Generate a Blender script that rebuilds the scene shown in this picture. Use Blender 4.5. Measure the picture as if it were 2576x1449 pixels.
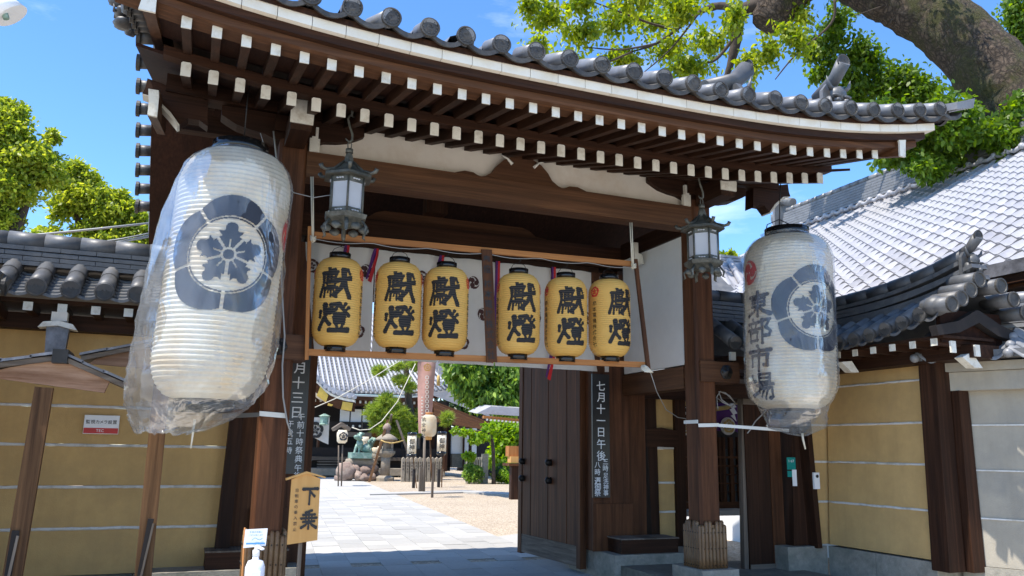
import bpy, bmesh, math, random
import numpy as np
from math import sin, cos, pi, radians, sqrt, atan2
random.seed(7); rng = np.random.default_rng(7)
S = bpy.context.scene
for o in list(bpy.data.objects): bpy.data.objects.remove(o)
COL = S.collection

# ------------------------------------------------------------------ camera, sky, sun, exposure
FPX = 2032.47; PIT = radians(11.28); ROL = radians(.86); YAW = radians(21.71); EYE = 1.6
_f = np.array([sin(YAW)*cos(PIT), cos(YAW)*cos(PIT), sin(PIT)])
_r = np.array([cos(YAW), -sin(YAW), 0.]); _u = np.cross(_r, _f)
_r, _u = _r*cos(ROL)+_u*sin(ROL), _u*cos(ROL)-_r*sin(ROL)
cam = bpy.data.cameras.new('camera'); co = bpy.data.objects.new('camera', cam); COL.objects.link(co)
from mathutils import Matrix, Vector
mw = Matrix(((_r[0], _u[0], -_f[0], 0), (_r[1], _u[1], -_f[1], 0), (_r[2], _u[2], -_f[2], EYE), (0, 0, 0, 1)))
co.matrix_world = mw
cam.sensor_width = 36; cam.lens = 36*FPX/2576; cam.clip_start = .05; cam.clip_end = 800
S.camera = co
SUN_EL = radians(65); SUN_AZ = radians(-106)        # azimuth from +Y towards +X
W = bpy.data.worlds.new('World'); S.world = W; W.use_nodes = True
nt = W.node_tree; nt.nodes.clear()
sky = nt.nodes.new('ShaderNodeTexSky'); sky.sky_type = 'NISHITA'; sky.sun_disc = False
sky.sun_elevation = SUN_EL; sky.sun_rotation = SUN_AZ; sky.altitude = 50; sky.air_density = .9; sky.dust_density = .05; sky.ozone_density = 6.0
bg = nt.nodes.new('ShaderNodeBackground'); bg.inputs[1].default_value = .13
tc = nt.nodes.new('ShaderNodeTexCoord'); mp = nt.nodes.new('ShaderNodeMapping'); mp.inputs['Scale'].default_value = (1.2, 1.2, 4.5)
nz = nt.nodes.new('ShaderNodeTexNoise'); nz.inputs['Scale'].default_value = 2.2; nz.inputs['Detail'].default_value = 7; nz.inputs['Roughness'].default_value = .6
cr = nt.nodes.new('ShaderNodeValToRGB'); cr.color_ramp.elements[0].position = .50; cr.color_ramp.elements[1].position = .82
cr.color_ramp.elements[1].color = (.45, .45, .45, 1)
mx = nt.nodes.new('ShaderNodeMixRGB'); mx.inputs[2].default_value = (7.0, 7.4, 8.0, 1)
wo = nt.nodes.new('ShaderNodeOutputWorld')
L = nt.links.new
L(tc.outputs['Generated'], mp.inputs[0]); L(mp.outputs[0], nz.inputs[0]); L(nz.outputs[0], cr.inputs[0]); L(cr.outputs[0], mx.inputs[0])
hsv = nt.nodes.new('ShaderNodeHueSaturation'); hsv.inputs['Saturation'].default_value = 1.12
L(sky.outputs[0], hsv.inputs['Color']); L(hsv.outputs[0], mx.inputs[1]); L(mx.outputs[0], bg.inputs[0]); L(bg.outputs[0], wo.inputs[0])
sl = bpy.data.lights.new('sun', 'SUN'); sl.energy = 3.2; sl.angle = radians(.5); sl.color = (1, .935, .84)
so = bpy.data.objects.new('sun', sl); COL.objects.link(so)
sd = Vector((cos(SUN_EL)*sin(SUN_AZ), cos(SUN_EL)*cos(SUN_AZ), sin(SUN_EL)))
so.rotation_euler = sd.to_track_quat('Z', 'Y').to_euler()
S.view_settings.view_transform = 'Standard'; S.view_settings.look = 'None'; S.view_settings.gamma = 1
S.view_settings.exposure = 1.36; S.view_settings.use_curve_mapping = False
S.render.engine = 'CYCLES'
S.cycles.max_bounces = 8; S.cycles.transparent_max_bounces = 12

def at(x, y, X=None, Y=None, Z=None):
    "point of the place seen at (x, y) of the 2576 px wide photograph, on a plane X=, Y= or Z="
    d = _f + _r*(x-1288)/FPX - _u*(y-724.5)/FPX
    t = X/d[0] if X is not None else Y/d[1] if Y is not None else (Z-EYE)/d[2]
    return np.array([d[0]*t, d[1]*t, EYE+d[2]*t])

# ------------------------------------------------------------------ materials
def NT(name):
    m = bpy.data.materials.new(name); m.use_nodes = True; t = m.node_tree; t.nodes.clear()
    out = t.nodes.new('ShaderNodeOutputMaterial'); p = t.nodes.new('ShaderNodeBsdfPrincipled'); t.links.new(p.outputs[0], out.inputs[0])
    return m, t, p, out
def node(t, ty, **kw):
    n = t.nodes.new(ty)
    for k, v in kw.items():
        if hasattr(n, k): setattr(n, k, v)
        else: n.inputs[k.replace('_', ' ')].default_value = v
    return n
def c4(c): return (c[0], c[1], c[2], 1)
def ramp(t, stops):
    r = t.nodes.new('ShaderNodeValToRGB'); e = r.color_ramp.elements
    e[0].position, e[0].color = stops[0][0], c4(stops[0][1]); e[1].position, e[1].color = stops[-1][0], c4(stops[-1][1])
    for p, c in stops[1:-1]:
        k = e.new(p); k.color = c4(c)
    return r
def coords(t, scale=(1, 1, 1), src='Object', rnd=True):
    tc = t.nodes.new('ShaderNodeTexCoord'); mp = t.nodes.new('ShaderNodeMapping'); mp.inputs['Scale'].default_value = scale
    t.links.new(tc.outputs[src], mp.inputs[0])
    if rnd:
        oi = t.nodes.new('ShaderNodeObjectInfo'); cm = t.nodes.new('ShaderNodeMath'); cm.operation = 'MULTIPLY'; cm.inputs[1].default_value = 37
        t.links.new(oi.outputs['Random'], cm.inputs[0]); t.links.new(cm.outputs[0], mp.inputs['Location'])
    return mp
def tone(t, colsock, amt):
    "per-object brightness variation"
    oi = t.nodes.new('ShaderNodeObjectInfo'); mr = t.nodes.new('ShaderNodeMapRange'); mr.inputs[3].default_value = 1-amt; mr.inputs[4].default_value = 1+amt
    t.links.new(oi.outputs['Random'], mr.inputs[0]); mu = t.nodes.new('ShaderNodeVectorMath'); mu.operation = 'SCALE'
    t.links.new(colsock, mu.inputs[0]); t.links.new(mr.outputs[0], mu.inputs['Scale']); return mu.outputs[0]
def bump(t, p, sock, strength, dist=.01):
    b = t.nodes.new('ShaderNodeBump'); b.inputs['Strength'].default_value = strength; b.inputs['Distance'].default_value = dist
    t.links.new(sock, b.inputs['Height']); t.links.new(b.outputs[0], p.inputs['Normal'])
def mix3(a, b, k): return tuple(a[i]*(1-k)+b[i]*k for i in range(3))
def plain(name, c, rough=.6, metal=0., var=.15, scale=6., bmp=.15, bscale=60., amt=0., dirt=None, dscale=1.5, spec=.5, streak=0.):
    m, t, p, o = NT(name); mp = coords(t)
    n = node(t, 'ShaderNodeTexNoise', Scale=scale, Detail=6., Roughness=.65); t.links.new(mp.outputs[0], n.inputs[0])
    r = ramp(t, [(.3, tuple(x*(1-var) for x in c)), (.7, tuple(x*(1+var) for x in c))]); t.links.new(n.outputs[0], r.inputs[0]); s = r.outputs[0]
    if dirt:
        n2 = node(t, 'ShaderNodeTexNoise', Scale=dscale, Detail=8., Roughness=.7); t.links.new(mp.outputs[0], n2.inputs[0])
        r2 = ramp(t, [(.48, (0, 0, 0)), (.72, (1, 1, 1))]); t.links.new(n2.outputs[0], r2.inputs[0])
        mx = node(t, 'ShaderNodeMixRGB'); t.links.new(r2.outputs[0], mx.inputs[0]); t.links.new(s, mx.inputs[1]); mx.inputs[2].default_value = c4(dirt); s = mx.outputs[0]
    if streak:
        mq = coords(t, (7, 7, .5)); n4 = node(t, 'ShaderNodeTexNoise', Scale=1., Detail=6., Roughness=.6); t.links.new(mq.outputs[0], n4.inputs[0]); r4 = ramp(t, [(.45, (1, 1, 1)), (.75, (1-streak,)*3)]); t.links.new(n4.outputs[0], r4.inputs[0])
        mz = node(t, 'ShaderNodeMixRGB', blend_type='MULTIPLY'); mz.inputs[0].default_value = 1; t.links.new(s, mz.inputs[1]); t.links.new(r4.outputs[0], mz.inputs[2]); s = mz.outputs[0]
    if amt: s = tone(t, s, amt)
    t.links.new(s, p.inputs['Base Color']); p.inputs['Roughness'].default_value = rough; p.inputs['Metallic'].default_value = metal
    p.inputs['Specular IOR Level'].default_value = spec
    if bmp:
        n3 = node(t, 'ShaderNodeTexNoise', Scale=bscale, Detail=5.); t.links.new(mp.outputs[0], n3.inputs[0]); bump(t, p, n3.outputs[0], bmp)
    return m
def wood(name, dark, light, axis='x', rough=.62, grain=26., weather=None, amt=.12):
    m, t, p, o = NT(name)
    k = {'x': (.55, grain, grain), 'y': (grain, .55, grain), 'z': (grain, grain, .55)}[axis]
    mp = coords(t, k)
    n = node(t, 'ShaderNodeTexNoise', Scale=1., Detail=7., Roughness=.7, Distortion=.35); t.links.new(mp.outputs[0], n.inputs[0])
    r = ramp(t, [(.3, dark), (.52, mix3(dark, light, .45)), (.72, light)]); t.links.new(n.outputs[0], r.inputs[0]); s = r.outputs[0]
    mp2 = coords(t, {'x': (.5, 2, 2), 'y': (2, .5, 2), 'z': (2, 2, .5)}[axis])
    n2 = node(t, 'ShaderNodeTexNoise', Scale=1.1, Detail=5., Roughness=.6); t.links.new(mp2.outputs[0], n2.inputs[0])
    r2 = ramp(t, [(.42, (0, 0, 0)), (.7, (1, 1, 1))]); t.links.new(n2.outputs[0], r2.inputs[0])
    mx = node(t, 'ShaderNodeMixRGB'); t.links.new(r2.outputs[0], mx.inputs[0]); t.links.new(s, mx.inputs[1]); mx.inputs[2].default_value = c4(weather or mix3(dark, (0, 0, 0), .35))
    mm = node(t, 'ShaderNodeMixRGB'); mm.inputs[0].default_value = .55; t.links.new(s, mm.inputs[1]); t.links.new(mx.outputs[0], mm.inputs[2])
    t.links.new(tone(t, mm.outputs[0], amt), p.inputs['Base Color']); p.inputs['Roughness'].default_value = rough; p.inputs['Specular IOR Level'].default_value = .18
    bump(t, p, n.outputs[0], .35, .006)
    return m
def leafm(name, a, b, tr=.45):
    m, t, p, o = NT(name); t.nodes.remove(p)
    g = t.nodes.new('ShaderNodeNewGeometry'); r = ramp(t, [(0., a), (.6, mix3(a, b, .55)), (1., b)]); t.links.new(g.outputs['Random Per Island'], r.inputs[0])
    d = t.nodes.new('ShaderNodeBsdfPrincipled'); d.inputs['Roughness'].default_value = .45; d.inputs['Specular IOR Level'].default_value = .4
    tl = t.nodes.new('ShaderNodeBsdfTranslucent'); ms = t.nodes.new('ShaderNodeMixShader'); ms.inputs[0].default_value = tr
    hs = t.nodes.new('ShaderNodeHueSaturation'); hs.inputs['Saturation'].default_value = 1.1; hs.inputs['Value'].default_value = 1.8; hs.inputs['Hue'].default_value = .49
    t.links.new(r.outputs[0], d.inputs['Base Color']); t.links.new(r.outputs[0], hs.inputs['Color']); t.links.new(hs.outputs[0], tl.inputs[0])
    t.links.new(d.outputs[0], ms.inputs[1]); t.links.new(tl.outputs[0], ms.inputs[2]); t.links.new(ms.outputs[0], o.inputs[0])
    return m
def paper(name, c, tr=.45, stain=None):
    m, t, p, o = NT(name); mp = coords(t, (1, 1, 1))
    n = node(t, 'ShaderNodeTexNoise', Scale=3., Detail=6.); t.links.new(mp.outputs[0], n.inputs[0])
    r = ramp(t, [(.35, c), (.72, stain or tuple(x*.9 for x in c))]); t.links.new(n.outputs[0], r.inputs[0])
    tl = t.nodes.new('ShaderNodeBsdfTranslucent'); ms = t.nodes.new('ShaderNodeMixShader'); ms.inputs[0].default_value = tr
    t.links.new(r.outputs[0], p.inputs['Base Color']); t.links.new(r.outputs[0], tl.inputs[0]); p.inputs['Roughness'].default_value = .55; p.inputs['Specular IOR Level'].default_value = .25
    t.links.new(p.outputs[0], ms.inputs[1]); t.links.new(tl.outputs[0], ms.inputs[2]); t.links.new(ms.outputs[0], o.inputs[0])
    return m
def film(name):
    "thin milky polythene"
    m, t, p, o = NT(name); t.nodes.remove(p); mp = coords(t, (1, 1, .5))
    n = node(t, 'ShaderNodeTexNoise', Scale=3.2, Detail=5., Roughness=.5, Distortion=1.2); t.links.new(mp.outputs[0], n.inputs[0])
    s1 = t.nodes.new('ShaderNodeMath'); s1.operation = 'SUBTRACT'; s1.inputs[1].default_value = .5; t.links.new(n.outputs[0], s1.inputs[0]); s2 = t.nodes.new('ShaderNodeMath'); s2.operation = 'ABSOLUTE'; t.links.new(s1.outputs[0], s2.inputs[0])
    b = t.nodes.new('ShaderNodeBump'); b.inputs['Strength'].default_value = 1.; b.inputs['Distance'].default_value = .028; t.links.new(s2.outputs[0], b.inputs['Height'])
    tr = t.nodes.new('ShaderNodeBsdfTransparent'); tr.inputs[0].default_value = (.97, .985, 1, 1)
    df = t.nodes.new('ShaderNodeBsdfDiffuse'); df.inputs[0].default_value = (.78, .84, .9, 1); t.links.new(b.outputs[0], df.inputs['Normal'])
    tl = t.nodes.new('ShaderNodeBsdfTranslucent'); tl.inputs[0].default_value = (.8, .86, .92, 1)
    gl = t.nodes.new('ShaderNodeBsdfGlossy'); gl.inputs['Roughness'].default_value = .10; t.links.new(b.outputs[0], gl.inputs['Normal'])
    m1 = t.nodes.new('ShaderNodeMixShader'); m1.inputs[0].default_value = .55; t.links.new(df.outputs[0], m1.inputs[1]); t.links.new(tl.outputs[0], m1.inputs[2])
    fr = node(t, 'ShaderNodeMapRange'); fr.inputs[1].default_value = 0.; fr.inputs[2].default_value = .12; fr.inputs[3].default_value = .24; fr.inputs[4].default_value = .11; t.links.new(s2.outputs[0], fr.inputs[0])
    m2 = t.nodes.new('ShaderNodeMixShader'); t.links.new(fr.outputs[0], m2.inputs[0]); t.links.new(tr.outputs[0], m2.inputs[1]); t.links.new(m1.outputs[0], m2.inputs[2])
    lw = t.nodes.new('ShaderNodeLayerWeight'); lw.inputs['Blend'].default_value = .35; t.links.new(b.outputs[0], lw.inputs['Normal'])
    mr = node(t, 'ShaderNodeMapRange'); mr.inputs[3].default_value = .02; mr.inputs[4].default_value = .34; t.links.new(lw.outputs['Fresnel'], mr.inputs[0])
    m3 = t.nodes.new('ShaderNodeMixShader'); t.links.new(mr.outputs[0], m3.inputs[0]); t.links.new(m2.outputs[0], m3.inputs[1]); t.links.new(gl.outputs[0], m3.inputs[2])
    t.links.new(m3.outputs[0], o.inputs[0]); return m

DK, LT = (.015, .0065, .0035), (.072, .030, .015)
def barkm(name, dk, lt, moss):
    m, t, p, o = NT(name); mp = coords(t, (1, 1, .8), rnd=False)
    n0 = node(t, 'ShaderNodeTexNoise', Scale=2.5, Detail=5.); t.links.new(mp.outputs[0], n0.inputs[0])
    ad = t.nodes.new('ShaderNodeVectorMath'); ad.operation = 'MULTIPLY_ADD'; ad.inputs[1].default_value = (.5, .5, .5); t.links.new(n0.outputs['Color'], ad.inputs[0]); t.links.new(mp.outputs[0], ad.inputs[2])
    v = node(t, 'ShaderNodeTexVoronoi', Scale=9., feature='DISTANCE_TO_EDGE'); t.links.new(ad.outputs[0], v.inputs[0])
    n = node(t, 'ShaderNodeTexNoise', Scale=22., Detail=8., Roughness=.75); t.links.new(ad.outputs[0], n.inputs[0])
    r = ramp(t, [(0., dk), (.2, mix3(dk, lt, .5)), (.5, lt)]); t.links.new(v.outputs['Distance'], r.inputs[0])
    mu = node(t, 'ShaderNodeMixRGB', blend_type='MULTIPLY'); mu.inputs[0].default_value = .8; r2 = ramp(t, [(.3, (.3, .3, .3)), (.7, (1.1, 1.1, 1.1))]); t.links.new(n.outputs[0], r2.inputs[0]); t.links.new(r.outputs[0], mu.inputs[1]); t.links.new(r2.outputs[0], mu.inputs[2])
    n3 = node(t, 'ShaderNodeTexNoise', Scale=.9, Detail=9., Roughness=.75); t.links.new(mp.outputs[0], n3.inputs[0]); r3 = ramp(t, [(.46, (0, 0, 0)), (.58, (1, 1, 1))]); t.links.new(n3.outputs[0], r3.inputs[0])
    mx = node(t, 'ShaderNodeMixRGB'); t.links.new(r3.outputs[0], mx.inputs[0]); t.links.new(mu.outputs[0], mx.inputs[1]); mm = node(t, 'ShaderNodeMixRGB', blend_type='MULTIPLY'); mm.inputs[0].default_value = 1; mm.inputs[1].default_value = c4(moss); t.links.new(r2.outputs[0], mm.inputs[2]); t.links.new(mm.outputs[0], mx.inputs[2])
    t.links.new(mx.outputs[0], p.inputs['Base Color']); p.inputs['Roughness'].default_value = .95
    sb = t.nodes.new('ShaderNodeMath'); sb.operation = 'ADD'; t.links.new(r.outputs[0], sb.inputs[0]); t.links.new(n.outputs[0], sb.inputs[1]); bump(t, p, sb.outputs[0], 1., .12); return m
M = {}
for a in 'xyz':
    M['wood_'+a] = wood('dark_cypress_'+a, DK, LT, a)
    M['beam_'+a] = wood('brown_beam_'+a, (.040, .018, .009), (.165, .074, .034), a, weather=(.05, .025, .015))
    M['grey_'+a] = wood('weathered_wood_'+a, (.09, .07, .055), (.26, .215, .17), a, rough=.8)
    M['orange_'+a] = wood('stained_lath_'+a, (.30, .115, .035), (.52, .24, .08), a)
    M['red_'+a] = wood('red_board_'+a, (.036, .014, .0065), (.165, .066, .027), a, grain=13)
M['pillar'] = wood('pillar_wood', (.030, .012, .006), (.185, .074, .033), 'z', grain=12)
M['soffit'] = wood('shade_toned_boards', (.018, .0075, .005), (.055, .021, .012), 'y', rough=.8)  # wood coloured darker to deepen the shade under the roof
M['oldpost'] = wood('old_post_wood', (.045, .020, .008), (.24, .125, .055), 'z', grain=16, weather=(.03, .014, .007))
M['hinoki'] = wood('pale_sign_wood', (.50, .26, .08), (.62, .36, .13), 'z', grain=14, weather=(.52, .28, .09), amt=.03)
M['signface'] = wood('peeling_sign_wood', (.14, .055, .02), (.62, .42, .29), 'x', grain=7, weather=(.05, .018, .009))
M['white'] = plain('white_paint', (.70, .68, .60), .6, var=.06, dirt=(.45, .40, .31), dscale=9.)
M['strip'] = plain('cream_eave_block', (.78, .74, .64), .6, var=.03, amt=.04, dirt=(.68, .60, .47), dscale=2.5)
M['plaster'] = plain('cream_plaster', (.72, .66, .56), .85, var=.04, dirt=(.60, .50, .38), dscale=1.2, bmp=.05)
M['plasterw'] = plain('white_plaster', (.72, .72, .70), .85, var=.03, bmp=.05)
M['yellow'] = plain('ochre_plaster', streak=.09, c=(.55, .355, .14), rough=.9, var=.10, scale=3.5, dirt=(.46, .30, .125), dscale=1.3, bmp=.25, bscale=90)
M['greyw'] = plain('grey_plaster', streak=.10, c=(.36, .325, .26), rough=.9, var=.09, scale=3.5, dirt=(.26, .25, .22), dscale=1.3, bmp=.3, bscale=90)
M['line'] = plain('white_wall_line', (.66, .64, .60), .8, var=.05, dirt=(.36, .34, .28), dscale=5.)
M['stone'] = plain('granite', (.29, .27, .225), .85, var=.2, scale=18, dirt=(.13, .14, .11), dscale=1.6, bmp=.5, bscale=60, amt=.07)
M['stoned'] = plain('dark_stone', (.16, .15, .12), .85, var=.3, scale=12, dirt=(.07, .08, .06), dscale=2., bmp=.5, bscale=50, amt=.08)
M['slab'] = plain('paving_granite', (.37, .355, .325), .85, var=.09, scale=20, bmp=.15, bscale=90, amt=.13, dirt=(.33, .325, .30), dscale=1.5)
M['pave'] = plain('street_paving', (.48, .44, .38), .85, var=.12, scale=12, dirt=(.36, .33, .29))
M['tile'] = plain('kawara_tile', (.19, .195, .205), .42, var=.16, scale=7, dirt=(.12, .12, .12), dscale=3., bmp=.12, bscale=40, amt=.14)
M['tiled'] = plain('dark_kawara_tile', (.082, .085, .09), .48, var=.2, scale=7, dirt=(.16, .15, .14), dscale=2., bmp=.15, bscale=40, amt=.2)
M['tilef'] = plain('relief_tile', (.045, .043, .041), .6, var=.3, scale=18, dirt=(.10, .09, .075), dscale=5., bmp=.2, bscale=50, amt=.15)
M['tilel'] = plain('silver_tile', (.35, .35, .37), .45, var=.1, scale=5, dirt=(.28, .28, .31), dscale=2., bmp=.1, bscale=30, amt=.16)
M['bronze'] = plain('patinated_bronze', (.075, .075, .062), .5, metal=.25, var=.35, scale=12, dirt=(.17, .17, .145), dscale=6., bmp=.3)
M['iron'] = plain('black_iron', (.02, .018, .017), .45, metal=.5, var=.3)
M['frost'] = paper('frosted_panel', (.70, .72, .76), .35)
M['ink'] = plain('black_ink', (.012, .011, .011), .55, var=.1, bmp=0)
M['crest'] = plain('faded_crest_ink', (.016, .020, .032), .6, var=.3, bmp=0)
M['red'] = plain('red_ink', (.55, .03, .025), .5, var=.06, bmp=0)
M['brownink'] = plain('brown_ink', (.07, .022, .016), .7, var=.1, bmp=0)
M['wink'] = plain('white_brush_ink', (.72, .74, .76), .6, var=.08, bmp=0)
M['blackboard'] = plain('black_lacquer_board', (.012, .012, .013), .32, var=.3, bmp=.1)
M['blackring'] = plain('black_lacquer', (.008, .008, .008), .14, var=.1, bmp=0)
M['ypaper'] = paper('yellow_lantern_paper', (.84, .54, .155), .30, (.76, .46, .12))
M['wpaper'] = paper('white_lantern_paper', (.90, .86, .74), .42, (.82, .68, .48))
M['cloth'] = paper('white_cloth', (.78, .75, .70), .4)
M['purple'] = plain('purple_cloth', (.09, .012, .13), .7, var=.1, bmp=0)
M['redcloth'] = plain('red_cloth', (.55, .01, .015), .7, var=.1, bmp=0)
M['pinkcloth'] = plain('faded_crimson_cloth', (.50, .28, .23), .75, var=.12, bmp=.1)
M['film'] = film('plastic_bag')
M['wire'] = plain('grey_cable', (.30, .30, .29), .5, var=.05, bmp=0)
M['rope'] = plain('white_cord', (.62, .58, .47), .8, var=.15, bmp=.3)
M['straw'] = plain('straw_rope', (.50, .34, .12), .85, var=.2, bmp=.5)
M['strap'] = plain('white_strap', (.66, .66, .62), .5, var=.05, bmp=0)
M['strapd'] = plain('dark_strap', (.10, .09, .075), .5, var=.05, bmp=0)
M['signw'] = plain('white_enamel', (.80, .80, .80), .3, var=.02, bmp=0)
M['blue'] = plain('blue_print', (.06, .28, .62), .4, var=.05, bmp=0)
M['teal'] = plain('teal_plate', (.0, .22, .19), .35, var=.05, bmp=0)
M['gold'] = plain('gilt_fitting', (.75, .48, .10), .35, metal=.6, var=.1)
M['copper'] = plain('weathered_copper', (.11, .11, .12), .45, metal=.4, var=.2, dirt=(.3, .3, .33))
M['bark'] = barkm('camphor_bark', (.045, .030, .020), (.25, .18, .125), (.085, .085, .02))
M['barkd'] = plain('dark_bark', (.05, .036, .026), .9, var=.4, scale=8, bmp=.8, bscale=14)
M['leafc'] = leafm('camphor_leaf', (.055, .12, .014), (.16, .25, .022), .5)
M['leafl'] = leafm('sun_toned_leaf', (.10, .17, .016), (.32, .37, .035), .55)  # lighter leaf copy, sunlight put into the colour
M['leafy'] = leafm('pale_green_leaf', (.13, .21, .025), (.40, .44, .06), .55)  # palest yellow-green leaf colour, for the left trees
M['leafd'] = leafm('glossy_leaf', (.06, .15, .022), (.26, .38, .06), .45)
M['leafm'] = leafm('maple_leaf', (.13, .26, .02), (.26, .38, .03), .5)
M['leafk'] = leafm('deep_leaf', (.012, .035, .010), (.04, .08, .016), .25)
M['needle'] = leafm('pine_needle', (.12, .21, .03), (.38, .45, .07), .4)
M['green'] = plain('green_bronze', (.16, .27, .22), .5, metal=.2, var=.3, dirt=(.42, .5, .44), dscale=5.)
M['rock'] = plain('rough_rock', (.24, .17, .135), .9, var=.3, scale=5, dirt=(.38, .31, .25), dscale=2., bmp=.8, bscale=12, amt=.15)
M['oldstone'] = plain('old_granite', (.27, .23, .175), .9, var=.18, scale=9, dirt=(.2, .16, .13), dscale=2., bmp=.5, bscale=30, amt=.08)
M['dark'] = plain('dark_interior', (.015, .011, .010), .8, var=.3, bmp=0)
M['glass'] = plain('lattice_glass', (.10, .12, .13), .12, var=.1, bmp=0)
M['soap'] = plain('translucent_plastic', (.72, .75, .84), .25, var=.03, bmp=0)
M['bamboo'] = plain('split_bamboo', (.16, .085, .035), .5, var=.3, scale=5, dirt=(.24, .15, .07), dscale=4., amt=.15)
def gravelm():
    m, t, p, o = NT('gravel'); mp = coords(t, (1, 1, 1), rnd=False)
    v = node(t, 'ShaderNodeTexVoronoi', Scale=34.); t.links.new(mp.outputs[0], v.inputs[0])
    n = node(t, 'ShaderNodeTexNoise', Scale=.5, Detail=7.); t.links.new(mp.outputs[0], n.inputs[0])
    r = ramp(t, [(0., (.24, .185, .125)), (.5, (.43, .345, .245)), (1., (.62, .53, .41))]); t.links.new(v.outputs['Color'], r.inputs[0])
    mx = node(t, 'ShaderNodeMixRGB', blend_type='MULTIPLY'); mx.inputs[0].default_value = .5; r2 = ramp(t, [(.3, (.75, .72, .7)), (.7, (1, 1, 1))])
    t.links.new(n.outputs[0], r2.inputs[0]); t.links.new(r.outputs[0], mx.inputs[1]); t.links.new(r2.outputs[0], mx.inputs[2])
    t.links.new(mx.outputs[0], p.inputs['Base Color']); p.inputs['Roughness'].default_value = .9; bump(t, p, v.outputs['Distance'], .9, .02)
    return m
M['gravel'] = gravelm()
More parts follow.
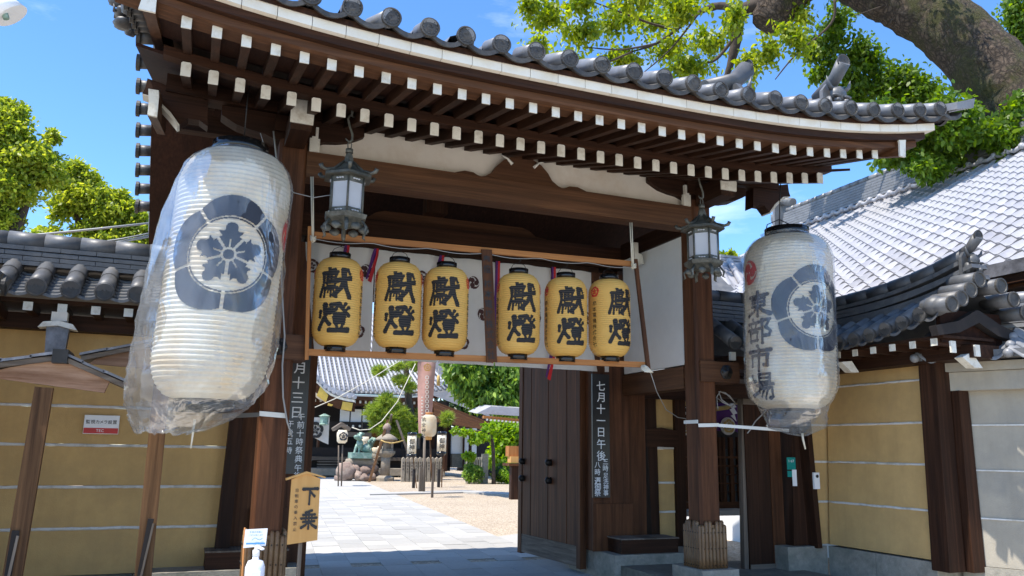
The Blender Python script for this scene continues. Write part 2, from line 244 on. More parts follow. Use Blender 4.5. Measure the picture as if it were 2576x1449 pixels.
# ------------------------------------------------------------------ mesh building
def wloc(o):
    p = np.zeros(3)
    while o is not None: p += np.array(o.location); o = o.parent
    return p
class MB:
    def __init__(s): s.v = []; s.f = []; s.sm = []; s.mi = []; s.cur = 0
    def add(s, vs, fs, smooth=False):
        b = len(s.v); s.v.extend([tuple(map(float, p)) for p in vs]); s.f.extend([tuple(b+i for i in f) for f in fs]); s.sm.extend([smooth]*len(fs)); s.mi.extend([s.cur]*len(fs)); return s
    def box(s, x0, x1, y0, y1, z0, z1):
        return s.hexa([(x0, y0, z0), (x1, y0, z0), (x1, y1, z0), (x0, y1, z0), (x0, y0, z1), (x1, y0, z1), (x1, y1, z1), (x0, y1, z1)])
    def hexa(s, v): return s.add(v, [(0, 3, 2, 1), (4, 5, 6, 7), (0, 1, 5, 4), (1, 2, 6, 5), (2, 3, 7, 6), (3, 0, 4, 7)])
    def bar(s, a, b, w, h, up=(0, 0, 1)):
        a, b = np.array(a, float), np.array(b, float); d = b-a; d /= np.linalg.norm(d); r = np.cross(d, up)
        if np.linalg.norm(r) < 1e-5: r = np.cross(d, (0, 1, 0))
        r /= np.linalg.norm(r); u = np.cross(r, d); r = r*w/2; u = u*h/2
        return s.hexa([a-r-u, a+r-u, b+r-u, b-r-u, a-r+u, a+r+u, b+r+u, b-r+u])
    def prism(s, poly, d, o=(0, 0, 0)):
        "poly: 3D points of a flat outline; d: extrusion vector"
        p = np.array(poly, float); n = len(p); q = p+np.array(d, float)
        return s.add(list(p)+list(q), [tuple(range(n))[::-1], tuple(range(n, 2*n))]+[(i, (i+1) % n, n+(i+1) % n, n+i) for i in range(n)])
    def tube(s, pts, rad, n=8, caps=True, smooth=True, sq=1.):
        pts = [np.array(p, float) for p in pts]; m = len(pts); R = rad if hasattr(rad, '__len__') else [rad]*m
        vs = []; up = None
        for i in range(m):
            d = pts[min(i+1, m-1)]-pts[max(i-1, 0)]; d /= (np.linalg.norm(d)+1e-9)
            if up is None: up = np.array((0, 0, 1.)) if abs(d[2]) < .9 else np.array((1., 0, 0))
            r = np.cross(d, up); r /= (np.linalg.norm(r)+1e-9); up = np.cross(r, d)
            for k in range(n):
                a = 2*pi*k/n; vs.append(pts[i]+R[i]*(r*cos(a)+up*sin(a)*sq))
        fs = [(i*n+k, i*n+(k+1) % n, (i+1)*n+(k+1) % n, (i+1)*n+k) for i in range(m-1) for k in range(n)]
        s.add(vs, fs, smooth); b = len(s.v)-len(vs)
        if caps: s.f += [tuple(b+k for k in range(n))[::-1], tuple(b+(m-1)*n+k for k in range(n))]; s.sm += [False]*2; s.mi += [s.cur]*2
        return s
    def lathe(s, prof, c=(0, 0, 0), n=24, smooth=True, axis='z', caps=True):
        vs = []
        for r, z in prof:
            for k in range(n):
                a = 2*pi*k/n
                p = (r*cos(a), r*sin(a), z) if axis == 'z' else (r*cos(a), z, r*sin(a)) if axis == 'y' else (z, r*cos(a), r*sin(a))
                vs.append((p[0]+c[0], p[1]+c[1], p[2]+c[2]))
        m = len(prof); s.add(vs, [(i*n+k, i*n+(k+1) % n, (i+1)*n+(k+1) % n, (i+1)*n+k) for i in range(m-1) for k in range(n)], smooth)
        if caps:
            b = len(s.v)-len(vs); s.f += [tuple(b+k for k in range(n))[::-1], tuple(b+(m-1)*n+k for k in range(n))]; s.sm += [False]*2; s.mi += [s.cur]*2
        return s
    def lump(s, c, r, seed=0, n=10, amp=.15, rough=2.5):
        rs = np.random.default_rng(seed); ph = rs.uniform(0, 6.3, 9); vs = []; r = np.array(r if hasattr(r, '__len__') else (r, r, r), float)
        for i in range(n+1):
            th = pi*i/n
            for k in range(2*n):
                a = pi*k/n; d = np.array([sin(th)*cos(a), sin(th)*sin(a), cos(th)])
                q = 1+amp*(sin(rough*d[0]*2+ph[0])*sin(rough*d[1]*2+ph[1])+.6*sin(rough*d[2]*3+ph[2]+d[0]*3)+.4*sin(rough*4*d[0]+ph[3])*sin(rough*4*d[2]+ph[4]))
                vs.append(np.array(c)+d*q*r)
        m = 2*n; return s.add(vs, [(i*m+k, i*m+(k+1) % m, (i+1)*m+(k+1) % m, (i+1)*m+k) for i in range(n) for k in range(m)], True)
    def mesh(s, name, mats, off=(0, 0, 0)):
        me = bpy.data.meshes.new(name); v = np.array(s.v, float).reshape(-1, 3)-np.array(off)
        me.from_pydata(v.tolist(), [], s.f)
        for m in (mats if isinstance(mats, (list, tuple)) else [mats]): me.materials.append(M[m] if isinstance(m, str) else m)
        me.polygons.foreach_set('use_smooth', s.sm)
        if any(s.mi): me.polygons.foreach_set('material_index', s.mi)
        me.update(); return me
    def build(s, name, mats, parent=None, kind=None, label=None):
        off = wloc(parent) if parent is not None else np.zeros(3)
        o = bpy.data.objects.new(name, s.mesh(name, mats, off)); COL.objects.link(o); o.parent = parent
        if kind: o['kind'] = kind
        if label: o['label'] = label
        return o
def thing(name, label, cat, loc=(0, 0, 0), group=None):
    o = bpy.data.objects.new(name, None); o.empty_display_size = .1; COL.objects.link(o); o.location = tuple(map(float, loc)); return tag(o, label, cat, group)
def tag(o, label, cat, group=None):
    o['label'] = label; o['category'] = cat
    if group: o['group'] = group
    return o
def inst(name, me, parent, loc, rot=(0, 0, 0), scale=(1, 1, 1), label=None):
    o = bpy.data.objects.new(name, me); COL.objects.link(o); o.parent = parent
    o.location = tuple(np.array(loc, float)-(wloc(parent) if parent is not None else 0)); o.rotation_euler = rot; o.scale = scale
    if label: o['label'] = label
    return o
def bx(name, mat, parent, *b, **k): return MB().box(*b).build(name, mat, parent, **k)
def copy_tree(src, loc, label=None):
    r = src.copy(); COL.objects.link(r); r.location = loc
    if label: r['label'] = label
    for ch in src.children:
        c = ch.copy(); COL.objects.link(c); c.parent = r
        for g in ch.children:
            d = g.copy(); COL.objects.link(d); d.parent = c
    return r
# ---- writing
GL = {}
def glyph(ch, bold=.0):
    k = (ch, bold)
    if k in GL: return GL[k]
    cu = bpy.data.curves.new('t', 'FONT'); cu.body = ch; cu.size = 1; cu.offset = bold; cu.resolution_u = 3
    ob = bpy.data.objects.new('t', cu); COL.objects.link(ob); dg = bpy.context.evaluated_depsgraph_get(); ev = ob.evaluated_get(dg); me = ev.to_mesh()
    v = np.array([p.co[:2] for p in me.vertices]).reshape(-1, 2); f = [tuple(p.vertices) for p in me.polygons]; ev.to_mesh_clear()
    bpy.data.objects.remove(ob); bpy.data.curves.remove(cu)
    if len(v): mid = (v.max(0)+v.min(0))/2; h = (v.max(0)-v.min(0)).max(); v = v-mid; w = max(h, .3)
    else: w = 1
    GL[k] = (v, f, w); return GL[k]
def column(chars, cell, bold=0., wide=1., pitch=None, slant=0.):
    "top-down column of characters centred at x=0, first cell top at y=0; returns 2D verts, faces"
    V, Fc = [], []; y = 0; pitch = pitch or cell
    for ch in chars:
        if ch == ' ': y -= pitch*.5; continue
        v, f, w = glyph(ch, bold); b = len(V); s = cell*.92
        for p in v: V.append((p[0]*s*wide, p[1]*s+y-pitch/2+slant*p[0]*s))
        Fc += [tuple(b+i for i in q) for q in f]; y -= pitch
    return np.array(V), Fc, -y
def row(chars, h, bold=0.):
    v = []; F = []; x = 0
    for ch in chars:
        if ch == ' ': x += h*.5; continue
        g, f, w = glyph(ch, bold); b = len(v); wd = (g[:, 0].max()-g[:, 0].min())*h
        wd = max(wd, h*.35)
        for p in g: v.append((p[0]*h+x+wd/2, p[1]*h))
        F += [tuple(b+i for i in q) for q in f]; x += wd+h*.12
    v = np.array(v); v[:, 0] -= x/2; return v, F
def cord_line(name, mat, parent, p, q, r=.014, jit=.0016):
    p, q = np.array(p, float), np.array(q, float); n = max(4, int(np.linalg.norm(q-p)/.09)); return MB().tube([p+(q-p)*i/n+(0, 0, rng.normal()*jit) for i in range(n+1)], [r*rng.uniform(.85, 1.15) for _ in range(n+1)], 6).build(name, mat, parent)
def flat_text(V, Fc, o, ax=(1, 0, 0), ay=(0, 0, 1)):
    mb = MB(); o, ax, ay = map(lambda q: np.array(q, float), (o, ax, ay)); mb.add([o+ax*p[0]+ay*p[1] for p in V], Fc); return mb
def wrap_text(V, Fc, fn, nx, ny=None):
    "cut a flat lettering mesh into strips and bend it with fn(x, y)"
    bm = bmesh.new(); vs = [bm.verts.new((p[0], p[1], 0)) for p in V]
    for f in Fc:
        try: bm.faces.new([vs[i] for i in f])
        except ValueError: pass
    for a, step in ((0, nx), (1, ny)):
        if not step: continue
        lo, hi = V[:, a].min(), V[:, a].max(); k = math.ceil(lo/step)
        while k*step < hi:
            no = (1, 0, 0) if a == 0 else (0, 1, 0); bmesh.ops.bisect_plane(bm, geom=bm.verts[:]+bm.edges[:]+bm.faces[:], plane_co=(k*step if a == 0 else 0, k*step if a else 0, 0), plane_no=no); k += 1
    mb = MB(); bm.verts.index_update(); mb.add([fn(v.co.x, v.co.y) for v in bm.verts], [tuple(v.index for v in f.verts) for f in bm.faces], True); bm.free(); return mb
def raster(fn, n, place, R=1.):
    "flat emblem: cells of an n x n grid over [-R,R]^2 where fn(x,y) holds, put on a surface by place(x,y)"
    g = np.linspace(-R, R, n+1); c = (g[:-1]+g[1:])/2; X, Y = np.meshgrid(c, c, indexing='ij'); K = fn(X, Y); ids = {}; mb = MB(); V = []; F = []
    def vid(i, j):
        if (i, j) not in ids: ids[(i, j)] = len(V); V.append(place(g[i], g[j]))
        return ids[(i, j)]
    for i, j in zip(*np.nonzero(K)): F.append((vid(i, j), vid(i+1, j), vid(i+1, j+1), vid(i, j+1)))
    mb.add(V, F, True); return mb
def crest(X, Y):
    "five-lobed melon crest with a five-petalled flower"
    r = np.hypot(X, Y); a = np.arctan2(X, Y); k = 2*pi/5; d = np.abs((a+k/2) % k-k/2)      # from lobe middle
    lobe = (r < .84+.16*np.cos(d*2.1)) & (r > .60) & (r*np.sin(k/2-d) > .022+.03*(r > .93)) & ~((r > .625) & (r < .648))
    ring = (r > .555) & (r < .575)
    e = (a+pi+0) % k; d2 = np.abs((a+k/2) % k-k/2)
    pr = .40+.05*np.abs(np.cos(d2*5.0)); pr = np.where(np.hypot(r*np.cos(d2)-.44, r*np.sin(d2)) < .095, 1, pr)
    pet = (r < np.minimum(pr, .535)) & (r*np.sin(k/2-d2) > .022+.05*(r > .33)) & (r > .12)
    stam = (r < .25) & (r*np.sin(d2) < .014) & (np.cos(d2) > 0)
    return lobe | (pet & ~stam) | (r < .085)
def tomoe(X, Y):
    "three-comma swirl"
    r = np.hypot(X, Y); a = np.arctan2(Y, X); out = r < -1
    for q in range(3):
        b = q*2*pi/3; cx, cy = .42*np.cos(b), .42*np.sin(b); h = np.hypot(X-cx, Y-cy) < .36
        t = ((a-b) % (2*pi)); tail = (t < 2.1) & (np.abs(r-(.62+.16*t)) < .30*(1-t/2.1)) & (r < .97)
        out = out | h | tail
    return out & (r < .98)
def commas(mb, c, R, ax, ay, up, h=.006):
    "raised swirl of a tile end"
    c, ax, ay, up = map(lambda q: np.array(q, float), (c, ax, ay, up))
    for q in range(3):
        b = q*2*pi/3; L_, R_ = [], []
        for i in range(8):
            t = i/7*2.6; rr = (.22+.10*t)*R*1.45; w = R*.15*(1-i/7.6)+R*.015; a = b+t
            L_.append((rr+w)*np.array([cos(a), sin(a)])); R_.append((rr-w)*np.array([cos(a), sin(a)]))
        V = [c+ax*p[0]+ay*p[1]+up*h for p in L_+R_]; mb.add(V, [(i, i+1, 8+i+1, 8+i) for i in range(7)], False)
# brush characters drawn as strokes on a 100 x 100 field (x right, y down): (half width, points)
KJ = {
'獻': [(4, (30, 0), (31, 14)), (3, (31, 7), (48, 4)), (3.6, (9, 17), (57, 12), (52, 24)), (4.6, (12, 17), (13, 50), (1, 96)), (2.6, (24, 22), (24, 42)), (2.6, (24, 24), (50, 21), (49, 42)), (2.6, (24, 33), (50, 31)), (2.6, (37, 15), (37, 42)), (2.6, (24, 42), (49, 41)), (2.8, (22, 50), (52, 48), (48, 60), (26, 61), (22, 50)), (3.4, (18, 70), (16, 99)), (3.6, (18, 69), (56, 66), (54, 98), (46, 92)), (2.4, (30, 72), (27, 84)), (2.4, (44, 71), (47, 83)), (2.6, (37, 74), (37, 97)), (5.2, (56, 42), (76, 37), (99, 31)), (6.5, (76, 5), (77, 40), (68, 68), (50, 88)), (6.8, (77, 44), (86, 70), (98, 98)), (4.2, (88, 4), (95, 16))],
'燈': [(4.5, (6, 34), (5, 52)), (4, (36, 26), (28, 44)), (6, (22, 12), (23, 50), (3, 92)), (6, (22, 58), (38, 76)), (4.5, (42, 12), (66, 6), (56, 26), (38, 38)), (3.6, (44, 20), (50, 27)), (5.5, (66, 8), (80, 26), (98, 44)), (4, (86, 6), (80, 18)), (4, (97, 18), (87, 28)), (3.8, (54, 42), (84, 39)), (4.5, (54, 53), (84, 50), (82, 68), (56, 70), (54, 53)), (3.4, (54, 62), (83, 60)), (4, (60, 76), (63, 88)), (4, (80, 74), (76, 87)), (5.5, (40, 97), (97, 93))],
'東': [(4.5, (15, 20), (87, 16)), (4.2, (26, 32), (26, 60)), (4.2, (26, 32), (78, 29), (75, 60)), (3.8, (26, 45), (76, 43)), (4, (26, 59), (76, 57)), (5, (51, 2), (50, 98)), (4.6, (47, 62), (34, 78), (8, 92)), (6, (54, 60), (70, 78), (95, 92))],
'部': [(4, (28, 3), (31, 13)), (4.2, (7, 20), (54, 16)), (3.4, (18, 26), (22, 37)), (3.4, (43, 24), (38, 37)), (4.2, (3, 45), (58, 41)), (4, (14, 55), (16, 92)), (4, (14, 56), (48, 53), (45, 87)), (4, (15, 87), (47, 85)), (5, (66, 8), (67, 99)), (4.8, (66, 11), (94, 8), (80, 36)), (5, (80, 37), (96, 54), (90, 70), (76, 70))],
'市': [(5, (46, 2), (52, 14)), (5, (8, 24), (94, 20)), (5, (22, 40), (22, 80)), (4.6, (22, 40), (84, 37)), (5, (82, 38), (82, 80), (72, 76)), (5.4, (52, 22), (51, 99))],
'場': [(4.2, (3, 36), (36, 32)), (4.4, (20, 10), (20, 80)), (4.6, (1, 86), (38, 74)), (3.8, (50, 6), (50, 36)), (3.8, (50, 7), (90, 5), (88, 36)), (3.4, (50, 21), (88, 20)), (3.6, (50, 36), (88, 35)), (4.2, (40, 48), (99, 44)), (4, (58, 50), (40, 72)), (4.2, (50, 60), (94, 57), (92, 90), (80, 96)), (3.6, (68, 60), (46, 90)), (3.6, (82, 60), (60, 98))],
'下': [(5, (6, 16), (94, 13)), (5, (48, 16), (46, 96)), (4.4, (55, 34), (76, 52))],
'乗': [(4.4, (66, 2), (30, 14)), (3.8, (14, 26), (86, 23)), (4, (3, 44), (97, 41)), (3.6, (32, 26), (32, 60)), (3.6, (68, 25), (68, 60)), (3.8, (16, 62), (84, 59)), (4.6, (50, 10), (49, 99)), (4.6, (46, 63), (30, 80), (6, 92)), (5.2, (54, 62), (70, 78), (96, 92))]}
def brush(ch, place, n=90, bw=1.5):
    "place(x, y) with x, y in [-.5, .5], y up"
    def fn(X, Y):
        gx, gy = (X+.5)*100, (.5-Y)*100; out = np.zeros(X.shape, bool)
        for st_ in KJ[ch]:
            w, P_ = st_[0]*bw, st_[1:]; m = len(P_)-1
            for i in range(m):
                (ax_, ay_), (bx_, by_) = P_[i], P_[i+1]; dx, dy = bx_-ax_, by_-ay_; t = np.clip(((gx-ax_)*dx+(gy-ay_)*dy)/(dx*dx+dy*dy), 0, 1); T = (i+t)/m
                ww = w*(1.12-.25*np.sin(T*pi)+(.12 if abs(dx) > abs(dy) else -.25*T)); out |= np.hypot(gx-ax_-t*dx, gy-ay_-t*dy) < ww
        return out
    return raster(fn, n, place, .54)
# ---- foliage
def leaves(blobs, size, name, mat, parent, shell=.55, droop=.3, aspect=.5, kind='stuff', cs=.34, per=45):
    P = []
    for (x, y, z, rx, ry, rz, n) in blobs:
        d = rng.normal(size=(n, 3)); d /= np.linalg.norm(d, axis=1)[:, None]; rr = (shell+(1-shell)*rng.random(n)**.6)
        # clumps: push towards random sub-centres so that gaps appear
        k = max(3, n//per); cc = rng.normal(size=(k, 3)); cc /= np.linalg.norm(cc, axis=1)[:, None]; idx = rng.integers(0, k, n)
        rk = rng.uniform(.45, .95, (k, 1)); d = d*cs*rng.uniform(.6, 1.3, (k, 1))[idx]+(cc*rk)[idx]; P.append(d*rr[:, None]*np.array([rx, ry, rz])+np.array([x, y, z]))
    P = np.vstack(P); n = len(P)
    L_ = size*rng.uniform(.65, 1.25, n)[:, None]
    a = rng.normal(size=(n, 3)); a[:, 2] -= droop*1.6; a /= np.linalg.norm(a, axis=1)[:, None]
    b = np.cross(a, rng.normal(size=(n, 3))); b /= np.linalg.norm(b, axis=1)[:, None]; b *= L_*aspect/2
    c = np.cross(a, b); c /= np.linalg.norm(c, axis=1)[:, None]
    V = np.empty((n, 6, 3)); V[:, 0] = P; V[:, 1] = P+a*L_*.33+b; V[:, 2] = P+a*L_*.72+b*.75; V[:, 3] = P+a*L_; V[:, 4] = P+a*L_*.72-b*.75; V[:, 5] = P+a*L_*.33-b
    V[:, 1] += c*L_*.08; V[:, 5] += c*L_*.08; V[:, 2] += c*L_*.06; V[:, 4] += c*L_*.06
    return fast_mesh(V.reshape(-1, 3), 6, name, mat, parent, kind)
def fast_mesh(V, k, name, mat, parent, kind='stuff'):
    n = len(V)//k; me = bpy.data.meshes.new(name); V = V-(wloc(parent) if parent is not None else 0)
    me.vertices.add(n*k); me.vertices.foreach_set('co', V.ravel()); me.loops.add(n*k); me.loops.foreach_set('vertex_index', np.arange(n*k, dtype=np.int32))
    me.polygons.add(n); me.polygons.foreach_set('loop_start', np.arange(0, n*k, k, dtype=np.int32)); me.polygons.foreach_set('loop_total', np.full(n, k, dtype=np.int32))
    me.update(calc_edges=True); me.validate(); me.materials.append(M[mat]); o = bpy.data.objects.new(name, me); COL.objects.link(o); o.parent = parent
    if kind: o['kind'] = kind
    return o
def needles(tufts, name, mat, parent, length=.14, per=46, width=.012):
    T = np.repeat(np.array(tufts), per, axis=0); n = len(T); d = rng.normal(size=(n, 3)); d[:, 2] = d[:, 2]*.7+.45; d /= np.linalg.norm(d, axis=1)[:, None]
    P = T+rng.normal(size=(n, 3))*.03; L_ = length*rng.uniform(.7, 1.2, n)[:, None]; b = np.cross(d, rng.normal(size=(n, 3))); b /= np.linalg.norm(b, axis=1)[:, None]
    V = np.empty((n, 3, 3)); V[:, 0] = P+b*width; V[:, 1] = P-b*width; V[:, 2] = P+d*L_; return fast_mesh(V.reshape(-1, 3), 3, name, mat, parent)
def limb(pts, rad, name, mat, parent, n=14, amp=.1, sub=6, seed=3):
    pts = [np.array(p, float) for p in pts]; P, R = [], []; rs = np.random.default_rng(seed)
    for i in range(len(pts)-1):
        p0, p1, p2, p3 = pts[max(i-1, 0)], pts[i], pts[i+1], pts[min(i+2, len(pts)-1)]
        for j in range(sub):
            t = j/sub; P.append(.5*((2*p1)+(-p0+p2)*t+(2*p0-5*p1+4*p2-p3)*t*t+(-p0+3*p1-3*p2+p3)*t**3)); R.append(rad[i]*(1-t)+rad[i+1]*t)
    P.append(pts[-1]); R.append(rad[-1]); mb = MB(); R = [r*(1+amp*rs.normal()*.5) for r in R]; mb.tube(P, R, n)
    v = np.array(mb.v); v += rs.normal(size=v.shape)*np.repeat(np.array(R), n)[:, None]*amp*.35; mb.v = v.tolist(); return mb.build(name, mat, parent)
# ------------------------------------------------------------------ ground and path
C = 3.188
def e(X): return .0045*abs(X-C)**3
g = MB(); g.add([(-90, -40, 0), (150, -40, 0), (150, 200, 0), (-90, 200, 0)], [(0, 1, 2, 3)]); gr = g.build('ground', 'gravel'); gr['kind'] = 'structure'
pv = bpy.data.objects.new('path', None); COL.objects.link(pv); pv['kind'] = 'structure'; pv.location = (3.2, 12, 0)
PS = .1043
slabs = []
for i in range(64):
    y0 = 9.0+i*.6; w = .425
    for j in range(-1, 9):
        x1 = 4.95-w*j; 
        if i < 5 and j > 8: continue
        off = (j % 2)*.3 if i > 3 else 0
        slabs.append((x1, y0+off))
def slab_mb(x1, y0, w=.421, l=.596):
    X = lambda x, y: x+PS*(y-12.6); h = .012+.003*rng.random()
    b = MB(); b.hexa([(X(x1-w, y0), y0, -.05), (X(x1, y0), y0, -.05), (X(x1, y0+l), y0+l, -.05), (X(x1-w, y0+l), y0+l, -.05), (X(x1-w, y0), y0, h), (X(x1, y0), y0, h), (X(x1, y0+l), y0+l, h), (X(x1-w, y0+l), y0+l, h)]); return b
slabs.sort(key=lambda q: q[1]+(0 if q[0] > .6+.0*q[1] else 40)); 
sb = slab_mb(0, 12.6, .421, .596); sm_ = sb.mesh('paving_stone', 'slab', (0, 12.6, 0))
for x1, y0 in slabs[:296]:
    o = inst('paving_stone', sm_, pv, (x1+PS*(y0-12.6), y0, rng.uniform(-.003, .003)))
rest = MB()
for x1, y0 in slabs[296:]:
    q = slab_mb(x1, y0); rest.add(q.v, q.f)
rest.build('far_paving', 'slab', pv, kind='stuff')
# pavement in front of and under the gate
fp = MB(); fp.box(-6, 14, -12, 8.95, -.1, .006); fo = fp.build('pavement', 'pave'); fo['kind'] = 'structure'
# kerb strips and small drains in the gravel court
for a, b, w in (((6.9, 24.0), (9.5, 24.6), .25), ((4.9, 24.4), (7.4, 24.3), .22)): pass
def strip(name, pts, z, mat):
    m = MB(); n = len(pts); m.prism([(x, y, 0) for x, y in pts], (0, 0, z)); o = m.build(name, mat); o['kind'] = 'structure'; return o
q = [at(1245, 1352, Z=0), at(1312, 1343, Z=0), at(1312, 1372, Z=0), at(1262, 1378, Z=0)]
strip('cross_path', [(p[0], p[1]) for p in q]+[], .012, 'slab')
q = [at(930, 1243, Z=0), at(1165, 1236, Z=0), at(1312, 1243, Z=0), at(1312, 1249, Z=0), at(1165, 1241, Z=0), at(930, 1247, Z=0)]
strip('far_kerb', [(p[0], p[1]) for p in q], .05, 'slab')

# ------------------------------------------------------------------ the gate
gate = thing('shrine_gate', 'large dark timber gate with curved grey tiled roof and white-tipped rafters', 'gate', (C, 9.9, 0))
def mir(x): return 2*C-x
YF, YM, YR = 8.025, 9.9, 11.5; RY, RE = 9.35, 12.35
for sx in (-1, 1):
    x = C+sx*2.405; pil = MB(); h = .135; ch = .028
    poly = [(x-h+ch, YF-h, .34), (x+h-ch, YF-h, .34), (x+h, YF-h+ch, .34), (x+h, YF+h-ch, .34), (x+h-ch, YF+h, .34), (x-h+ch, YF+h, .34), (x-h, YF+h-ch, .34), (x-h, YF-h+ch, .34)]
    pil.prism(poly, (0, 0, 4.25)); po = pil.build('front_pillar', 'pillar', gate)
    # ribbed metal/bamboo shoe at the pillar foot
    sh = MB(); hh = .165
    for side in range(4):
        for k in range(7):
            t = -hh+.024+k*(2*hh-.048)/6; top = .80+.05*abs(sin(k*pi/3))-(.03 if k == 3 else 0)
            px, py = [(x+t, YF-hh), (x+hh, YF+t), (x-t, YF+hh), (x-hh, YF-t)][side]
            sh.tube([(px, py, .335), (px, py, .45), (px, py, .62), (px, py, top-.02), (px, py, top)], [.026, .024, .025, .024, .012], 6)
    sh.box(x-hh+.01, x+hh-.01, YF-hh+.01, YF+hh-.01, .336, .80); so_ = sh.build('pillar_shoe', 'bamboo', gate)
    nl = MB()
    for side in range(2):
        for k in range(7):
            t = -hh+.024+k*(2*hh-.048)/6
            for z in (.37, .55, .72):
                px, py = [(x+t, YF-hh-.026), (x-hh-.026, YF-t)][side]; nl.lump((px, py, z), .007, k, 4, 0)
    nl.build('nail', 'iron', so_, kind='stuff')
    pad = MB(); pad.prism([(x-.24, YF-.28, .205), (x+.24, YF-.28, .205), (x+.26, YF+.28, .205), (x-.26, YF+.28, .205)], (0, 0, .13)); pad.build('pillar_stone', 'stone', gate)
    # tie beams with iron flower plates
    xs = (x-.33, x+.245) if sx < 0 else (x-.10, x+.44)
    MB().box(xs[0], xs[1], YF-.165, YF+.165, 2.40, 2.64).build('tie_beam', 'beam_x', gate)
    xi = x-.137 if sx > 0 else x+.137
    MB().box(x-.12, x+.12, YF+.1655, YM-.26, 2.34, 2.60).build('tie_beam', 'beam_y', gate)
    fl = MB(); cx = x+.255 if sx > 0 else x-.02
    fl.lathe([(.085*1, 0), (.08, .01), (.03, .014), (.028, .03), (.006, .034)][::-1], (cx, 0, 0), 12, True, 'y')
    fl.v = [(p[0], YF-.166-(p[1]), p[2]+2.52) for p in fl.v]
    for k in range(6):
        a = k*pi/3; fl.lump((cx+.062*cos(a), YF-.168, 2.52+.062*sin(a)), (.028, .012, .028), k, 5, 0)
    fl.build('flower_plate', 'iron', gate)
    # block and bracket on top of the pillar
    MB().prism([(x-.20, YF-.16, 4.66), (x+.20, YF-.16, 4.66), (x+.20, YF-.16, 4.82), (x-.20, YF-.16, 4.82)], (0, .32, 0)).build('bearing_block', 'wood_x', gate)
    br = []; s = 1
    L_ = [(-.19, 4.585), (.19, 4.585), (.30, 4.63), (.42, 4.645), (.55, 4.675), (.64, 4.72), (.70, 4.755), (.70, 4.85), (-.70, 4.85), (-.70, 4.755), (-.64, 4.72), (-.55, 4.675), (-.42, 4.645), (-.30, 4.63)]
    MB().prism([(x+p[0], YF-.10, p[1]) for p in L_], (0, .2, 0)).build('boat_bracket', 'wood_x', gate)
    # forward arm with painted end
    MB().box(x-.095, x+.095, 7.36, YF-.16, 4.50, 4.72).build('bracket_arm', 'wood_y', gate)
    zz = 4.56; MB().prism([(x-.105, 7.34, zz), (x+.105, 7.34, zz-.002), (x+.11, 7.34, zz+.12), (x+.06, 7.34, zz+.17), (x+.05, 7.34, zz+.23), (x-.06, 7.34, zz+.23), (x-.105, 7.34, zz+.17)], (0, .02, 0)).build('arm_end', 'white', gate)
    # white plaster wing panel beside the pillar and small cushion ends
    MB().box(x-.10, x-.06, YF+.17, YM-.27, 2.62, 4.20).build('wing_panel', 'plasterw', gate)
    cu = MB(); xx = x-sx*.20; cu.prism([(xx-.05, YF-.14, 4.50), (xx+.05, YF-.14, 4.50), (xx+.05, YF-.14, 4.64), (xx+.03, YF-.14, 4.64), (xx+.03, YF-.14, 4.76), (xx-.03, YF-.14, 4.76), (xx-.03, YF-.14, 4.64), (xx-.05, YF-.14, 4.64)], (0, .05, 0)); cu.build('beam_end', 'white', gate)
    # main pillar behind
    xm = C+sx*2.11; mp_ = MB(); mp_.box(xm-.27, xm+.27, 9.66, 10.1, .33, 4.0); mp_.build('main_pillar', 'red_z' if False else 'pillar', gate)
    MB().box(C+sx*2.52-.14, C+sx*2.52+.14, 9.70, 9.98, .33, 3.0).build('side_board', 'red_z', gate)
    MB().box(C+sx*2.12-.30, C+sx*2.12+.30, 9.63, 9.658, .33, .92).build('foot_board', 'red_z', gate)
    # rear pillar
    MB().box(x-h, x+h, YR-h, YR+h, .2, 4.05).build('rear_pillar', 'pillar', gate)
    MB().box(x-.12, x+.12, 10.11, YR-h-.001, 2.34, 2.60).build('tie_beam', 'beam_y', gate)
    MB().box(x-.09, x+.09, YF+.137, 9.7, 4.22, 4.44).build('cross_beam', 'wood_y', gate)
    # stone footings
    a, b = sorted((C+sx*1.90, C+sx*3.45)); MB().box(a, b, 9.2, 10.5, 0, .33).build('footing_stone', 'stone', gate)
    a, b = sorted((C+sx*1.98, C+sx*4.0)); MB().box(a, b, 7.35, 9.198, 0, .205).build('footing_stone', 'stoned', gate)
    # boxed step at the foot of the main pillar, with a boarded lid
    a, b = sorted((C+sx*2.03, C+sx*2.86)); bs = MB().box(a, b, 9.27, 9.62, .331, .50).build('step_box', 'wood_x', gate)
    for k in range(5): MB().box(a-.01+k*(b-a+.02)/5, a-.014+(k+1)*(b-a+.02)/5, 9.25, 9.63, .502, .518).build('lid_board', 'grey_y', bs)
    # door leaf opened inwards: stiles, rails, planks, bosses
    xh = C+sx*1.80; d = np.array((-sx*.06, .998, 0.)); n_ = np.array((-sx*.998, -.06, 0.)); org = np.array((xh, 9.88, 0.))
    dr = MB().bar(org+d*.05+(0, 0, 1.65), org+d*1.86+(0, 0, 1.65), .03, 2.9); lf = dr.build('door_leaf', 'wood_z', gate)
    for t0, t1 in ((0, .10), (1.77, 1.88)): MB().bar(org+d*(t0+t1)/2+(0, 0, .08), org+d*(t0+t1)/2+(0, 0, 3.25), t1-t0, .09, up=tuple(n_)).build('stile', 'red_z', lf)
    for z0, z1 in ((.10, .36), (2.95, 3.2)): MB().bar(org+d*.101+(0, 0, (z0+z1)/2), org+d*1.769+(0, 0, (z0+z1)/2), .07, z1-z0).build('rail', 'grey_y', lf)
    for k in range(6):
        t = .11+(k+.5)*1.65/6; MB().bar(org+d*t+n_*(.022+.004*(k % 2))+(0, 0, .362), org+d*t+n_*(.022+.004*(k % 2))+(0, 0, 2.948), 1.65/6-.012, .016, up=tuple(n_)).build('plank', 'red_z', lf)
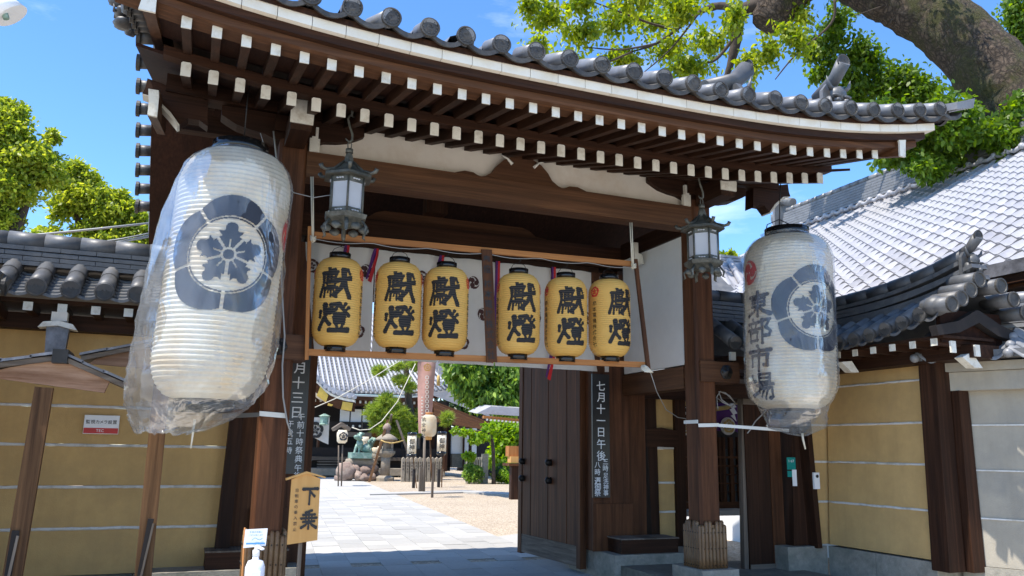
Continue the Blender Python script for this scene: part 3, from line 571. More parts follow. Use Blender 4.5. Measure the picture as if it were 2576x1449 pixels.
    for t, z in ((.86, 1.42), (.86, 1.17), (1.72, 1.42), (1.72, 1.17)):
        bo = MB(); c0 = org+d*t+(0, 0, z)
        bo.tube([c0+n_*.03, c0+n_*.05, c0+n_*.075, c0+n_*.10, c0+n_*.12], [.05, .042, .05, .042, .008], 12); bo.build('boss', 'iron', lf)
# front rainbow beam
be = MB(); be.box(C-2.27, C+2.27, YF-.125, YF+.11, 4.235, 4.50); be.build('rainbow_beam', 'beam_x', gate)
# cream plaster panels above it, cut round a carved cloud
pz = 4.50
pan = MB(); pan.box(C-2.2, C+2.2, YF-.02, YF+.02, 4.502, 4.85); pan.build('plaster_panel', 'plaster', gate)
cl = [(-.76, 4.502), (-.70, 4.525), (-.62, 4.55), (-.52, 4.545), (-.47, 4.52), (-.43, 4.51), (-.38, 4.525), (-.30, 4.58), (-.25, 4.66), (-.17, 4.74), (-.05, 4.80), (.02, 4.81), (.06, 4.86)]
poly = [(C+.02+a, YF-.09, z) for a, z in cl]+[(C+.02-a+.12, YF-.09, z) for a, z in cl[::-1]]
MB().prism(poly, (0, .07, 0)).build('carved_cloud', 'beam_x', gate)
eyes = MB()
for s in (-1, 1): eyes.tube([(C+.08+s*.13, YF-.1, 4.70), (C+.08+s*.19, YF-.1, 4.76), (C+.08+s*.27, YF-.1, 4.79)], [.02, .012, .006], 6)
eyes.build('carved_eye', 'white', gate)
# swept members following the curve of the eaves
def swept(x0, x1, y0, y1, z0, z1, n=28, fade=1.):
    m = MB(); V = []
    for i in range(n+1):
        X = x0+(x1-x0)*i/n; d = e(X)*fade; V += [(X, y0, z0+d), (X, y1, z0+d), (X, y1, z1+d), (X, y0, z1+d)]
    m.add(V, [(4*i+k, 4*i+(k+1) % 4, 4*i+4+(k+1) % 4, 4*i+4+k) for i in range(n) for k in range(4)]+[(0, 3, 2, 1), (4*n, 4*n+1, 4*n+2, 4*n+3)]); return m
swept(C-3.62, C+3.62, YF-.11, YF+.11, 4.852, 5.03, fade=.25).build('eave_purlin', 'wood_x', gate)
for s in (-1, 1):   # carved noses of the purlin
    n_ = [(3.24, 4.87), (3.22, 4.61), (3.30, 4.66), (3.40, 4.66), (3.47, 4.585), (3.56, 4.70), (3.70, 4.82), (3.82, 4.84), (3.80, 4.90), (3.79, 5.0)]
    MB().prism([(C+s*a, YF-.08, z+.01) for a, z in n_], (0, .16, 0)).build('carved_nose', 'wood_x', gate)
    MB().prism([(C+s*a, YF-.085, z+.006) for a, z in ((3.47, 4.585), (3.56, 4.70), (3.70, 4.82), (3.82, 4.84), (3.72, 4.81), (3.58, 4.675), (3.49, 4.575))], (0, .17, 0)).build('nose_edge', 'white', gate)
swept(C-3.62, C+3.62, 7.0, 7.12, 4.635, 4.72, fade=1).build('batten_beam', 'red_x' if False else 'wood_x', gate)
# eave boards and cream block course
swept(C-3.95, C+3.95, 6.10, 6.34, 4.615, 4.68).build('eave_board', 'beam_x', gate)
swept(C-4.02, C+4.02, 6.04, 6.36, 4.682, 4.752).build('eave_board', 'wood_x', gate)
swept(C-4.10, C+4.10, 6.03, 6.30, 4.84, 4.90).build('eave_board', 'red_x', gate)
nb = 31; bw = .2655; x0 = C-nb*bw/2
for i in range(nb):
    xa = x0+i*bw+.0025; xb = xa+bw-.005
    m = MB(); V = []
    for X in (xa, xb): d = e(X); V += [(X, 5.985, 4.754+d), (X, 6.28, 4.754+d), (X, 6.28, 4.838+d), (X, 5.985, 4.838+d)]
    m.add(V, [(0, 3, 2, 1), (4, 5, 6, 7), (0, 1, 5, 4), (1, 2, 6, 5), (2, 3, 7, 6), (3, 0, 4, 7)]); m.build('eave_block', 'strip', gate)
# rafters: two tiers of 32, each with a painted end
SP = .2213; TL = .30
def rafter(L_, slope, w, h):
    return MB().hexa([(-w/2, 0, -h/2), (w/2, 0, -h/2), (w/2, L_, -h/2+slope*L_), (-w/2, L_, -h/2+slope*L_), (-w/2, 0, h/2), (w/2, 0, h/2), (w/2, L_, h/2+slope*L_), (-w/2, L_, h/2+slope*L_)]).mesh('rafter', 'wood_y')
def cap(w, h):
    c_ = .012; w += .004; h += .004
    return MB().prism([(-w/2, -.006, -h/2), (w/2, -.006, -h/2), (w/2, -.006, h/2-c_), (w/2-c_, -.006, h/2), (-w/2+c_, -.006, h/2), (-w/2, -.006, h/2-c_)], (0, .012, 0)).mesh('rafter_end', 'white')
r1, c1 = rafter(2.35, TL, .078, .122), cap(.078, .122); r2, c2 = rafter(1.0, .21, .07, .10), cap(.07, .10)
for i in range(32):
    X = C+(i-15.5)*SP; d = e(X)
    for (rm, cm, y, z) in ((r1, c1, 7.0, 4.562), (r2, c2, 6.178, 4.575)):
        nm = 'rafter' if y == 7.0 else 'flying_rafter'; o = inst(nm, rm, gate, (X+rng.normal()*.002, y, z+d)); k = inst('rafter_end', cm, o, (X, y, z+d)); k.location = (0, 0, 0)
# soffit boards over the rafters (front), and the whole dark underside
def roofz(Y, X, dz=0.):
    if Y <= RY: s = Y-5.95; return 4.955+.30*s+.003*s*s+e(X)*(1-.2*s/3.4)+dz
    return 4.955+.30*(RY-5.95)+.035-.54*(Y-RY)+e(X)*.8+dz
def sheet(y0, y1, ny, x0, x1, nx, zf, name, mat, th=.03, parent=gate):
    m = MB(); V = []; F = []
    for l in (0, 1):
        for i in range(nx+1):
            for j in range(ny+1):
                X = x0+(x1-x0)*i/nx; Y = y0+(y1-y0)*j/ny; V.append((X, Y, zf(Y, X)+l*th))
    N = (nx+1)*(ny+1); idx = lambda l, i, j: l*N+i*(ny+1)+j
    for i in range(nx):
        for j in range(ny): F += [(idx(0, i, j), idx(0, i, j+1), idx(0, i+1, j+1), idx(0, i+1, j)), (idx(1, i, j), idx(1, i+1, j), idx(1, i+1, j+1), idx(1, i, j+1))]
    for i in range(nx): F += [(idx(0, i, 0), idx(0, i+1, 0), idx(1, i+1, 0), idx(1, i, 0)), (idx(0, i, ny), idx(1, i, ny), idx(1, i+1, ny), idx(0, i+1, ny))]
    for j in range(ny): F += [(idx(0, 0, j), idx(1, 0, j), idx(1, 0, j+1), idx(0, 0, j+1)), (idx(0, nx, j), idx(0, nx, j+1), idx(1, nx, j+1), idx(1, nx, j))]
    m.add(V, F); return m.build(name, mat, parent)
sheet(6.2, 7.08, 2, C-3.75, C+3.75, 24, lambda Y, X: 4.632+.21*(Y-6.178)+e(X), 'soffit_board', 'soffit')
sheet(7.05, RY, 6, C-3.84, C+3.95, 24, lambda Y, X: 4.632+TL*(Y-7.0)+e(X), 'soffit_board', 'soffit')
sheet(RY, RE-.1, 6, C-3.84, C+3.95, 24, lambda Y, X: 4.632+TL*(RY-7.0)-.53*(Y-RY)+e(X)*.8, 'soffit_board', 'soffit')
for i in range(0, 32): 
    X = C+(i-15.5)*SP; o = inst('rear_rafter', r1, gate, (X, RE-.15, 3.72+e(X)*.8), (atan2(-.19, 1)*-1*-1, 0, pi))
# inner lintels of the main plane
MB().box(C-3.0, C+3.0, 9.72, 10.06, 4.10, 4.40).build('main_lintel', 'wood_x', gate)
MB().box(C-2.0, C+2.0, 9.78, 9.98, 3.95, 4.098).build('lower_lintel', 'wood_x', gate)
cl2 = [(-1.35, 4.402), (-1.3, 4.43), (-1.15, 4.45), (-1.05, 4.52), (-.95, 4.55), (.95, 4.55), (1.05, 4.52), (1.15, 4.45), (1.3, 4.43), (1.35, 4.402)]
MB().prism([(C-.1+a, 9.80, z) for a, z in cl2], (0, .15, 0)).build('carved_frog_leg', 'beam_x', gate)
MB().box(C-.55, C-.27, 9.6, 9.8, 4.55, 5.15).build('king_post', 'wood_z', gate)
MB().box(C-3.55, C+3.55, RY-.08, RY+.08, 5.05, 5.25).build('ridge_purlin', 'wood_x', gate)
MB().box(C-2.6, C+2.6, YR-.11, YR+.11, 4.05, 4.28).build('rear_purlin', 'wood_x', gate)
for s in (-1, 1):
    MB().box(C+s*2.45-.25, C+s*2.45+.25, 9.9, 9.94, 2.6, 4.1).build('wall_panel', 'wood_z', gate)
MB().prism([(5.31, 9.0, 4.02), (5.45, 9.0, 4.02), (5.43, 9.0, 4.14), (5.37, 9.0, 4.16), (5.37, 9.0, 4.30), (5.31, 9.0, 4.30)], (0, .1, 0)).build('cushion_end', 'white', gate)
# barge boards following the slope, with white shaped tips
def barge(X, th, yy, dz, h, name, mat):
    m = MB(); V = []; n = len(yy)
    for Y in yy:
        s = (Y-6.05) if Y < RY else (RY-6.05)-1.6*(Y-RY); zb = 4.665+.29*s+e(X)*(1 if Y < RY else .85)+dz; V += [(X-th/2, Y, zb), (X+th/2, Y, zb), (X+th/2, Y, zb+h), (X-th/2, Y, zb+h)]
    m.add(V, [(4*i+k, 4*i+4+k, 4*i+4+(k+1) % 4, 4*i+(k+1) % 4) for i in range(n-1) for k in range(4)]+[(0, 1, 2, 3), (4*n-1, 4*n-2, 4*n-3, 4*n-4)]); return m.build(name, mat, gate)
yy = [6.07+(RE-.15-6.07)*i/24 for i in range(25)]
for s in (-1, 1):
    X = C+s*3.69; bb = barge(X, .085, yy, -.17 if s < 0 else -.17, .33, 'barge_board', 'beam_y')
    z0 = 4.665+e(X)-.17
    MB().prism([(X-.048-(.02 if s < 0 else -.0), 6.045, z0), (X+.048+(0 if s < 0 else -.02), 6.045, z0-.004), (X+.046, 6.045, z0+.16), (X+.055, 6.045, z0+.20), (X+.055, 6.045, z0+.335), (X-.05, 6.045, z0+.335), (X-.052, 6.045, z0+.20), (X-.04, 6.045, z0+.15)], (0, .022, 0)).build('barge_tip', 'white', bb)
MB().prism([(-.53, 7.4, 4.44), (-.45, 7.4, 4.43), (-.452, 7.4, 4.62), (-.46, 7.4, 4.68), (-.545, 7.4, 4.68), (-.53, 7.4, 4.55)], (0, .03, 0)).build('lower_barge_tip', 'white', gate)
MB().hexa([(-.53, 7.43, 4.44), (-.45, 7.43, 4.43), (-.45, 9.0, 4.85), (-.53, 9.0, 4.85), (-.53, 7.43, 4.68), (-.45, 7.43, 4.68), (-.45, 9.0, 5.1), (-.53, 9.0, 5.1)]).build('lower_barge_board', 'beam_y', gate)
# ---- roof tiles
TP = .3185; nt_ = 27
sheet(5.97, RE-.06, 24, C-3.86, C+4.15, 20, lambda Y, X: roofz(Y, X)-.13, 'roof_deck', 'wood_y', .05)
def eave_cover(cy=5.9, R=.083, sl=.36):
    m = MB(); m.tube([(0, .02, 0), (0, .33, .33*sl)], [.074, .068], 14); o = m.mesh('eave_tile', 'tile')
    d = MB(); d.lathe([(R, .03), (R, 0), (R*.86, -.002), (R*.82, .008), (R*.5, .004), (.001, .006)], n=20, axis='y', smooth=False, caps=False)
    d.add([(R*cos(2*pi*k/20), .03, R*sin(2*pi*k/20)) for k in range(20)], [tuple(range(20))])
    for k in range(14): a = 2*pi*k/14; d.lump((.7*R*cos(a), .003, .7*R*sin(a)), .0055, k, 3, 0)
    commas(d, (0, .006, 0), R*.62, (1, 0, 0), (0, 0, 1), (0, -1, 0), .008)
    return o, d.mesh('tile_disc', 'tilef')
def pan_front(w=TP, sag=.075, th=.042, L_=.30, sl=.36):
    m = MB(); n = 9; V = []
    for y, dz in ((0, 0), (L_, L_*sl)):
        for i in range(n+1):
            t = -1+2*i/n; x = t*w/2; z = -.015-sag*(1-t*t)+dz; V += [(x, y, z), (x, y, z-th)]
    N = 2*(n+1); F = []
    for i in range(n): a = 2*i; F += [(a, a+1, a+3, a+2), (a, a+2, N+a+2, N+a), (a+1, N+a+1, N+a+3, a+3), (N+a, N+a+2, N+a+3, N+a+1)]
    m.add(V, F); return m.mesh('eave_pan_tile', 'tilef')
ec, dc = eave_cover(); pf = pan_front()
for i in range(1, nt_):
    X = C+(i-13)*TP; z = 4.968+e(X)+rng.normal()*.003; 
    o = inst('eave_tile', ec, gate, (X+rng.normal()*.003, 5.9+rng.normal()*.006, z), (rng.normal()*.02, rng.normal()*.5, rng.normal()*.02)); k = inst('tile_disc', dc, o, (0, 0, 0)); k.location = (0, 0, 0)
    if i < nt_-1 or True: inst('eave_pan_tile', pf, gate, (X+TP/2, 5.915, 4.968+e(X+TP/2)-.005))
    # rear eave
    inst('rear_eave_tile', ec, gate, (X, RE, roofz(RE, X)), (.12, 0, pi)); inst('rear_pan_tile', pf, gate, (X+TP/2, RE-.015, roofz(RE, X)), (.12, 0, pi))
inst('eave_pan_tile', pf, gate, (C-12.5*TP, 5.915, 4.968+e(C-12.5*TP)))
up = MB()
for sgn in (-1, 1):
    for i in range(1, nt_):
        X = C+(i-13)*TP
        for j in range(13):
            ya = (3.12 if sgn < 0 else RE-RY-.28)-j*.285; yb = ya-.30
            if yb < -.1: break
            A = np.array((X, RY+sgn*ya, roofz(RY+sgn*ya, X)+.012)); B = np.array((X, RY+sgn*yb, roofz(RY+sgn*yb, X)+.006)); up.tube([A, B], [.076, .068], 8, caps=False)
    for i in range(2, nt_+1):
        X = C+(i-13.5)*TP
        for j in range(24):
            ya = (3.15 if sgn < 0 else RE-RY-.25)-j*.155; yb = ya-.17; V = []
            if yb < 0: break
            for y, dz in ((ya, .0), (yb, -.016)):
                for k in range(7): t = -1+k/3; V.append((X+t*TP/2, RY+sgn*y, roofz(RY+sgn*y, X)+dz-.015-.06*(1-t*t)))
            V += [(V[k][0], V[k][1], V[k][2]-.022) for k in range(7)]
            up.add(V, [(k, k+1, 8+k, 7+k) for k in range(6)]+[(k, 14+k, 15+k, k+1) for k in range(6)])
up.build('upper_tiles', 'tile', gate, kind='stuff')
# verge tiles along both gables: round ends poking outwards
vt = MB().tube([(-.06, 0, 0), (.12, 0, .02)], [.075, .07], 14).mesh('verge_tile', 'tiled')
vd = MB().lathe([(.098, .02), (.098, -.02), (.08, -.024), (.075, -.012), (.001, -.012)], n=16, axis='x', smooth=False, caps=False).mesh('verge_disc', 'tilef')
for s in (-1, 1):
    X = C+(4.30 if s > 0 else -3.98)
    for j in range(20):
        Y = 6.1+j*.305; z = roofz(Y, X)-.05
        o = inst('verge_tile', vt, gate, (X, Y, z), (0, 0, 0 if s < 0 else pi)); k = inst('verge_disc', vd, o, (0, 0, 0)); k.location = (-.06, 0, 0)
# descending ridges with demon-face end tiles; main ridge
def ogre(c, s, parent, name='ridge_end_tile', mat='tiled', face=(0, -1)):
    m = MB(); x, y, z = c
    m.prism([(x-.22*s, y+.02, z), (x+.22*s, y+.02, z), (x+.20*s, y+.02, z+.42*s), (x+.12*s, y+.02, z+.52*s), (x-.12*s, y+.02, z+.52*s), (x-.20*s, y+.02, z+.42*s)], (0, .06*s, 0))
    L_ = lambda dx, dz, r, dy=-.03, sd=1: m.lump((x+dx*s, y+dy*s, z+dz*s), tuple(q*s for q in (r if hasattr(r, '__len__') else (r, r, r))), sd, 6, .1)
    L_(0, .36, (.13, .09, .11)); L_(-.07, .25, (.05, .05, .035), -.09); L_(.07, .25, (.05, .05, .035), -.09)
    L_(0, .17, (.045, .07, .05), -.12); L_(0, .08, (.10, .06, .035), -.08); L_(0, .0, (.09, .07, .035), -.07)
    L_(-.09, .31, (.07, .03, .02), -.10); L_(.09, .31, (.07, .03, .02), -.10)
    for q in (-1, 1):
        m.tube([(x+q*.10*s, y-.03*s, z+.42*s), (x+q*.17*s, y-.05*s, z+.48*s), (x+q*.20*s, y-.06*s, z+.58*s)], [.035*s, .026*s, .004*s], 7)
        L_(q*.16, .22, (.04, .06, .09)); L_(q*.17, .05, (.05, .05, .06)); m.tube([(x+q*.05*s, y-.13*s, z+.06*s), (x+q*.05*s, y-.14*s, z+.12*s)], [.014*s, .003*s], 5)
    m.tube([(x, y+.35*s, z+.46*s), (x, y, z+.60*s), (x, y-.16*s, z+.76*s)], [.085*s, .085*s, .095*s], 14)
    m.cur = 1; n1 = len(m.v); m.lathe([(.10*s, .012), (.10*s, -.012), (.085*s, -.014), (.08*s, -.006), (.001, -.006)], n=16, axis='y', smooth=False, caps=False)
    R = .10*s; commas(m, (0, -.008, 0), R*.6, (1, 0, 0), (0, 0, 1), (0, -1, 0), .006)
    for i in range(n1, len(m.v)):
        p = m.v[i]; m.v[i] = (p[0]+x, y-.165*s+p[1]*cos(.5)+p[2]*sin(.5)*-1*.0-p[2]*.0, z+.765*s+p[2]-p[1]*.3)
    if face != (0, -1):
        a = atan2(face[0], -face[1]); ca, sa = cos(a), sin(a); m.v = [(x+(p[0]-x)*ca-(p[1]-y)*sa, y+(p[0]-x)*sa+(p[1]-y)*ca, p[2]) for p in m.v]
    return m.build(name, [mat, 'tilef'], parent)
for s in (-1, 1):
    X = C+s*4.0; kr = MB(); prev = None
    for j in range(7):
        Ya = 7.32+j*.26; Yb = Ya+.262; za, zb = roofz(Ya, X)+.03, roofz(Yb, X)+.03
        for k in range(4): kr.bar((X, Ya, za+.035+k*.055), (X, Yb, zb+.035+k*.055), .20-.01*k, .045)
        kr.tube([(X, Ya, za+.27), (X, Yb, zb+.27)], [.078, .07], 10, caps=False)
    kr.build('descending_ridge', 'tiled', gate, kind=None)
    ogre((X, 7.24, roofz(7.24, X)+.02), .95, gate)
mr_ = MB()
for j in range(27):
    Xa = C-4.05+j*.3; Xb = Xa+.302; d = lambda x: .0030*abs(x-C)**3; z = roofz(RY, C)
    for k in range(6): mr_.bar((Xa, RY, z+d(Xa)+k*.06), (Xb, RY, z+d(Xb)+k*.06), .34-.02*k, .052)
    mr_.tube([(Xa, RY, z+d(Xa)+.38), (Xb, RY, z+d(Xb)+.38)], [.10, .09], 10, caps=False)
mr_.build('main_ridge', 'tiled', gate)
for s in (-1, 1): ogre((C+s*4.1, RY, roofz(RY, C)+.2), 1.5, gate, face=(s, 0))
# corner tile that curls up at the right end of the eave
for s in (1,):
    X = C+s*4.42; m = MB(); m.hexa([(X-.09*1, 5.86, 5.30), (X+.16, 5.86, 5.36), (X+.16, 6.3, 5.45), (X-.09, 6.3, 5.4), (X-.09, 5.86, 5.38), (X+.2, 5.86, 5.48), (X+.2, 6.3, 5.56), (X-.09, 6.3, 5.5)]); m.build('corner_tile', 'tile', gate)
# ------------------------------------------------------------------ walls beside the gate
def wall_roof(parent, P0, P1, nrm, zev, zr, n, R, run, tm='tiled', up=0., ridge_courses=4, pieces=True, rise_pow=2):
    """little tiled roof along P0->P1 (2D), eave on the side nrm; eave disc centres at zev, ridge foot at zr, horizontal run"""
    P0, P1, nn = np.array(P0, float), np.array(P1, float), np.array(nrm, float); d = (P1-P0); L_ = np.linalg.norm(d); d /= L_; ang = atan2(nn[0], -nn[1]); pit = L_/n
    sl = (zr-zev)/run; th = math.atan(sl); ln = sqrt(run**2+(zr-zev)**2)
    m = MB(); m.tube([(0, .0, 0), (0, ln*.52*cos(th), ln*.52*sin(th))], [R, R*.94], 14, caps=True)
    m.tube([(0, ln*.5*cos(th), ln*.5*sin(th)), (0, ln*cos(th), ln*sin(th))], [R, R*.94], 14, caps=False); cm = m.mesh('cover_tile', tm)
    dd = MB().lathe([(R*1.08, .02), (R*1.08, -.012), (R*.9, -.016), (R*.84, -.004), (.001, -.004)], n=18, axis='y', smooth=False, caps=False); commas(dd, (0, -.005, 0), R*.6, (1, 0, 0), (0, 0, 1), (0, -1, 0), .006); dm = dd.mesh('tile_disc', 'tilef')
    pm = MB(); w = pit
    for j in range(7):
        y0 = j*run/7; V = []
        for y, dz in ((y0, .022), (y0+run/7+.01, 0)):
            for k in range(9): t = -1+k/4; V.append((t*w/2, y, y*sl+dz-.02-R*.8*(1-t*t)))
        V += [(p[0], p[1], p[2]-.03) for p in V[:9]]
        pm.add(V, [(k, k+1, 10+k, 9+k) for k in range(8)]+[(k, 18+k, 19+k, k+1) for k in range(8)])
    pm = pm.mesh('pan_tile', tm)
    zu = lambda t: zev+up*abs(t)**3
    for i in range(n):
        t = (i+.5)/n; p = P0+d*(t*L_)
        o = inst('cover_tile', cm, parent, (p[0], p[1], zu(t)), (0, 0, ang)); k = inst('tile_disc', dm, o, (0, 0, 0)); k.location = (0, 0, 0)
        p = P0+d*((i+1)/n*L_); inst('pan_tile', pm, parent, (p[0], p[1], zu(t)), (0, 0, ang))
    rc = MB(); inn = -nn; b0 = P0+inn*run; b1 = P1+inn*run; ns = max(3, int(L_/.32)); 
    rt = MB()
    for j in range(ns):
        a = b0+d*(L_*j/ns); b = b0+d*(L_*(j+1)/ns+.003); za, zb = zr+up*abs(j/ns)**3, zr+up*abs((j+1)/ns)**3
        for k in range(ridge_courses): 
            of = .5*(k % 2)*L_/ns; rc.bar((*(a+d*of), za+k*.055-.02), (*(b+d*(of-.008)), zb+k*.055-.02), .30-.025*k+(.03 if k in (0, ridge_courses-1) else 0), .044)
        rt.tube([(*a, za+ridge_courses*.055+.02), (*(b-d*.006), zb+ridge_courses*.055+.02)], [R*1.12, R*1.05], 12)
    rc.build('ridge_course', tm, parent); rt.build('ridge_cap', tm, parent)
    # far slope
    bk = MB(); c0, c1 = b0+inn*run, b1+inn*run; bk.add([(*b0, zr), (*b1, zr+up), (*c1, zev+up), (*c0, zev)], [(0, 1, 2, 3)]); bk.build('back_slope', tm, parent, kind=None)
    return cm, dm, pm
# left wall
lw = thing('boundary_wall', 'ochre plaster wall with white lines and tiled coping left of the gate', 'wall', (-1.0, 9.7, 0))
WY = 9.6
zl = [.285, .738, 1.153, 1.574, 1.973, 2.80]
for i in range(5): MB().box(-5.2, .47, WY+.004*i, WY+.5, zl[i]+(.014 if i else 0), zl[i+1]-.014).build('plaster_band', 'yellow', lw)
for i in range(1, 5):
    cord_line('white_line', 'line', lw, (-5.2, WY+.004*i, zl[i]), (.47, WY+.004*i, zl[i]), .017)
for i in range(6): MB().box(-5.2+i*.97, -5.2+(i+1)*.97-.006, WY-.05, WY+.5, -.1, .28).build('base_stone', 'stoned', lw)
MB().hexa([(.405, WY-.14, .02), (.55, WY-.14, .02), (.55, WY+.3, .02), (.405, WY+.3, .02), (.50, WY-.10, 2.86), (.64, WY-.10, 2.86), (.64, WY+.3, 2.86), (.50, WY+.3, 2.86)]).build('end_post', 'wood_z', lw)
MB().box(-5.2, .64, WY-.16, WY+.3, 2.74, 2.90).build('wall_plate', 'wood_x', lw)
MB().box(-5.2, .64, WY-.50, WY+.3, 2.955, 3.0).build('eave_soffit', 'wood_x', lw)
re = MB().box(-.038, .038, 0, .5, -.038, .038).mesh('wall_rafter', 'wood_y'); rec = MB().box(-.042, .042, -.006, .004, -.042, .042).mesh('rafter_end', 'white')
for i in range(18):
    o = inst('wall_rafter', re, lw, (-5.1+i*.298+.012, 9.0, 2.905)); k = inst('rafter_end', rec, o, (0, 0, 0)); k.location = (0, 0, 0)
wall_roof(lw, (-5.2, 8.9), (.50, 8.9), (0, -1), 3.085, 3.42, 19, .088, .62)
bk = thing('eave_bracket', 'grey post with small white block under the left wall eave', 'bracket', (-1.22, 9.0, 2.4))  # bracket arm of the wall eave, carries no lamp
MB().prism([(-1.31, 8.98, 2.33), (-1.15, 8.98, 2.33), (-1.13, 8.98, 2.72), (-1.33, 8.98, 2.72)], (0, .1, 0)).build('post', 'copper', bk)
MB().prism([(-1.40, 8.95, 2.70), (-1.36, 8.95, 2.755), (-1.23, 8.95, 2.775), (-1.10, 8.95, 2.745), (-1.06, 8.95, 2.69), (-1.10, 8.95, 2.695), (-1.23, 8.95, 2.725), (-1.36, 8.95, 2.705)], (0, .16, 0)).build('cap', 'white', bk)
MB().box(-1.30, -1.16, 8.99, 9.1, 2.776, 2.865).build('block', 'plaster', bk)
# return of the left wall roof, coming towards the street
lr = thing('return_wall', 'short tiled wall end turning towards the street at the far left edge', 'wall', (-2.0, 8.0, 0))
wall_roof(lr, (-1.62, 8.62), (-1.80, 6.6), (1, 0), 3.0, 3.45, 8, .085, .62, up=.25)
MB().box(-2.8, -2.15, 6.4, 9.5, 0, 2.85).build('plaster_body', 'yellow', lr)
MB().box(-2.7, -1.75, 6.5, 9.4, 2.8, 2.93).build('wall_plate', 'wood_y', lr)
for i in range(7): o = MB().box(-1.78, -1.70, 6.8+i*.27, 6.87+i*.27, 2.80, 2.88).build('rafter_end', 'white', lr)
# dark boarding between the wall and the gate, both sides
for s in (-1, 1):
    t = thing('timber_infill', 'dark plank infill between the left wall and the gate' if s < 0 else 'dark plank infill right of the open gate leaf behind the pillar', 'partition', (C+s*2.7, 9.8, 0))
    for k in range(3 if s < 0 else 1): 
        a = C+s*(2.40+.14*k); MB().box(min(a, a+s*.135), max(a, a+s*.135), 9.72, 9.79, .3, 2.75).build('plank', 'wood_z', t)
rp = thing('wing_wall', 'narrow ochre plaster strip framed by two dark posts behind the front pillar', 'wall', (6.27, 9.95, 0))
for i, (z0, z1) in enumerate(((.33, .77), (.80, 1.16), (1.19, 1.63), (1.66, 2.32))): MB().box(6.12, 6.43, 9.90, 10.1, z0, z1).build('plaster_band', 'yellow', rp)
for z in (.785, 1.175, 1.645): MB().box(6.12, 6.43, 9.888, 10.1, z-.013, z+.013).build('white_line', 'line', rp)
MB().hexa([(6.02, 9.84, .3), (6.14, 9.84, .3), (6.14, 10.1, .3), (6.02, 10.1, .3), (5.93, 9.84, 2.4), (6.11, 9.84, 2.4), (6.11, 10.1, 2.4), (5.93, 10.1, 2.4)]).build('post', 'wood_z', rp)
MB().hexa([(6.42, 9.84, .2), (6.56, 9.84, .2), (6.56, 10.1, .2), (6.42, 10.1, .2), (6.42, 9.84, 2.4), (6.60, 9.84, 2.4), (6.60, 10.1, 2.4), (6.42, 10.1, 2.4)]).build('post', 'wood_z', rp)
MB().box(5.7, 7.6, 9.82, 10.1, 2.32, 2.58).build('head_beam', 'wood_x', rp)
MB().box(5.7, 7.9, 9.80, 10.1, 2.60, 2.66).build('plate', 'grey_x', rp)
ns = thing('notice_plaque', 'small dark brown wooden plaque with a peaked top on the wing wall', 'sign', (6.18, 9.8, 1.8))
MB().prism([(5.93, 9.80, 1.66), (6.46, 9.80, 1.66), (6.43, 9.80, 1.885), (6.17, 9.80, 1.925), (5.92, 9.80, 1.895)], (0, .03, 0)).build('board', 'wood_x', ns)
V, Fc, h = column('参拝', .03)
tx = []
# ------------------------------------------------------------------ right side: small side gate, yellow wall, grey wall
sg = thing('side_gate', 'weathered dark plank side door standing open right of the front pillar', 'gate', (6.9, 8.6, 0))
P = lambda u, v, Y: at(u, v, Y=Y)
MB().hexa([(6.50, 8.52, .12), (6.56, 8.52, .12), (6.56, 8.60, .12), (6.50, 8.60, .12), (6.55, 8.52, 2.25), (6.63, 8.52, 2.25), (6.63, 8.60, 2.25), (6.55, 8.60, 2.25)]).build('leaf_edge', 'grey_z', sg)
for k in range(3): MB().box(6.57+k*.185, 6.57+(k+1)*.185-.006, 8.50+.006*(k % 2), 8.56, .08, 2.2).build('plank', ['wood_z', 'wood_z', 'red_z'][k], sg)
MB().box(6.55, 7.35, 8.48, 8.60, 2.20, 2.27).build('top_rail', 'grey_x', sg)
MB().box(6.57, 7.1, 8.485, 8.499, .10, .26).build('foot_rail', 'grey_x', sg)
MB().hexa([(7.12, 8.36, .1), (7.40, 8.36, .1), (7.40, 8.6, .1), (7.12, 8.6, .1), (7.22, 8.36, 2.6), (7.5, 8.36, 2.6), (7.5, 8.6, 2.6), (7.22, 8.6, 2.6)]).build('jamb', 'wood_z', sg)
MB().hexa([(7.36, 8.20, .46), (7.43, 8.20, .46), (7.43, 8.36, .46), (7.36, 8.36, .46), (7.26, 8.20, 2.5), (7.34, 8.20, 2.5), (7.34, 8.36, 2.5), (7.26, 8.36, 2.5)]).build('jamb', 'wood_z', sg)
MB().box(6.0, 7.7, 8.42, 8.62, 2.27, 2.45).build('lintel', 'wood_x', sg)
MB().box(6.2, 8.0, 8.3, 8.7, 2.62, 2.78).build('eave_plate', 'wood_x', sg)
wall_roof(sg, (5.95, 8.0), (8.3, 8.0), (0, -1), 2.90, 3.28, 8, .085, .60, ridge_courses=5)
for i in range(6): MB().box(6.1+i*.28, 6.175+i*.28, 8.10, 8.14, 2.70, 2.80).build('rafter_end', 'white', sg)
tp = thing('address_plate', 'small teal house number plate with a white tag on the side gate post', 'sign', (7.14, 8.34, 1.35))
pl = bx('plate', 'teal', tp, 7.07, 7.20, 8.335, 8.345, 1.40, 1.55); V, Fc, _ = column('1', .05); V, Fc = row('1-67', .045, .01); flat_text(V, Fc, (7.135, 8.333, 1.505)).build('lettering', 'signw', pl)
bx('lower_plate', 'teal', tp, 7.07, 7.20, 8.335, 8.345, 1.31, 1.385); bx('white_tag', 'signw', tp, 7.135, 7.20, 8.325, 8.334, 1.20, 1.40)
dbx = thing('doorbell', 'white doorbell box beside the teal plate', 'doorbell', (7.4, 8.18, 1.3)); bx('case', 'signw', dbx, 7.335, 7.42, 8.17, 8.198, 1.17, 1.37); MB().lathe([(.02, 0), (.018, .01)], (7.38, 8.16, 1.325), 14, True, 'y').build('button', 'ink', dbx)
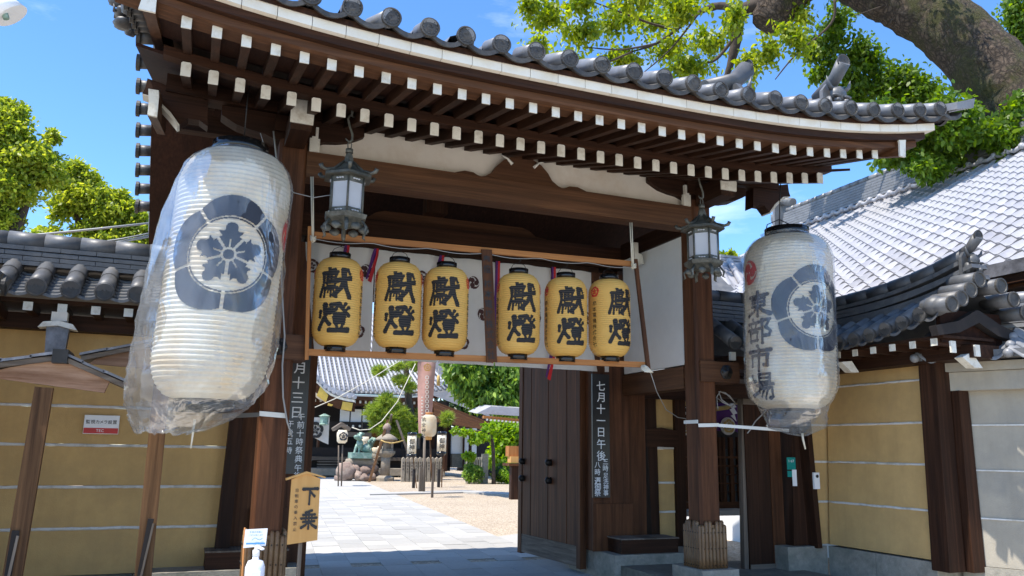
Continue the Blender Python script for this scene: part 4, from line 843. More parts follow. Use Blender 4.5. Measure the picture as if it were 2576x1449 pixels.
ib = MB(); 
lb = thing('light_bulb', 'bare light bulb in a dark socket under the side gate eave', 'light bulb', (6.25, 7.7, 2.5)); c0 = at(1840, 930, Y=8.2)
MB().lathe([(.032, .10), (.034, .04), (.026, .0), (.02, -.01)], c0, 12).build('socket', 'iron', lb); MB().lathe([(.02, -.01), (.035, -.045), (.036, -.07), (.022, -.095), (.002, -.102)], c0, 14).build('glass_bulb', 'soap', lb)
yw = thing('boundary_wall', 'ochre wall with white lines on a stone base running to the street on the right', 'wall', (7.7, 7.6, 0))
zr_ = [.485, 1.01, 1.50, 1.96, 2.44, 2.72]
A0, A1 = np.array((7.60, 8.26)), np.array((7.60, 6.72))
def wseg(name, mat, p, q, z0, z1, prj=0., th=.35, batter=.035, parent=yw):
    p, q = np.array(p, float), np.array(q, float); d = (q-p)/np.linalg.norm(q-p); n = np.array((-d[1], d[0])); n = -n if n[0] > 0 else n      # outward = towards -X
    if abs(d[0]) > .9: n = np.array((0, -1.))
    bt = lambda z: -n*batter*(z-.485)*1.6+n*prj
    a0, a1, b0, b1 = p+bt(z0), p+bt(z1), q+bt(z0), q+bt(z1)
    return MB().hexa([(*a0, z0), (*b0, z0), (*(b0-n*th), z0), (*(a0-n*th), z0), (*a1, z1), (*b1, z1), (*(b1-n*th), z1), (*(a1-n*th), z1)]).build(name, mat, parent)
for i in range(5): wseg('plaster_band', 'yellow', A0, A1, zr_[i]+.013, zr_[i+1]-.013, 0)
for i in range(1, 5): o_ = .035*(zr_[i]-.485)*1.6; cord_line('white_line', 'line', yw, (7.60+o_, 8.26, zr_[i]), (7.60+o_, 6.72, zr_[i]), .014)
for a, b in (((7.37, 8.30), (7.95, 8.30)),):
    for i in range(5): wseg('plaster_band', 'yellow', a, b, zr_[i]+.013, zr_[i+1]-.013, 0, th=.2, batter=0)
    for i in range(1, 5): wseg('white_line', 'line', a, b, zr_[i]-.0125, zr_[i]+.0125, .012, th=.2, batter=0)
for a, b in (((7.56, 8.24), (7.56, 7.5)), ((7.56, 7.495), (7.56, 6.66))): wseg('base_stone', 'stone', a, b, -.1, .48, 0, th=.5, batter=0)
bx('base_stone', 'stone', yw, 6.95, 7.555, 8.26, 8.5, -.1, .478)
MB().hexa([(7.55, 6.50, .40), (7.78, 6.50, .40), (7.78, 6.72, .40), (7.55, 6.72, .40), (7.60, 6.50, 2.66), (7.80, 6.50, 2.66), (7.80, 6.72, 2.66), (7.60, 6.72, 2.66)]).build('corner_post', 'wood_z', yw)
MB().hexa([(7.80, 6.42, .40), (7.98, 6.42, .40), (7.98, 6.62, .40), (7.80, 6.62, .40), (7.82, 6.42, 2.3), (7.97, 6.42, 2.3), (7.97, 6.62, 2.3), (7.82, 6.62, 2.3)]).build('corner_post', 'wood_z', yw)
bx('wall_plate', 'wood_y', yw, 7.50, 7.9, 5.95, 8.3, 2.60, 2.74)
bx('eave_soffit', 'wood_y', yw, 7.16, 7.9, 6.0, 8.2, 2.79, 2.82)
rw = MB().box(-.5, 0, -.035, .035, -.035, .035).mesh('wall_rafter', 'wood_x'); rwc = MB().box(-.008, .004, -.038, .038, -.038, .038).mesh('rafter_end', 'white')
for i in range(8):
    o = inst('wall_rafter', rw, yw, (7.66, 8.0-i*.27, 2.755), (0, 0, 0)); k = inst('rafter_end', rwc, o, (0, 0, 0)); k.location = (-.5, 0, 0)
wall_roof(yw, (7.05, 8.35), (7.05, 6.05), (-1, 0), 2.855, 3.20, 10, .078, .60, up=.22, ridge_courses=5)
# gable end of that roof: tiles fanning out, bargeboard, ogre tile
for k, (dx, dz) in enumerate(((.02, .03), (.16, .10), (.30, .20), (.44, .32), (.75, .28), (.92, .15), (1.08, .02))):
    m = MB(); x = 7.08+dx; z = 3.07+dz; m.tube([(x, 6.14, z+.02), (x-.02, 5.80, z)], [.078, .082], 14); m.build('gable_tile', 'tiled', yw)
    MB().lathe([(.086, .01), (.086, -.012), (.07, -.014), (.065, -.004), (.001, -.004)], (x-.02, 5.79, z), 16, False, 'y', caps=False).build('tile_disc', 'tilef', yw)
MB().lump((7.12, 6.02, 3.12), (.13, .12, .11), 3, 8, .03).build('corner_knob', 'tiled', yw)
MB().prism([(7.02, 5.95, 2.90), (7.35, 5.95, 2.97), (7.62, 5.95, 3.10), (7.66, 5.95, 3.10), (7.95, 5.95, 2.97), (8.2, 5.95, 2.90), (8.18, 5.95, 2.80), (7.90, 5.95, 2.85), (7.64, 5.95, 2.97), (7.35, 5.95, 2.85), (7.05, 5.95, 2.80)], (0, .09, 0)).build('barge_board', 'dark', yw)
bx('gable_infill', 'soffit', yw, 7.2, 8.1, 6.05, 6.1, 2.75, 3.1)
ogre((7.66, 5.98, 3.42), .62, yw, face=(0, -1))
for (dx, z, w) in ((.02, 2.72, .07), (.36, 2.70, .07)): bx('rafter_end', 'white', yw, 7.16+dx, 7.16+dx+w, 5.93, 5.95, z-.09, z+.03)
MB().prism([(7.40, 5.99, 2.60), (7.56, 5.99, 2.50), (7.68, 5.99, 2.50), (7.54, 5.99, 2.66)], (0, .1, 0)).build('curved_bracket_end', 'white', yw)
MB().prism([(7.10, 7.35, 2.66), (7.24, 7.35, 2.55), (7.36, 7.35, 2.55), (7.26, 7.35, 2.68)], (0, .1, 0)).build('curved_bracket_end', 'white', yw)
# grey wall
gw = thing('rendered_wall', 'grey plaster wall with white lines, sunlit in patches, at the right edge', 'wall', (8.3, 6.0, 0))
G0 = np.array((7.90, 6.62)); gd = np.array((.44, -.898)); gn = np.array((-.898, -.44)); G1 = G0+gd*3.4
zg = [.46, .95, 1.45, 1.93, 2.42]
def gseg(name, mat, z0, z1, prj=0., th=.3, t0=0., t1=3.4):
    a, b = G0+gd*t0+gn*prj, G0+gd*t1+gn*prj; return MB().hexa([(*a, z0), (*b, z0), (*(b-gn*th), z0), (*(a-gn*th), z0), (*a, z1), (*b, z1), (*(b-gn*th), z1), (*(a-gn*th), z1)]).build(name, mat, gw)
for i in range(4): gseg('plaster_band', 'greyw', zg[i]+(.008 if i else 0), zg[i+1]-.008 if i < 3 else 2.30)
for i in range(1, 4): gseg('white_line', 'line', zg[i]-.0075, zg[i]+.0075, .012)
for i in range(4): gseg('base_stone', 'stone', -.1, .455, .03, .4, i*.85, (i+1)*.85-.006)
gseg('cornice', 'greyw', 2.30, 2.50, .14, .4, -.12); gseg('cornice', 'greyw', 2.505, 2.60, .19, .4, -.15)
# its scalloped roof tiles (wave tiles with ball ends)
wv = MB(); V = []; n = 10; w = .30
for y in (0, .25):
    for i in range(n+1):
        t = i/n; V.append((t*w, y, .045*cos(2*pi*t*.9)+y*.4))
V += [(p[0], p[1]-.0, p[2]-.03) for p in V[:n+1]]
wv.add(V, [(k, k+1, n+2+k, n+1+k) for k in range(n)]+[(k, 2*n+2+k, 2*n+3+k, k+1) for k in range(n)], True); wv.lump((0, -.02, -.01), .05, 2, 7, .02); wvm = wv.mesh('wave_tile', 'tile')
for r_ in range(3):
    for i in range(11):
        p = G0+gd*(-.2+i*.30)+gn*(.40-.16*r_); inst('wave_tile', wvm, gw, (p[0], p[1], 2.66+r_*.10), (0, 0, atan2(gd[1], gd[0])))
cs = MB()
for k in range(5):
    a, b = G0-gn*.22-gd*.1, G1-gn*.22; cs.bar((*a, 3.0+k*.055), (*b, 3.0+k*.055), .26-.02*k, .044)
cs.build('ridge_course', 'tile', gw)
a, b = G0-gn*.22-gd*.1, G1-gn*.22; MB().tube([(*(a+(b-a)*i/10), 3.31) for i in range(11)], .075, 12).build('ridge_cap', 'tile', gw)
a, b = G0+gn*.08-gd*.2, G1+gn*.08; MB().bar((*a, 2.66), (*b, 2.66), .6, .08).build('roof_bed', 'tiled', gw)

# ------------------------------------------------------------------ large tiled building behind, on the right
bb = thing('temple_office', 'large building with silvery pantile roof rising behind the right wall', 'building', (12, 12, 0))
EX, EZ, RX, RZ = 9.0, 3.86, 15.4, 7.74
dr_ = np.array((RX-EX, 0, RZ-EZ)); LN = np.linalg.norm(dr_); dr_ /= LN; nu = np.array((-dr_[2], 0, dr_[0]))
bx('wall', 'plasterw', bb, 9.6, 20, 5.3, 17.0, 0, 4.1)
MB().box(8.95, 9.6, 5, 18.0, 3.62, 3.72).build('eave_soffit', 'wood_y', bb)
MB().hexa([(EX, 5, EZ-.08), (EX, 18.2, EZ-.08), (RX, 18.2, RZ-.08), (RX, 5, RZ-.08), (EX, 5, EZ-.02), (EX, 18.2, EZ-.02), (RX, 18.2, RZ-.02), (RX, 5, RZ-.02)]).build('roof_deck', 'tiled', bb)
pw, pl_ = .30, .262
def pantile():
    m = MB(); n = 6; V = []
    prof = lambda t: .035*cos(pi*min(t*1.25, 1)) if t < .8 else -.035+.07*(t-.8)/.2
    for l, lift in ((0., .032), (pl_+.03, .004)):
        for i in range(n+1):
            t = i/n; V.append((-t*pw, l, prof(t)+lift))
    V += [(p[0], p[1], p[2]-.022) for p in V[:n+1]]
    m.add(V, [(k, n+1+k, n+2+k, k+1) for k in range(n)], True); m.add([V[k] for k in range(n+1)]+[V[2*n+2+k] for k in range(n+1)], [(k, k+1, n+2+k, n+1+k) for k in range(n)]); return m
pm_ = pantile(); pme = pm_.mesh('pantile', 'tilel')
ax = math.atan2(dr_[2], dr_[0])
cells = []
for j in range(int(LN/pl_)):
    for i in range(44):
        y = 5.0+i*pw; p = np.array((EX, y, EZ))+dr_*(j*pl_); cells.append((np.linalg.norm(p-np.array((0, 0, 1.6)))+(0 if y > 4.2 and y < 15 else 6), tuple(p), j))
cells.sort(key=lambda q: q[0])
# tile frame: local x -> world -y.. so that local y climbs the slope
def tf(p, q): return np.array(p)+np.array((0, -1, 0))*q[0]+dr_*q[1]+nu*q[2]
rot = Matrix(((0, dr_[0], nu[0]), (-1, dr_[1], nu[1]), (0, dr_[2], nu[2]))).to_euler()
far = MB()
for n_, (dd_, p, j) in enumerate(cells):
    if n_ < 290: inst('pantile', pme, bb, p, rot)
    else: far.add([tf(p, q) for q in pm_.v], pm_.f, True)
far.build('upper_pantiles', 'tilel', bb, kind='stuff')
MB().bar((EX-.02, 5, EZ-.06), (EX-.02, 18.2, EZ-.06), .14, .16).build('gutter', 'copper', bb)
MB().bar((EX+.1, 5, EZ-.22), (EX+.1, 18.2, EZ-.22), .1, .12).build('fascia', 'red_y', bb)
rg = MB()
for k in range(7): rg.bar((RX, 5, RZ+.05+k*.075), (RX, 17.6, RZ+.05+k*.075), .5-.035*k, .06)
rg.build('ridge_course', 'tile', bb)
rb = MB().tube([(0, 0, 0), (0, .30, 0)], [.09, .085], 8).mesh('ridge_cap', 'tile')
for i in range(42): inst('ridge_cap', rb, bb, (RX, 5.0+i*.3, RZ+.62))
wb = MB(); wb.lump((0, 0, 0), .07, 1, 6, .02); wb.tube([(0, 0, 0), (.0, .15, -.05), (0, .3, .0)], [.05, .045, .05], 8); wbm = wb.mesh('scroll_tile', 'tilel')
for i in range(42): inst('scroll_tile', wbm, bb, (RX-.36, 5.0+i*.3, RZ-.06))
ogre((RX, 17.9, RZ+.1), 1.5, bb, mat='tile', face=(0, 1))
# hipped lower roof of the same compound beyond the small gate
hp = thing('side_hall', 'tiled hip roof corner of a low hall seen beyond the side gate', 'building', (10.5, 15, 0))
a = at(1905, 655, Y=16); hp_r = MB()
for k in range(5): hp_r.bar(at(1800, 642, Y=16)+(0, 0, -.05-k*.07), at(1960, 660, Y=16)+(0, 0, -.05-k*.07), .4, .055)
hp_r.build('ridge_course', 'tilel', hp)
A = at(1795, 660, Y=15.5); B = at(1925, 830, Y=13.0); Cc = at(1760, 850, Y=13.0); D_ = at(1700, 680, Y=16)
MB().add([A, B, Cc, D_], [(0, 1, 2, 3)]).build('hip_slope', 'tiled', hp)
MB().add([A, at(1960, 665, Y=15.5), at(1990, 860, Y=13.0), B], [(0, 1, 2, 3)]).build('hip_slope', 'tilel', hp)
for (u0, v0, u1, v1, r) in ((1800, 660, 1925, 830, .12), (1835, 655, 1950, 790, .08), (1790, 690, 1880, 830, .08), (1870, 655, 1960, 740, .08)):
    m = MB(); a, b = at(u0, v0, Y=15.4), at(u1, v1, Y=12.9)
    for j in range(7): t0, t1 = j/7, (j+1)/7+.01; s_ = lambda t: a+(b-a)*t+np.array((0, 0, -.25*sin(pi*t))); m.tube([s_(t0), s_(t1)], [r*.92, r], 10, caps=False)
    m.build('hip_tiles', 'tilel', hp)
for (u, v) in ((1800, 742), (1825, 770), (1855, 808), (1812, 800)):
    p = at(u, v, Y=12.8); MB().tube([p+(.35, .1, .03), p], .085, 12).build('cover_tile', 'tilel', hp)
# ------------------------------------------------------------------ big paper lanterns in plastic bags
def surf(axis, Rf, off=.004):
    "returns fn(ang0) -> fn(x, y) that lays flat print on the lantern: x arc metres, y height"
    def mk(ang0, zc):
        def fn(x, y):
            z = zc+y; r = Rf(z)+off; a = ang0+x/max(.3, Rf(zc)); cx, cy = axis(z); return (cx+r*sin(a), cy-r*cos(a), z)
        return fn
    return mk
def big_lantern(label, axis, z0, z1, R, crest_ang, crest_z, tom, text, bagrings, hook, wires, crR=.5):
    cx, cy = axis((z0+z1)/2); t = thing('paper_lantern', label, 'lantern', (cx, cy, z0))
    H = z1-z0
    def Rf(z):
        s = min(1, max(0, (z-z0)/H)); k = min(s, 1-s)
        return R*(1 if k > .17 else .50+.50*sqrt(max(0, 1-((.17-k)/.17)**2.0)))
    m = MB(); prof = []; n = 54
    rings = []
    for i in range(n*2+1):
        z = z0+H*i/(2*n); r = Rf(z)+(.008 if i % 2 == 0 else -.004); a_ = axis(z); rings.append([(a_[0]+r*sin(2*pi*k/48), a_[1]-r*cos(2*pi*k/48), z) for k in range(48)])
    V = [p for q in rings for p in q]; N = len(rings)
    m.add(V, [(i*48+k, i*48+(k+1) % 48, (i+1)*48+(k+1) % 48, (i+1)*48+k) for i in range(N-1) for k in range(48)], False); m.build('paper_shade', 'wpaper', t)
    for zz, h in ((z0-.10, .11), (z1-.01, .11)):
        a_ = axis(zz); MB().lathe([(R*.50, 0), (R*.52, 0), (R*.52, h), (R*.47, h), (R*.47, 0), (R*.5, 0)], (a_[0], a_[1], zz), 36, True, caps=False).build('rim_ring', 'blackring', t)
    mk = surf(axis, Rf, .012); f = mk(crest_ang, crest_z); raster(crest, 150, lambda x, y: f(x*crR, y*crR)).build('crest', 'crest', t)
    if tom:
        f = mk(*tom); raster(tomoe, 60, lambda x, y: f(x*.13, y*.15)).build('red_swirl', 'red', t)
    if text:
        s, ang, zt = text; f = mk(ang, zt)
        for i_, ch in enumerate(s): brush(ch, lambda x, y: f(x*.34, y*.285-.15-.30*i_), 70, 1.28).build('character', 'crest', t)
    # bag
    m = MB(); V = []; rs = np.random.default_rng(int(cx*10)+5); K = 72; fx = rs.uniform(0, 6.3, 8); NB = len(bagrings)
    zs = []; sub = 5
    BR = []
    for i in range(NB-1):
        for j in range(sub): q = j/sub; q = q; BR.append([bagrings[i][c]*(1-q)+bagrings[i+1][c]*q for c in range(5)])
    BR.append(list(bagrings[-1]))
    for i, (z, xl, xr, dp, am) in enumerate(BR):
        c_ = (xl+xr)/2; w = (xr-xl)/2; cyy = axis(z)[1]
        if z > z0+.02: rr_ = Rf(z)*1.02+.012; dp = max(dp*.96, rr_); lo_, hi_ = min(xl, axis(z)[0]-rr_), max(xr, axis(z)[0]+rr_); c_ = (lo_+hi_)/2; w = (hi_-lo_)/2
        for k in range(K):
            a = 2*pi*k/K; nz_ = am*(sin(7*a+z*5+fx[0])*.5+sin(13*a-z*9+fx[1])*.35+sin(23*a+z*17+fx[2])*.25+sin(z*31+3*a+fx[3])*.3)+am*.35*rs.normal()
            V.append((c_+(w+nz_)*sin(a), cyy-(dp+nz_)*cos(a), z+nz_*.8*(1 if i > len(BR)*.75 else .1)))
    N = len(BR); m.add(V, [(i*K+k, i*K+(k+1) % K, (i+1)*K+(k+1) % K, (i+1)*K+k) for i in range(N-1) for k in range(K)], True); m.build('plastic_bag', 'film', t)
    w = MB(); 
    for pts in wires: w.tube(pts, .006, 6)
    w.build('hanging_wire', 'iron', t); return t
axL = lambda z: (.205+.052*(z-3), 7.2)
zt, zb = at(605, 385, Y=7.2)[2]-.03, at(520, 1015, Y=7.2)[2]+.03
X7 = lambda u, v: float(at(u, v, Y=7.2)[0]); Z7 = lambda u, v: float(at(u, v, Y=7.2)[2])
ring = lambda ul, ur, v, dp, am: (Z7((ul+ur)/2, v), X7(ul, v), X7(ur, v), dp, am)
bagL = [ring(545, 665, 388, .22, .006), ring(500, 690, 408, .36, .008), ring(440, 708, 470, .45, .008), ring(400, 716, 560, .50, .008), ring(368, 716, 700, .52, .010), ring(345, 706, 800, .52, .012), ring(325, 692, 900, .50, .016), ring(313, 672, 960, .47, .02), ring(312, 640, 1010, .36, .02), ring(325, 592, 1048, .20, .022), ring(334, 520, 1078, .10, .02), ring(338, 470, 1090, .05, .02)]
lc = at(563, 640, Y=6.75)
top = lambda u, v: at(u, v, Y=7.2)
big_lantern('giant white lantern with dark flower crest in a baggy plastic cover, left of the gate', axL, zb, zt, .462, radians(1), float(lc[2])+.0, (radians(78), float(at(700, 600, Y=7.2)[2])), None, bagL, None,
    [[top(632, 178), top(622, 260), top(614, 350)], [top(548, 395), top(552, 365), top(580, 346), top(614, 344), top(645, 352), top(664, 380), top(662, 402)], [top(595, 385), top(600, 355), top(614, 347), top(640, 370), top(664, 398)]])
axR = lambda z: (6.235+.03*(z-3), 7.2)
zt, zb = Z7(1965, 592)-.02, Z7(2015, 1035)+.02
bagR = [ring(1925, 2004, 590, .22, .006), ring(1939, 1988, 606, .34, .006), ring(1918, 2020, 640, .40, .006), ring(1906, 2043, 690, .44, .006), ring(1898, 2058, 770, .46, .007), ring(1898, 2064, 850, .46, .008), ring(1906, 2069, 940, .45, .01), ring(1919, 2068, 990, .42, .012), ring(1939, 2056, 1040, .36, .016), ring(1935, 2070, 1075, .20, .016), ring(1985, 2035, 1092, .07, .012), ring(2012, 2026, 1097, .02, .004)]
rc_ = at(2040, 775, Y=6.8)
big_lantern('giant bagged white paper lantern with red swirl and vertical lettering, right of the gate', axR, zb, zt, .475, radians(-5), float(rc_[2])-.02, (radians(-98), Z7(1893, 690)+.03), ('東部市場', radians(-83), Z7(1905, 748)+.06), bagR, None,
    [[top(1965, 428), top(1962, 500), top(1960, 588)], [top(1925, 590), top(1930, 565), top(1960, 552), top(1988, 565), top(1996, 585)]], crR=.49)
tie = thing('bag_string', 'frayed white string dangling from the left bag', 'string', top(488, 1060)); MB().tube([top(490, 1055), top(486, 1085), top(480, 1128)], [.012, .01, .006], 6).build('cord', 'rope', tie)
tie = thing('bag_string', 'frayed knot of string under the right bag', 'string', top(2015, 1095)); MB().tube([top(2018, 1090), top(2020, 1105), top(2026, 1130)], [.014, .012, .008], 6).build('cord', 'rope', tie)
# straps round the front pillars
sp = thing('ratchet_strap', 'pale strap round the left pillar running behind the bagged lantern', 'strap', at(690, 1045, Y=7.87))
a, b = at(652, 1040, Y=7.875), at(720, 1046, Y=7.875); MB().bar(a-(0, 0, .0), b, .006, .045).build('band', 'strap', sp)
MB().bar(at(560, 1047, Y=7.5), at(652, 1043, Y=7.87), .006, .04).build('tail', 'strapd', sp)
sp = thing('ratchet_strap', 'pale strap from the right pillar to the foot of the right bag', 'strap', at(1765, 1070, Y=7.87))
MB().bar(at(1757, 1070, Y=7.875), at(1808, 1069, Y=7.875), .006, .04).build('band', 'strap', sp); MB().bar((5.445, 7.88, 1.94), (5.445, 8.16, 1.94), .006, .04).build('band', 'strap', sp)
MB().bar(at(1808, 1070, Y=7.87), at(1985, 1083, Y=7.35), .006, .035).build('tail', 'strap', sp)
# ------------------------------------------------------------------ bronze hanging lanterns
def hexring(c, r, z, rot=0): return [(c[0]+r*sin(rot+k*pi/3), c[1]-r*cos(rot+k*pi/3), z) for k in range(6)]
def bronze(label, x, y, dz, rot):
    t = thing('bronze_lantern', label, 'lantern', (x, y, 3.54+dz), 'bronze lanterns under the front eave'); c = (x, y)
    m = MB(); prof = [(.02, 4.33), (.035, 4.31), (.045, 4.27), (.05, 4.23), (.10, 4.175), (.17, 4.13), (.235, 4.10), (.24, 4.075), (.20, 4.075)]
    V = [p for r, z in prof for p in hexring(c, r, z+dz, rot)]; m.add(V, [(i*6+k, i*6+(k+1) % 6, i*6+6+(k+1) % 6, i*6+6+k) for i in range(len(prof)-1) for k in range(6)]+[tuple(range(len(V)-6, len(V)))])
    for k in range(6):
        a = rot+k*pi/3; d = np.array((sin(a), -cos(a), 0)); p0 = np.array((x, y, dz)); m.tube([p0+d*.05+(0, 0, 4.24), p0+d*.15+(0, 0, 4.145), p0+d*.235+(0, 0, 4.115), p0+d*.275+(0, 0, 4.125), p0+d*.29+(0, 0, 4.155)], [.012, .013, .016, .019, .022], 6)
    m.build('roof', 'bronze', t)
    fr = MB()
    for k in range(6):
        a = rot+k*pi/3; p = (x+.162*sin(a), y-.162*cos(a)); fr.tube([(*p, 4.08+dz), (*p, 3.72+dz)], .011, 6)
    H6 = lambda r0, r1, z0, z1: fr.add(hexring(c, r0, z0+dz, rot)+hexring(c, r1, z1+dz, rot), [(k, (k+1) % 6, 6+(k+1) % 6, 6+k) for k in range(6)]+[(5, 4, 3, 2, 1, 0), (6, 7, 8, 9, 10, 11)])
    H6(.162, .165, 4.02, 4.072); H6(.165, .165, 3.72, 3.775); H6(.20, .215, 3.68, 3.72); H6(.12, .20, 3.63, 3.68); fr.build('frame', 'bronze', t)
    for k in range(6):
        a0, a1 = rot+k*pi/3, rot+(k+1)*pi/3; q = .150; p0, p1 = (x+q*sin(a0), y-q*cos(a0)), (x+q*sin(a1), y-q*cos(a1)); MB().add([(*p0, 3.775+dz), (*p1, 3.775+dz), (*p1, 4.02+dz), (*p0, 4.02+dz)], [(0, 1, 2, 3)]).build('panel', 'frost', t)
        am = (a0+a1)/2; d = np.array((sin(am), -cos(am), 0)); tt = np.array((cos(am), sin(am), 0)); w = MB()
        for z in (4.047, 3.747):
            c0 = np.array((x, y, z+dz))+d*.148
            for s_ in (-1, 0, 1): w.lump(c0+tt*s_*.025, (.013, .013, .007), 1, 4, 0)
        w.build('pierced_cloud', 'frost', t)
    ft = MB()
    for k in range(6):
        a = rot+k*pi/3; d = np.array((sin(a), -cos(a), 0)); p0 = np.array((x, y, dz)); ft.tube([p0+d*.17+(0, 0, 3.66), p0+d*.215+(0, 0, 3.60), p0+d*.20+(0, 0, 3.55), p0+d*.225+(0, 0, 3.535)], [.02, .022, .018, .006], 6, sq=.6)
        am = a+pi/6; d = np.array((sin(am), -cos(am), 0)); ft.lump(p0+d*.17+(0, 0, 3.60), (.05, .02, .035), k, 5, .1)
    ft.build('feet', 'bronze', t)
    hk = MB(); z = dz; hk.tube([(x, y, 4.33+z), (x, y, 4.37+z)], .035, 10); hk.tube([(x-.012, y, 4.36+z), (x-.018, y, 4.42+z), (x, y, 4.45+z), (x+.018, y, 4.42+z), (x+.012, y, 4.36+z)], .006, 6)
    hk.tube([(x-.04, y, 4.47+z), (x-.01, y, 4.44+z), (x+.02, y, 4.46+z), (x+.02, y, 4.52+z), (x-.01, y, 4.60+z), (x-.03, y, 4.67+z), (x-.01, y, 4.71+z), (x+.03, y, 4.69+z)], [.006, .011, .012, .011, .011, .011, .01, .006], 8)
    hk.tube([(x, y, 4.70+z), (x+.01, y, 4.76+z), (x+.02, y+.05, 4.86+z)], [.01, .018, .022], 8); hk.build('hook', 'bronze', t); return t
bronze('patinated hexagonal bronze lantern hanging above the yellow lanterns, next to the left pillar', 1.215, 7.2, -.05, radians(-9+2))
bronze('patinated hexagonal bronze lantern hanging in front of the right pillar', 5.11, 7.2, -.09, radians(-35+24))
# ------------------------------------------------------------------ frame with six yellow lanterns
frm = thing('lantern_frame', 'long orange-brown lath frame roped under the beam, holding six yellow lanterns', 'frame', (2.9, 7.87, 2.5))
TL_, TR_, BL_, BR_ = at(775, 590, Y=7.85), at(1600, 665, Y=7.85), at(772, 886, Y=7.85), at(1630, 918, Y=7.85)
MB().bar(TL_, TR_, .035, .062).build('top_lath', 'orange_x', frm); MB().bar(BL_, BR_, .035, .062).build('bottom_lath', 'orange_x', frm)
MB().bar(at(779, 570, Y=7.82), at(771, 905, Y=7.82), .035, .03, up=(0, 1, 0)).build('side_lath', 'orange_z', frm)
MB().bar(at(1598, 652, Y=7.82), at(1631, 930, Y=7.82), .045, .03, up=(0, 1, 0)).build('side_lath', 'red_z', frm)
cb = MB().bar(at(1224, 628, Y=7.81), at(1237, 912, Y=7.81), .115, .02, up=(0, 1, 0)).build('centre_board', 'red_z', frm)
V, Fc, h = column('奉燈 柿本電機株式会社', .115, .012, .95, .122); a, b = at(1224, 640, Y=7.79), at(1236, 905, Y=7.79); sc = np.linalg.norm(b-a)/h; ay = (a-b)/np.linalg.norm(b-a); flat_text(V*np.array([.9, sc]), Fc, a, (1, 0, 0), ay).build('lettering', 'ink', cb)
cable = MB(); pts = []
for i in range(41):
    t = i/40; p = TL_*(1-t)+TR_*t; pts.append(p+np.array((0, -.03, -.035-.03*abs(sin(t*pi*6)))))
cable.tube(pts, .004, 5); cable.build('power_cable', 'wire', frm)
XL = [(850, 760, -17), (1002, 768, -8), (1122, 778, -21), (1305, 790, -11), (1425, 798, -9), (1535, 800, 8)]
POS = ['leftmost yellow paper lantern in the frame, beside the left pillar', 'second yellow paper lantern from the left in the frame', 'yellow paper lantern just left of the centre board', 'yellow paper lantern just right of the centre board', 'fifth yellow lantern from the left, between two others right of the board', 'rightmost yellow lantern in the frame, its lettering turned to the right']
cz = 2.56; LH, LR = .86, .232
def yR(z, rib=True):
    s = min(1, max(0, z/LH)); k = min(s, 1-s); r = LR*(1 if k > .2 else .46+.54*sqrt(max(0, 1-((.2-k)/.2)**2)))
    return r+(.0035*cos(2*pi*z*38/LH) if rib else 0)
shade = MB(); V = []; NR = 38*4
for i in range(NR+1):
    z = LH*i/NR; r = yR(z); V += [(r*sin(2*pi*k/40), -r*cos(2*pi*k/40), z) for k in range(40)]
shade.add(V, [(i*40+k, i*40+(k+1) % 40, (i+1)*40+(k+1) % 40, (i+1)*40+k) for i in range(NR) for k in range(40)], True); shade = shade.mesh('paper_shade', 'ypaper')
def yfn(a0, zc): return lambda x, y: ((yR(zc+y)+.004)*sin(a0+x/LR), -(yR(zc+y)+.004)*cos(a0+x/LR), zc+y)
bigs = []
for i_, ch in enumerate('獻燈'): f = yfn(0, LH*.5+.30); bigs.append(brush(ch, lambda x, y: f(x*.30, y*.285-.15-.325*i_), 100, 1.45).mesh('large_character', 'ink'))
sides = []
for s_ in (-1, 1):
    V, Fc, h = column('柿本電機株式会社', .062, .004, 1, .064); q = wrap_text(V, Fc, yfn(s_*radians(80), .60), .03, None).mesh('side_lettering', 'ink'); f = yfn(s_*radians(80), .70)
    sides.append((q, raster(tomoe, 30, lambda x, y: f(x*.05, y*.055)).mesh('red_mark', 'red'), raster(crest, 40, lambda x, y: f(x*.06, y*.062)).mesh('red_mark', 'red')))
rg1 = MB().lathe([(.10, 0), (.105, 0), (.105, .065), (.09, .065), (.09, 0), (.1, 0)], n=28, caps=False).mesh('rim_ring', 'blackring')
hkm = MB(); hkm.tube([(-.09, 0, .0), (-.06, 0, .05), (0, 0, .075), (.06, 0, .05), (.09, 0, 0)], .003, 5); hkm.tube([(0, 0, .07), (.02, 0, .10), (0, 0, .13), (-.02, 0, .115)], .005, 5); hkm = hkm.mesh('hook', 'iron')
for i, ((u, v, ang), lb) in enumerate(zip(XL, POS)):
    c0 = at(u, v, Y=7.85); z0 = c0[2]-LH/2; t = thing('yellow_lantern', lb, 'lantern', (c0[0], 7.87, z0), 'yellow lanterns in the frame'); a = radians(ang); L0 = (c0[0], 7.87, z0)
    inst('paper_shade', shade, t, L0); [inst('large_character', b_, t, L0, (0, 0, a)) for b_ in bigs]
    for q in range(2): inst('side_lettering', sides[q][0], t, L0, (0, 0, a)); inst('red_mark', sides[q][2 if (i == 5 or q) else 1], t, L0, (0, 0, a))
    inst('rim_ring', rg1, t, (c0[0], 7.87, z0-.06)); inst('rim_ring', rg1, t, (c0[0], 7.87, z0+LH-.005)); inst('hook', hkm, t, (c0[0], 7.87, z0+LH+.06), (0, 0, a))
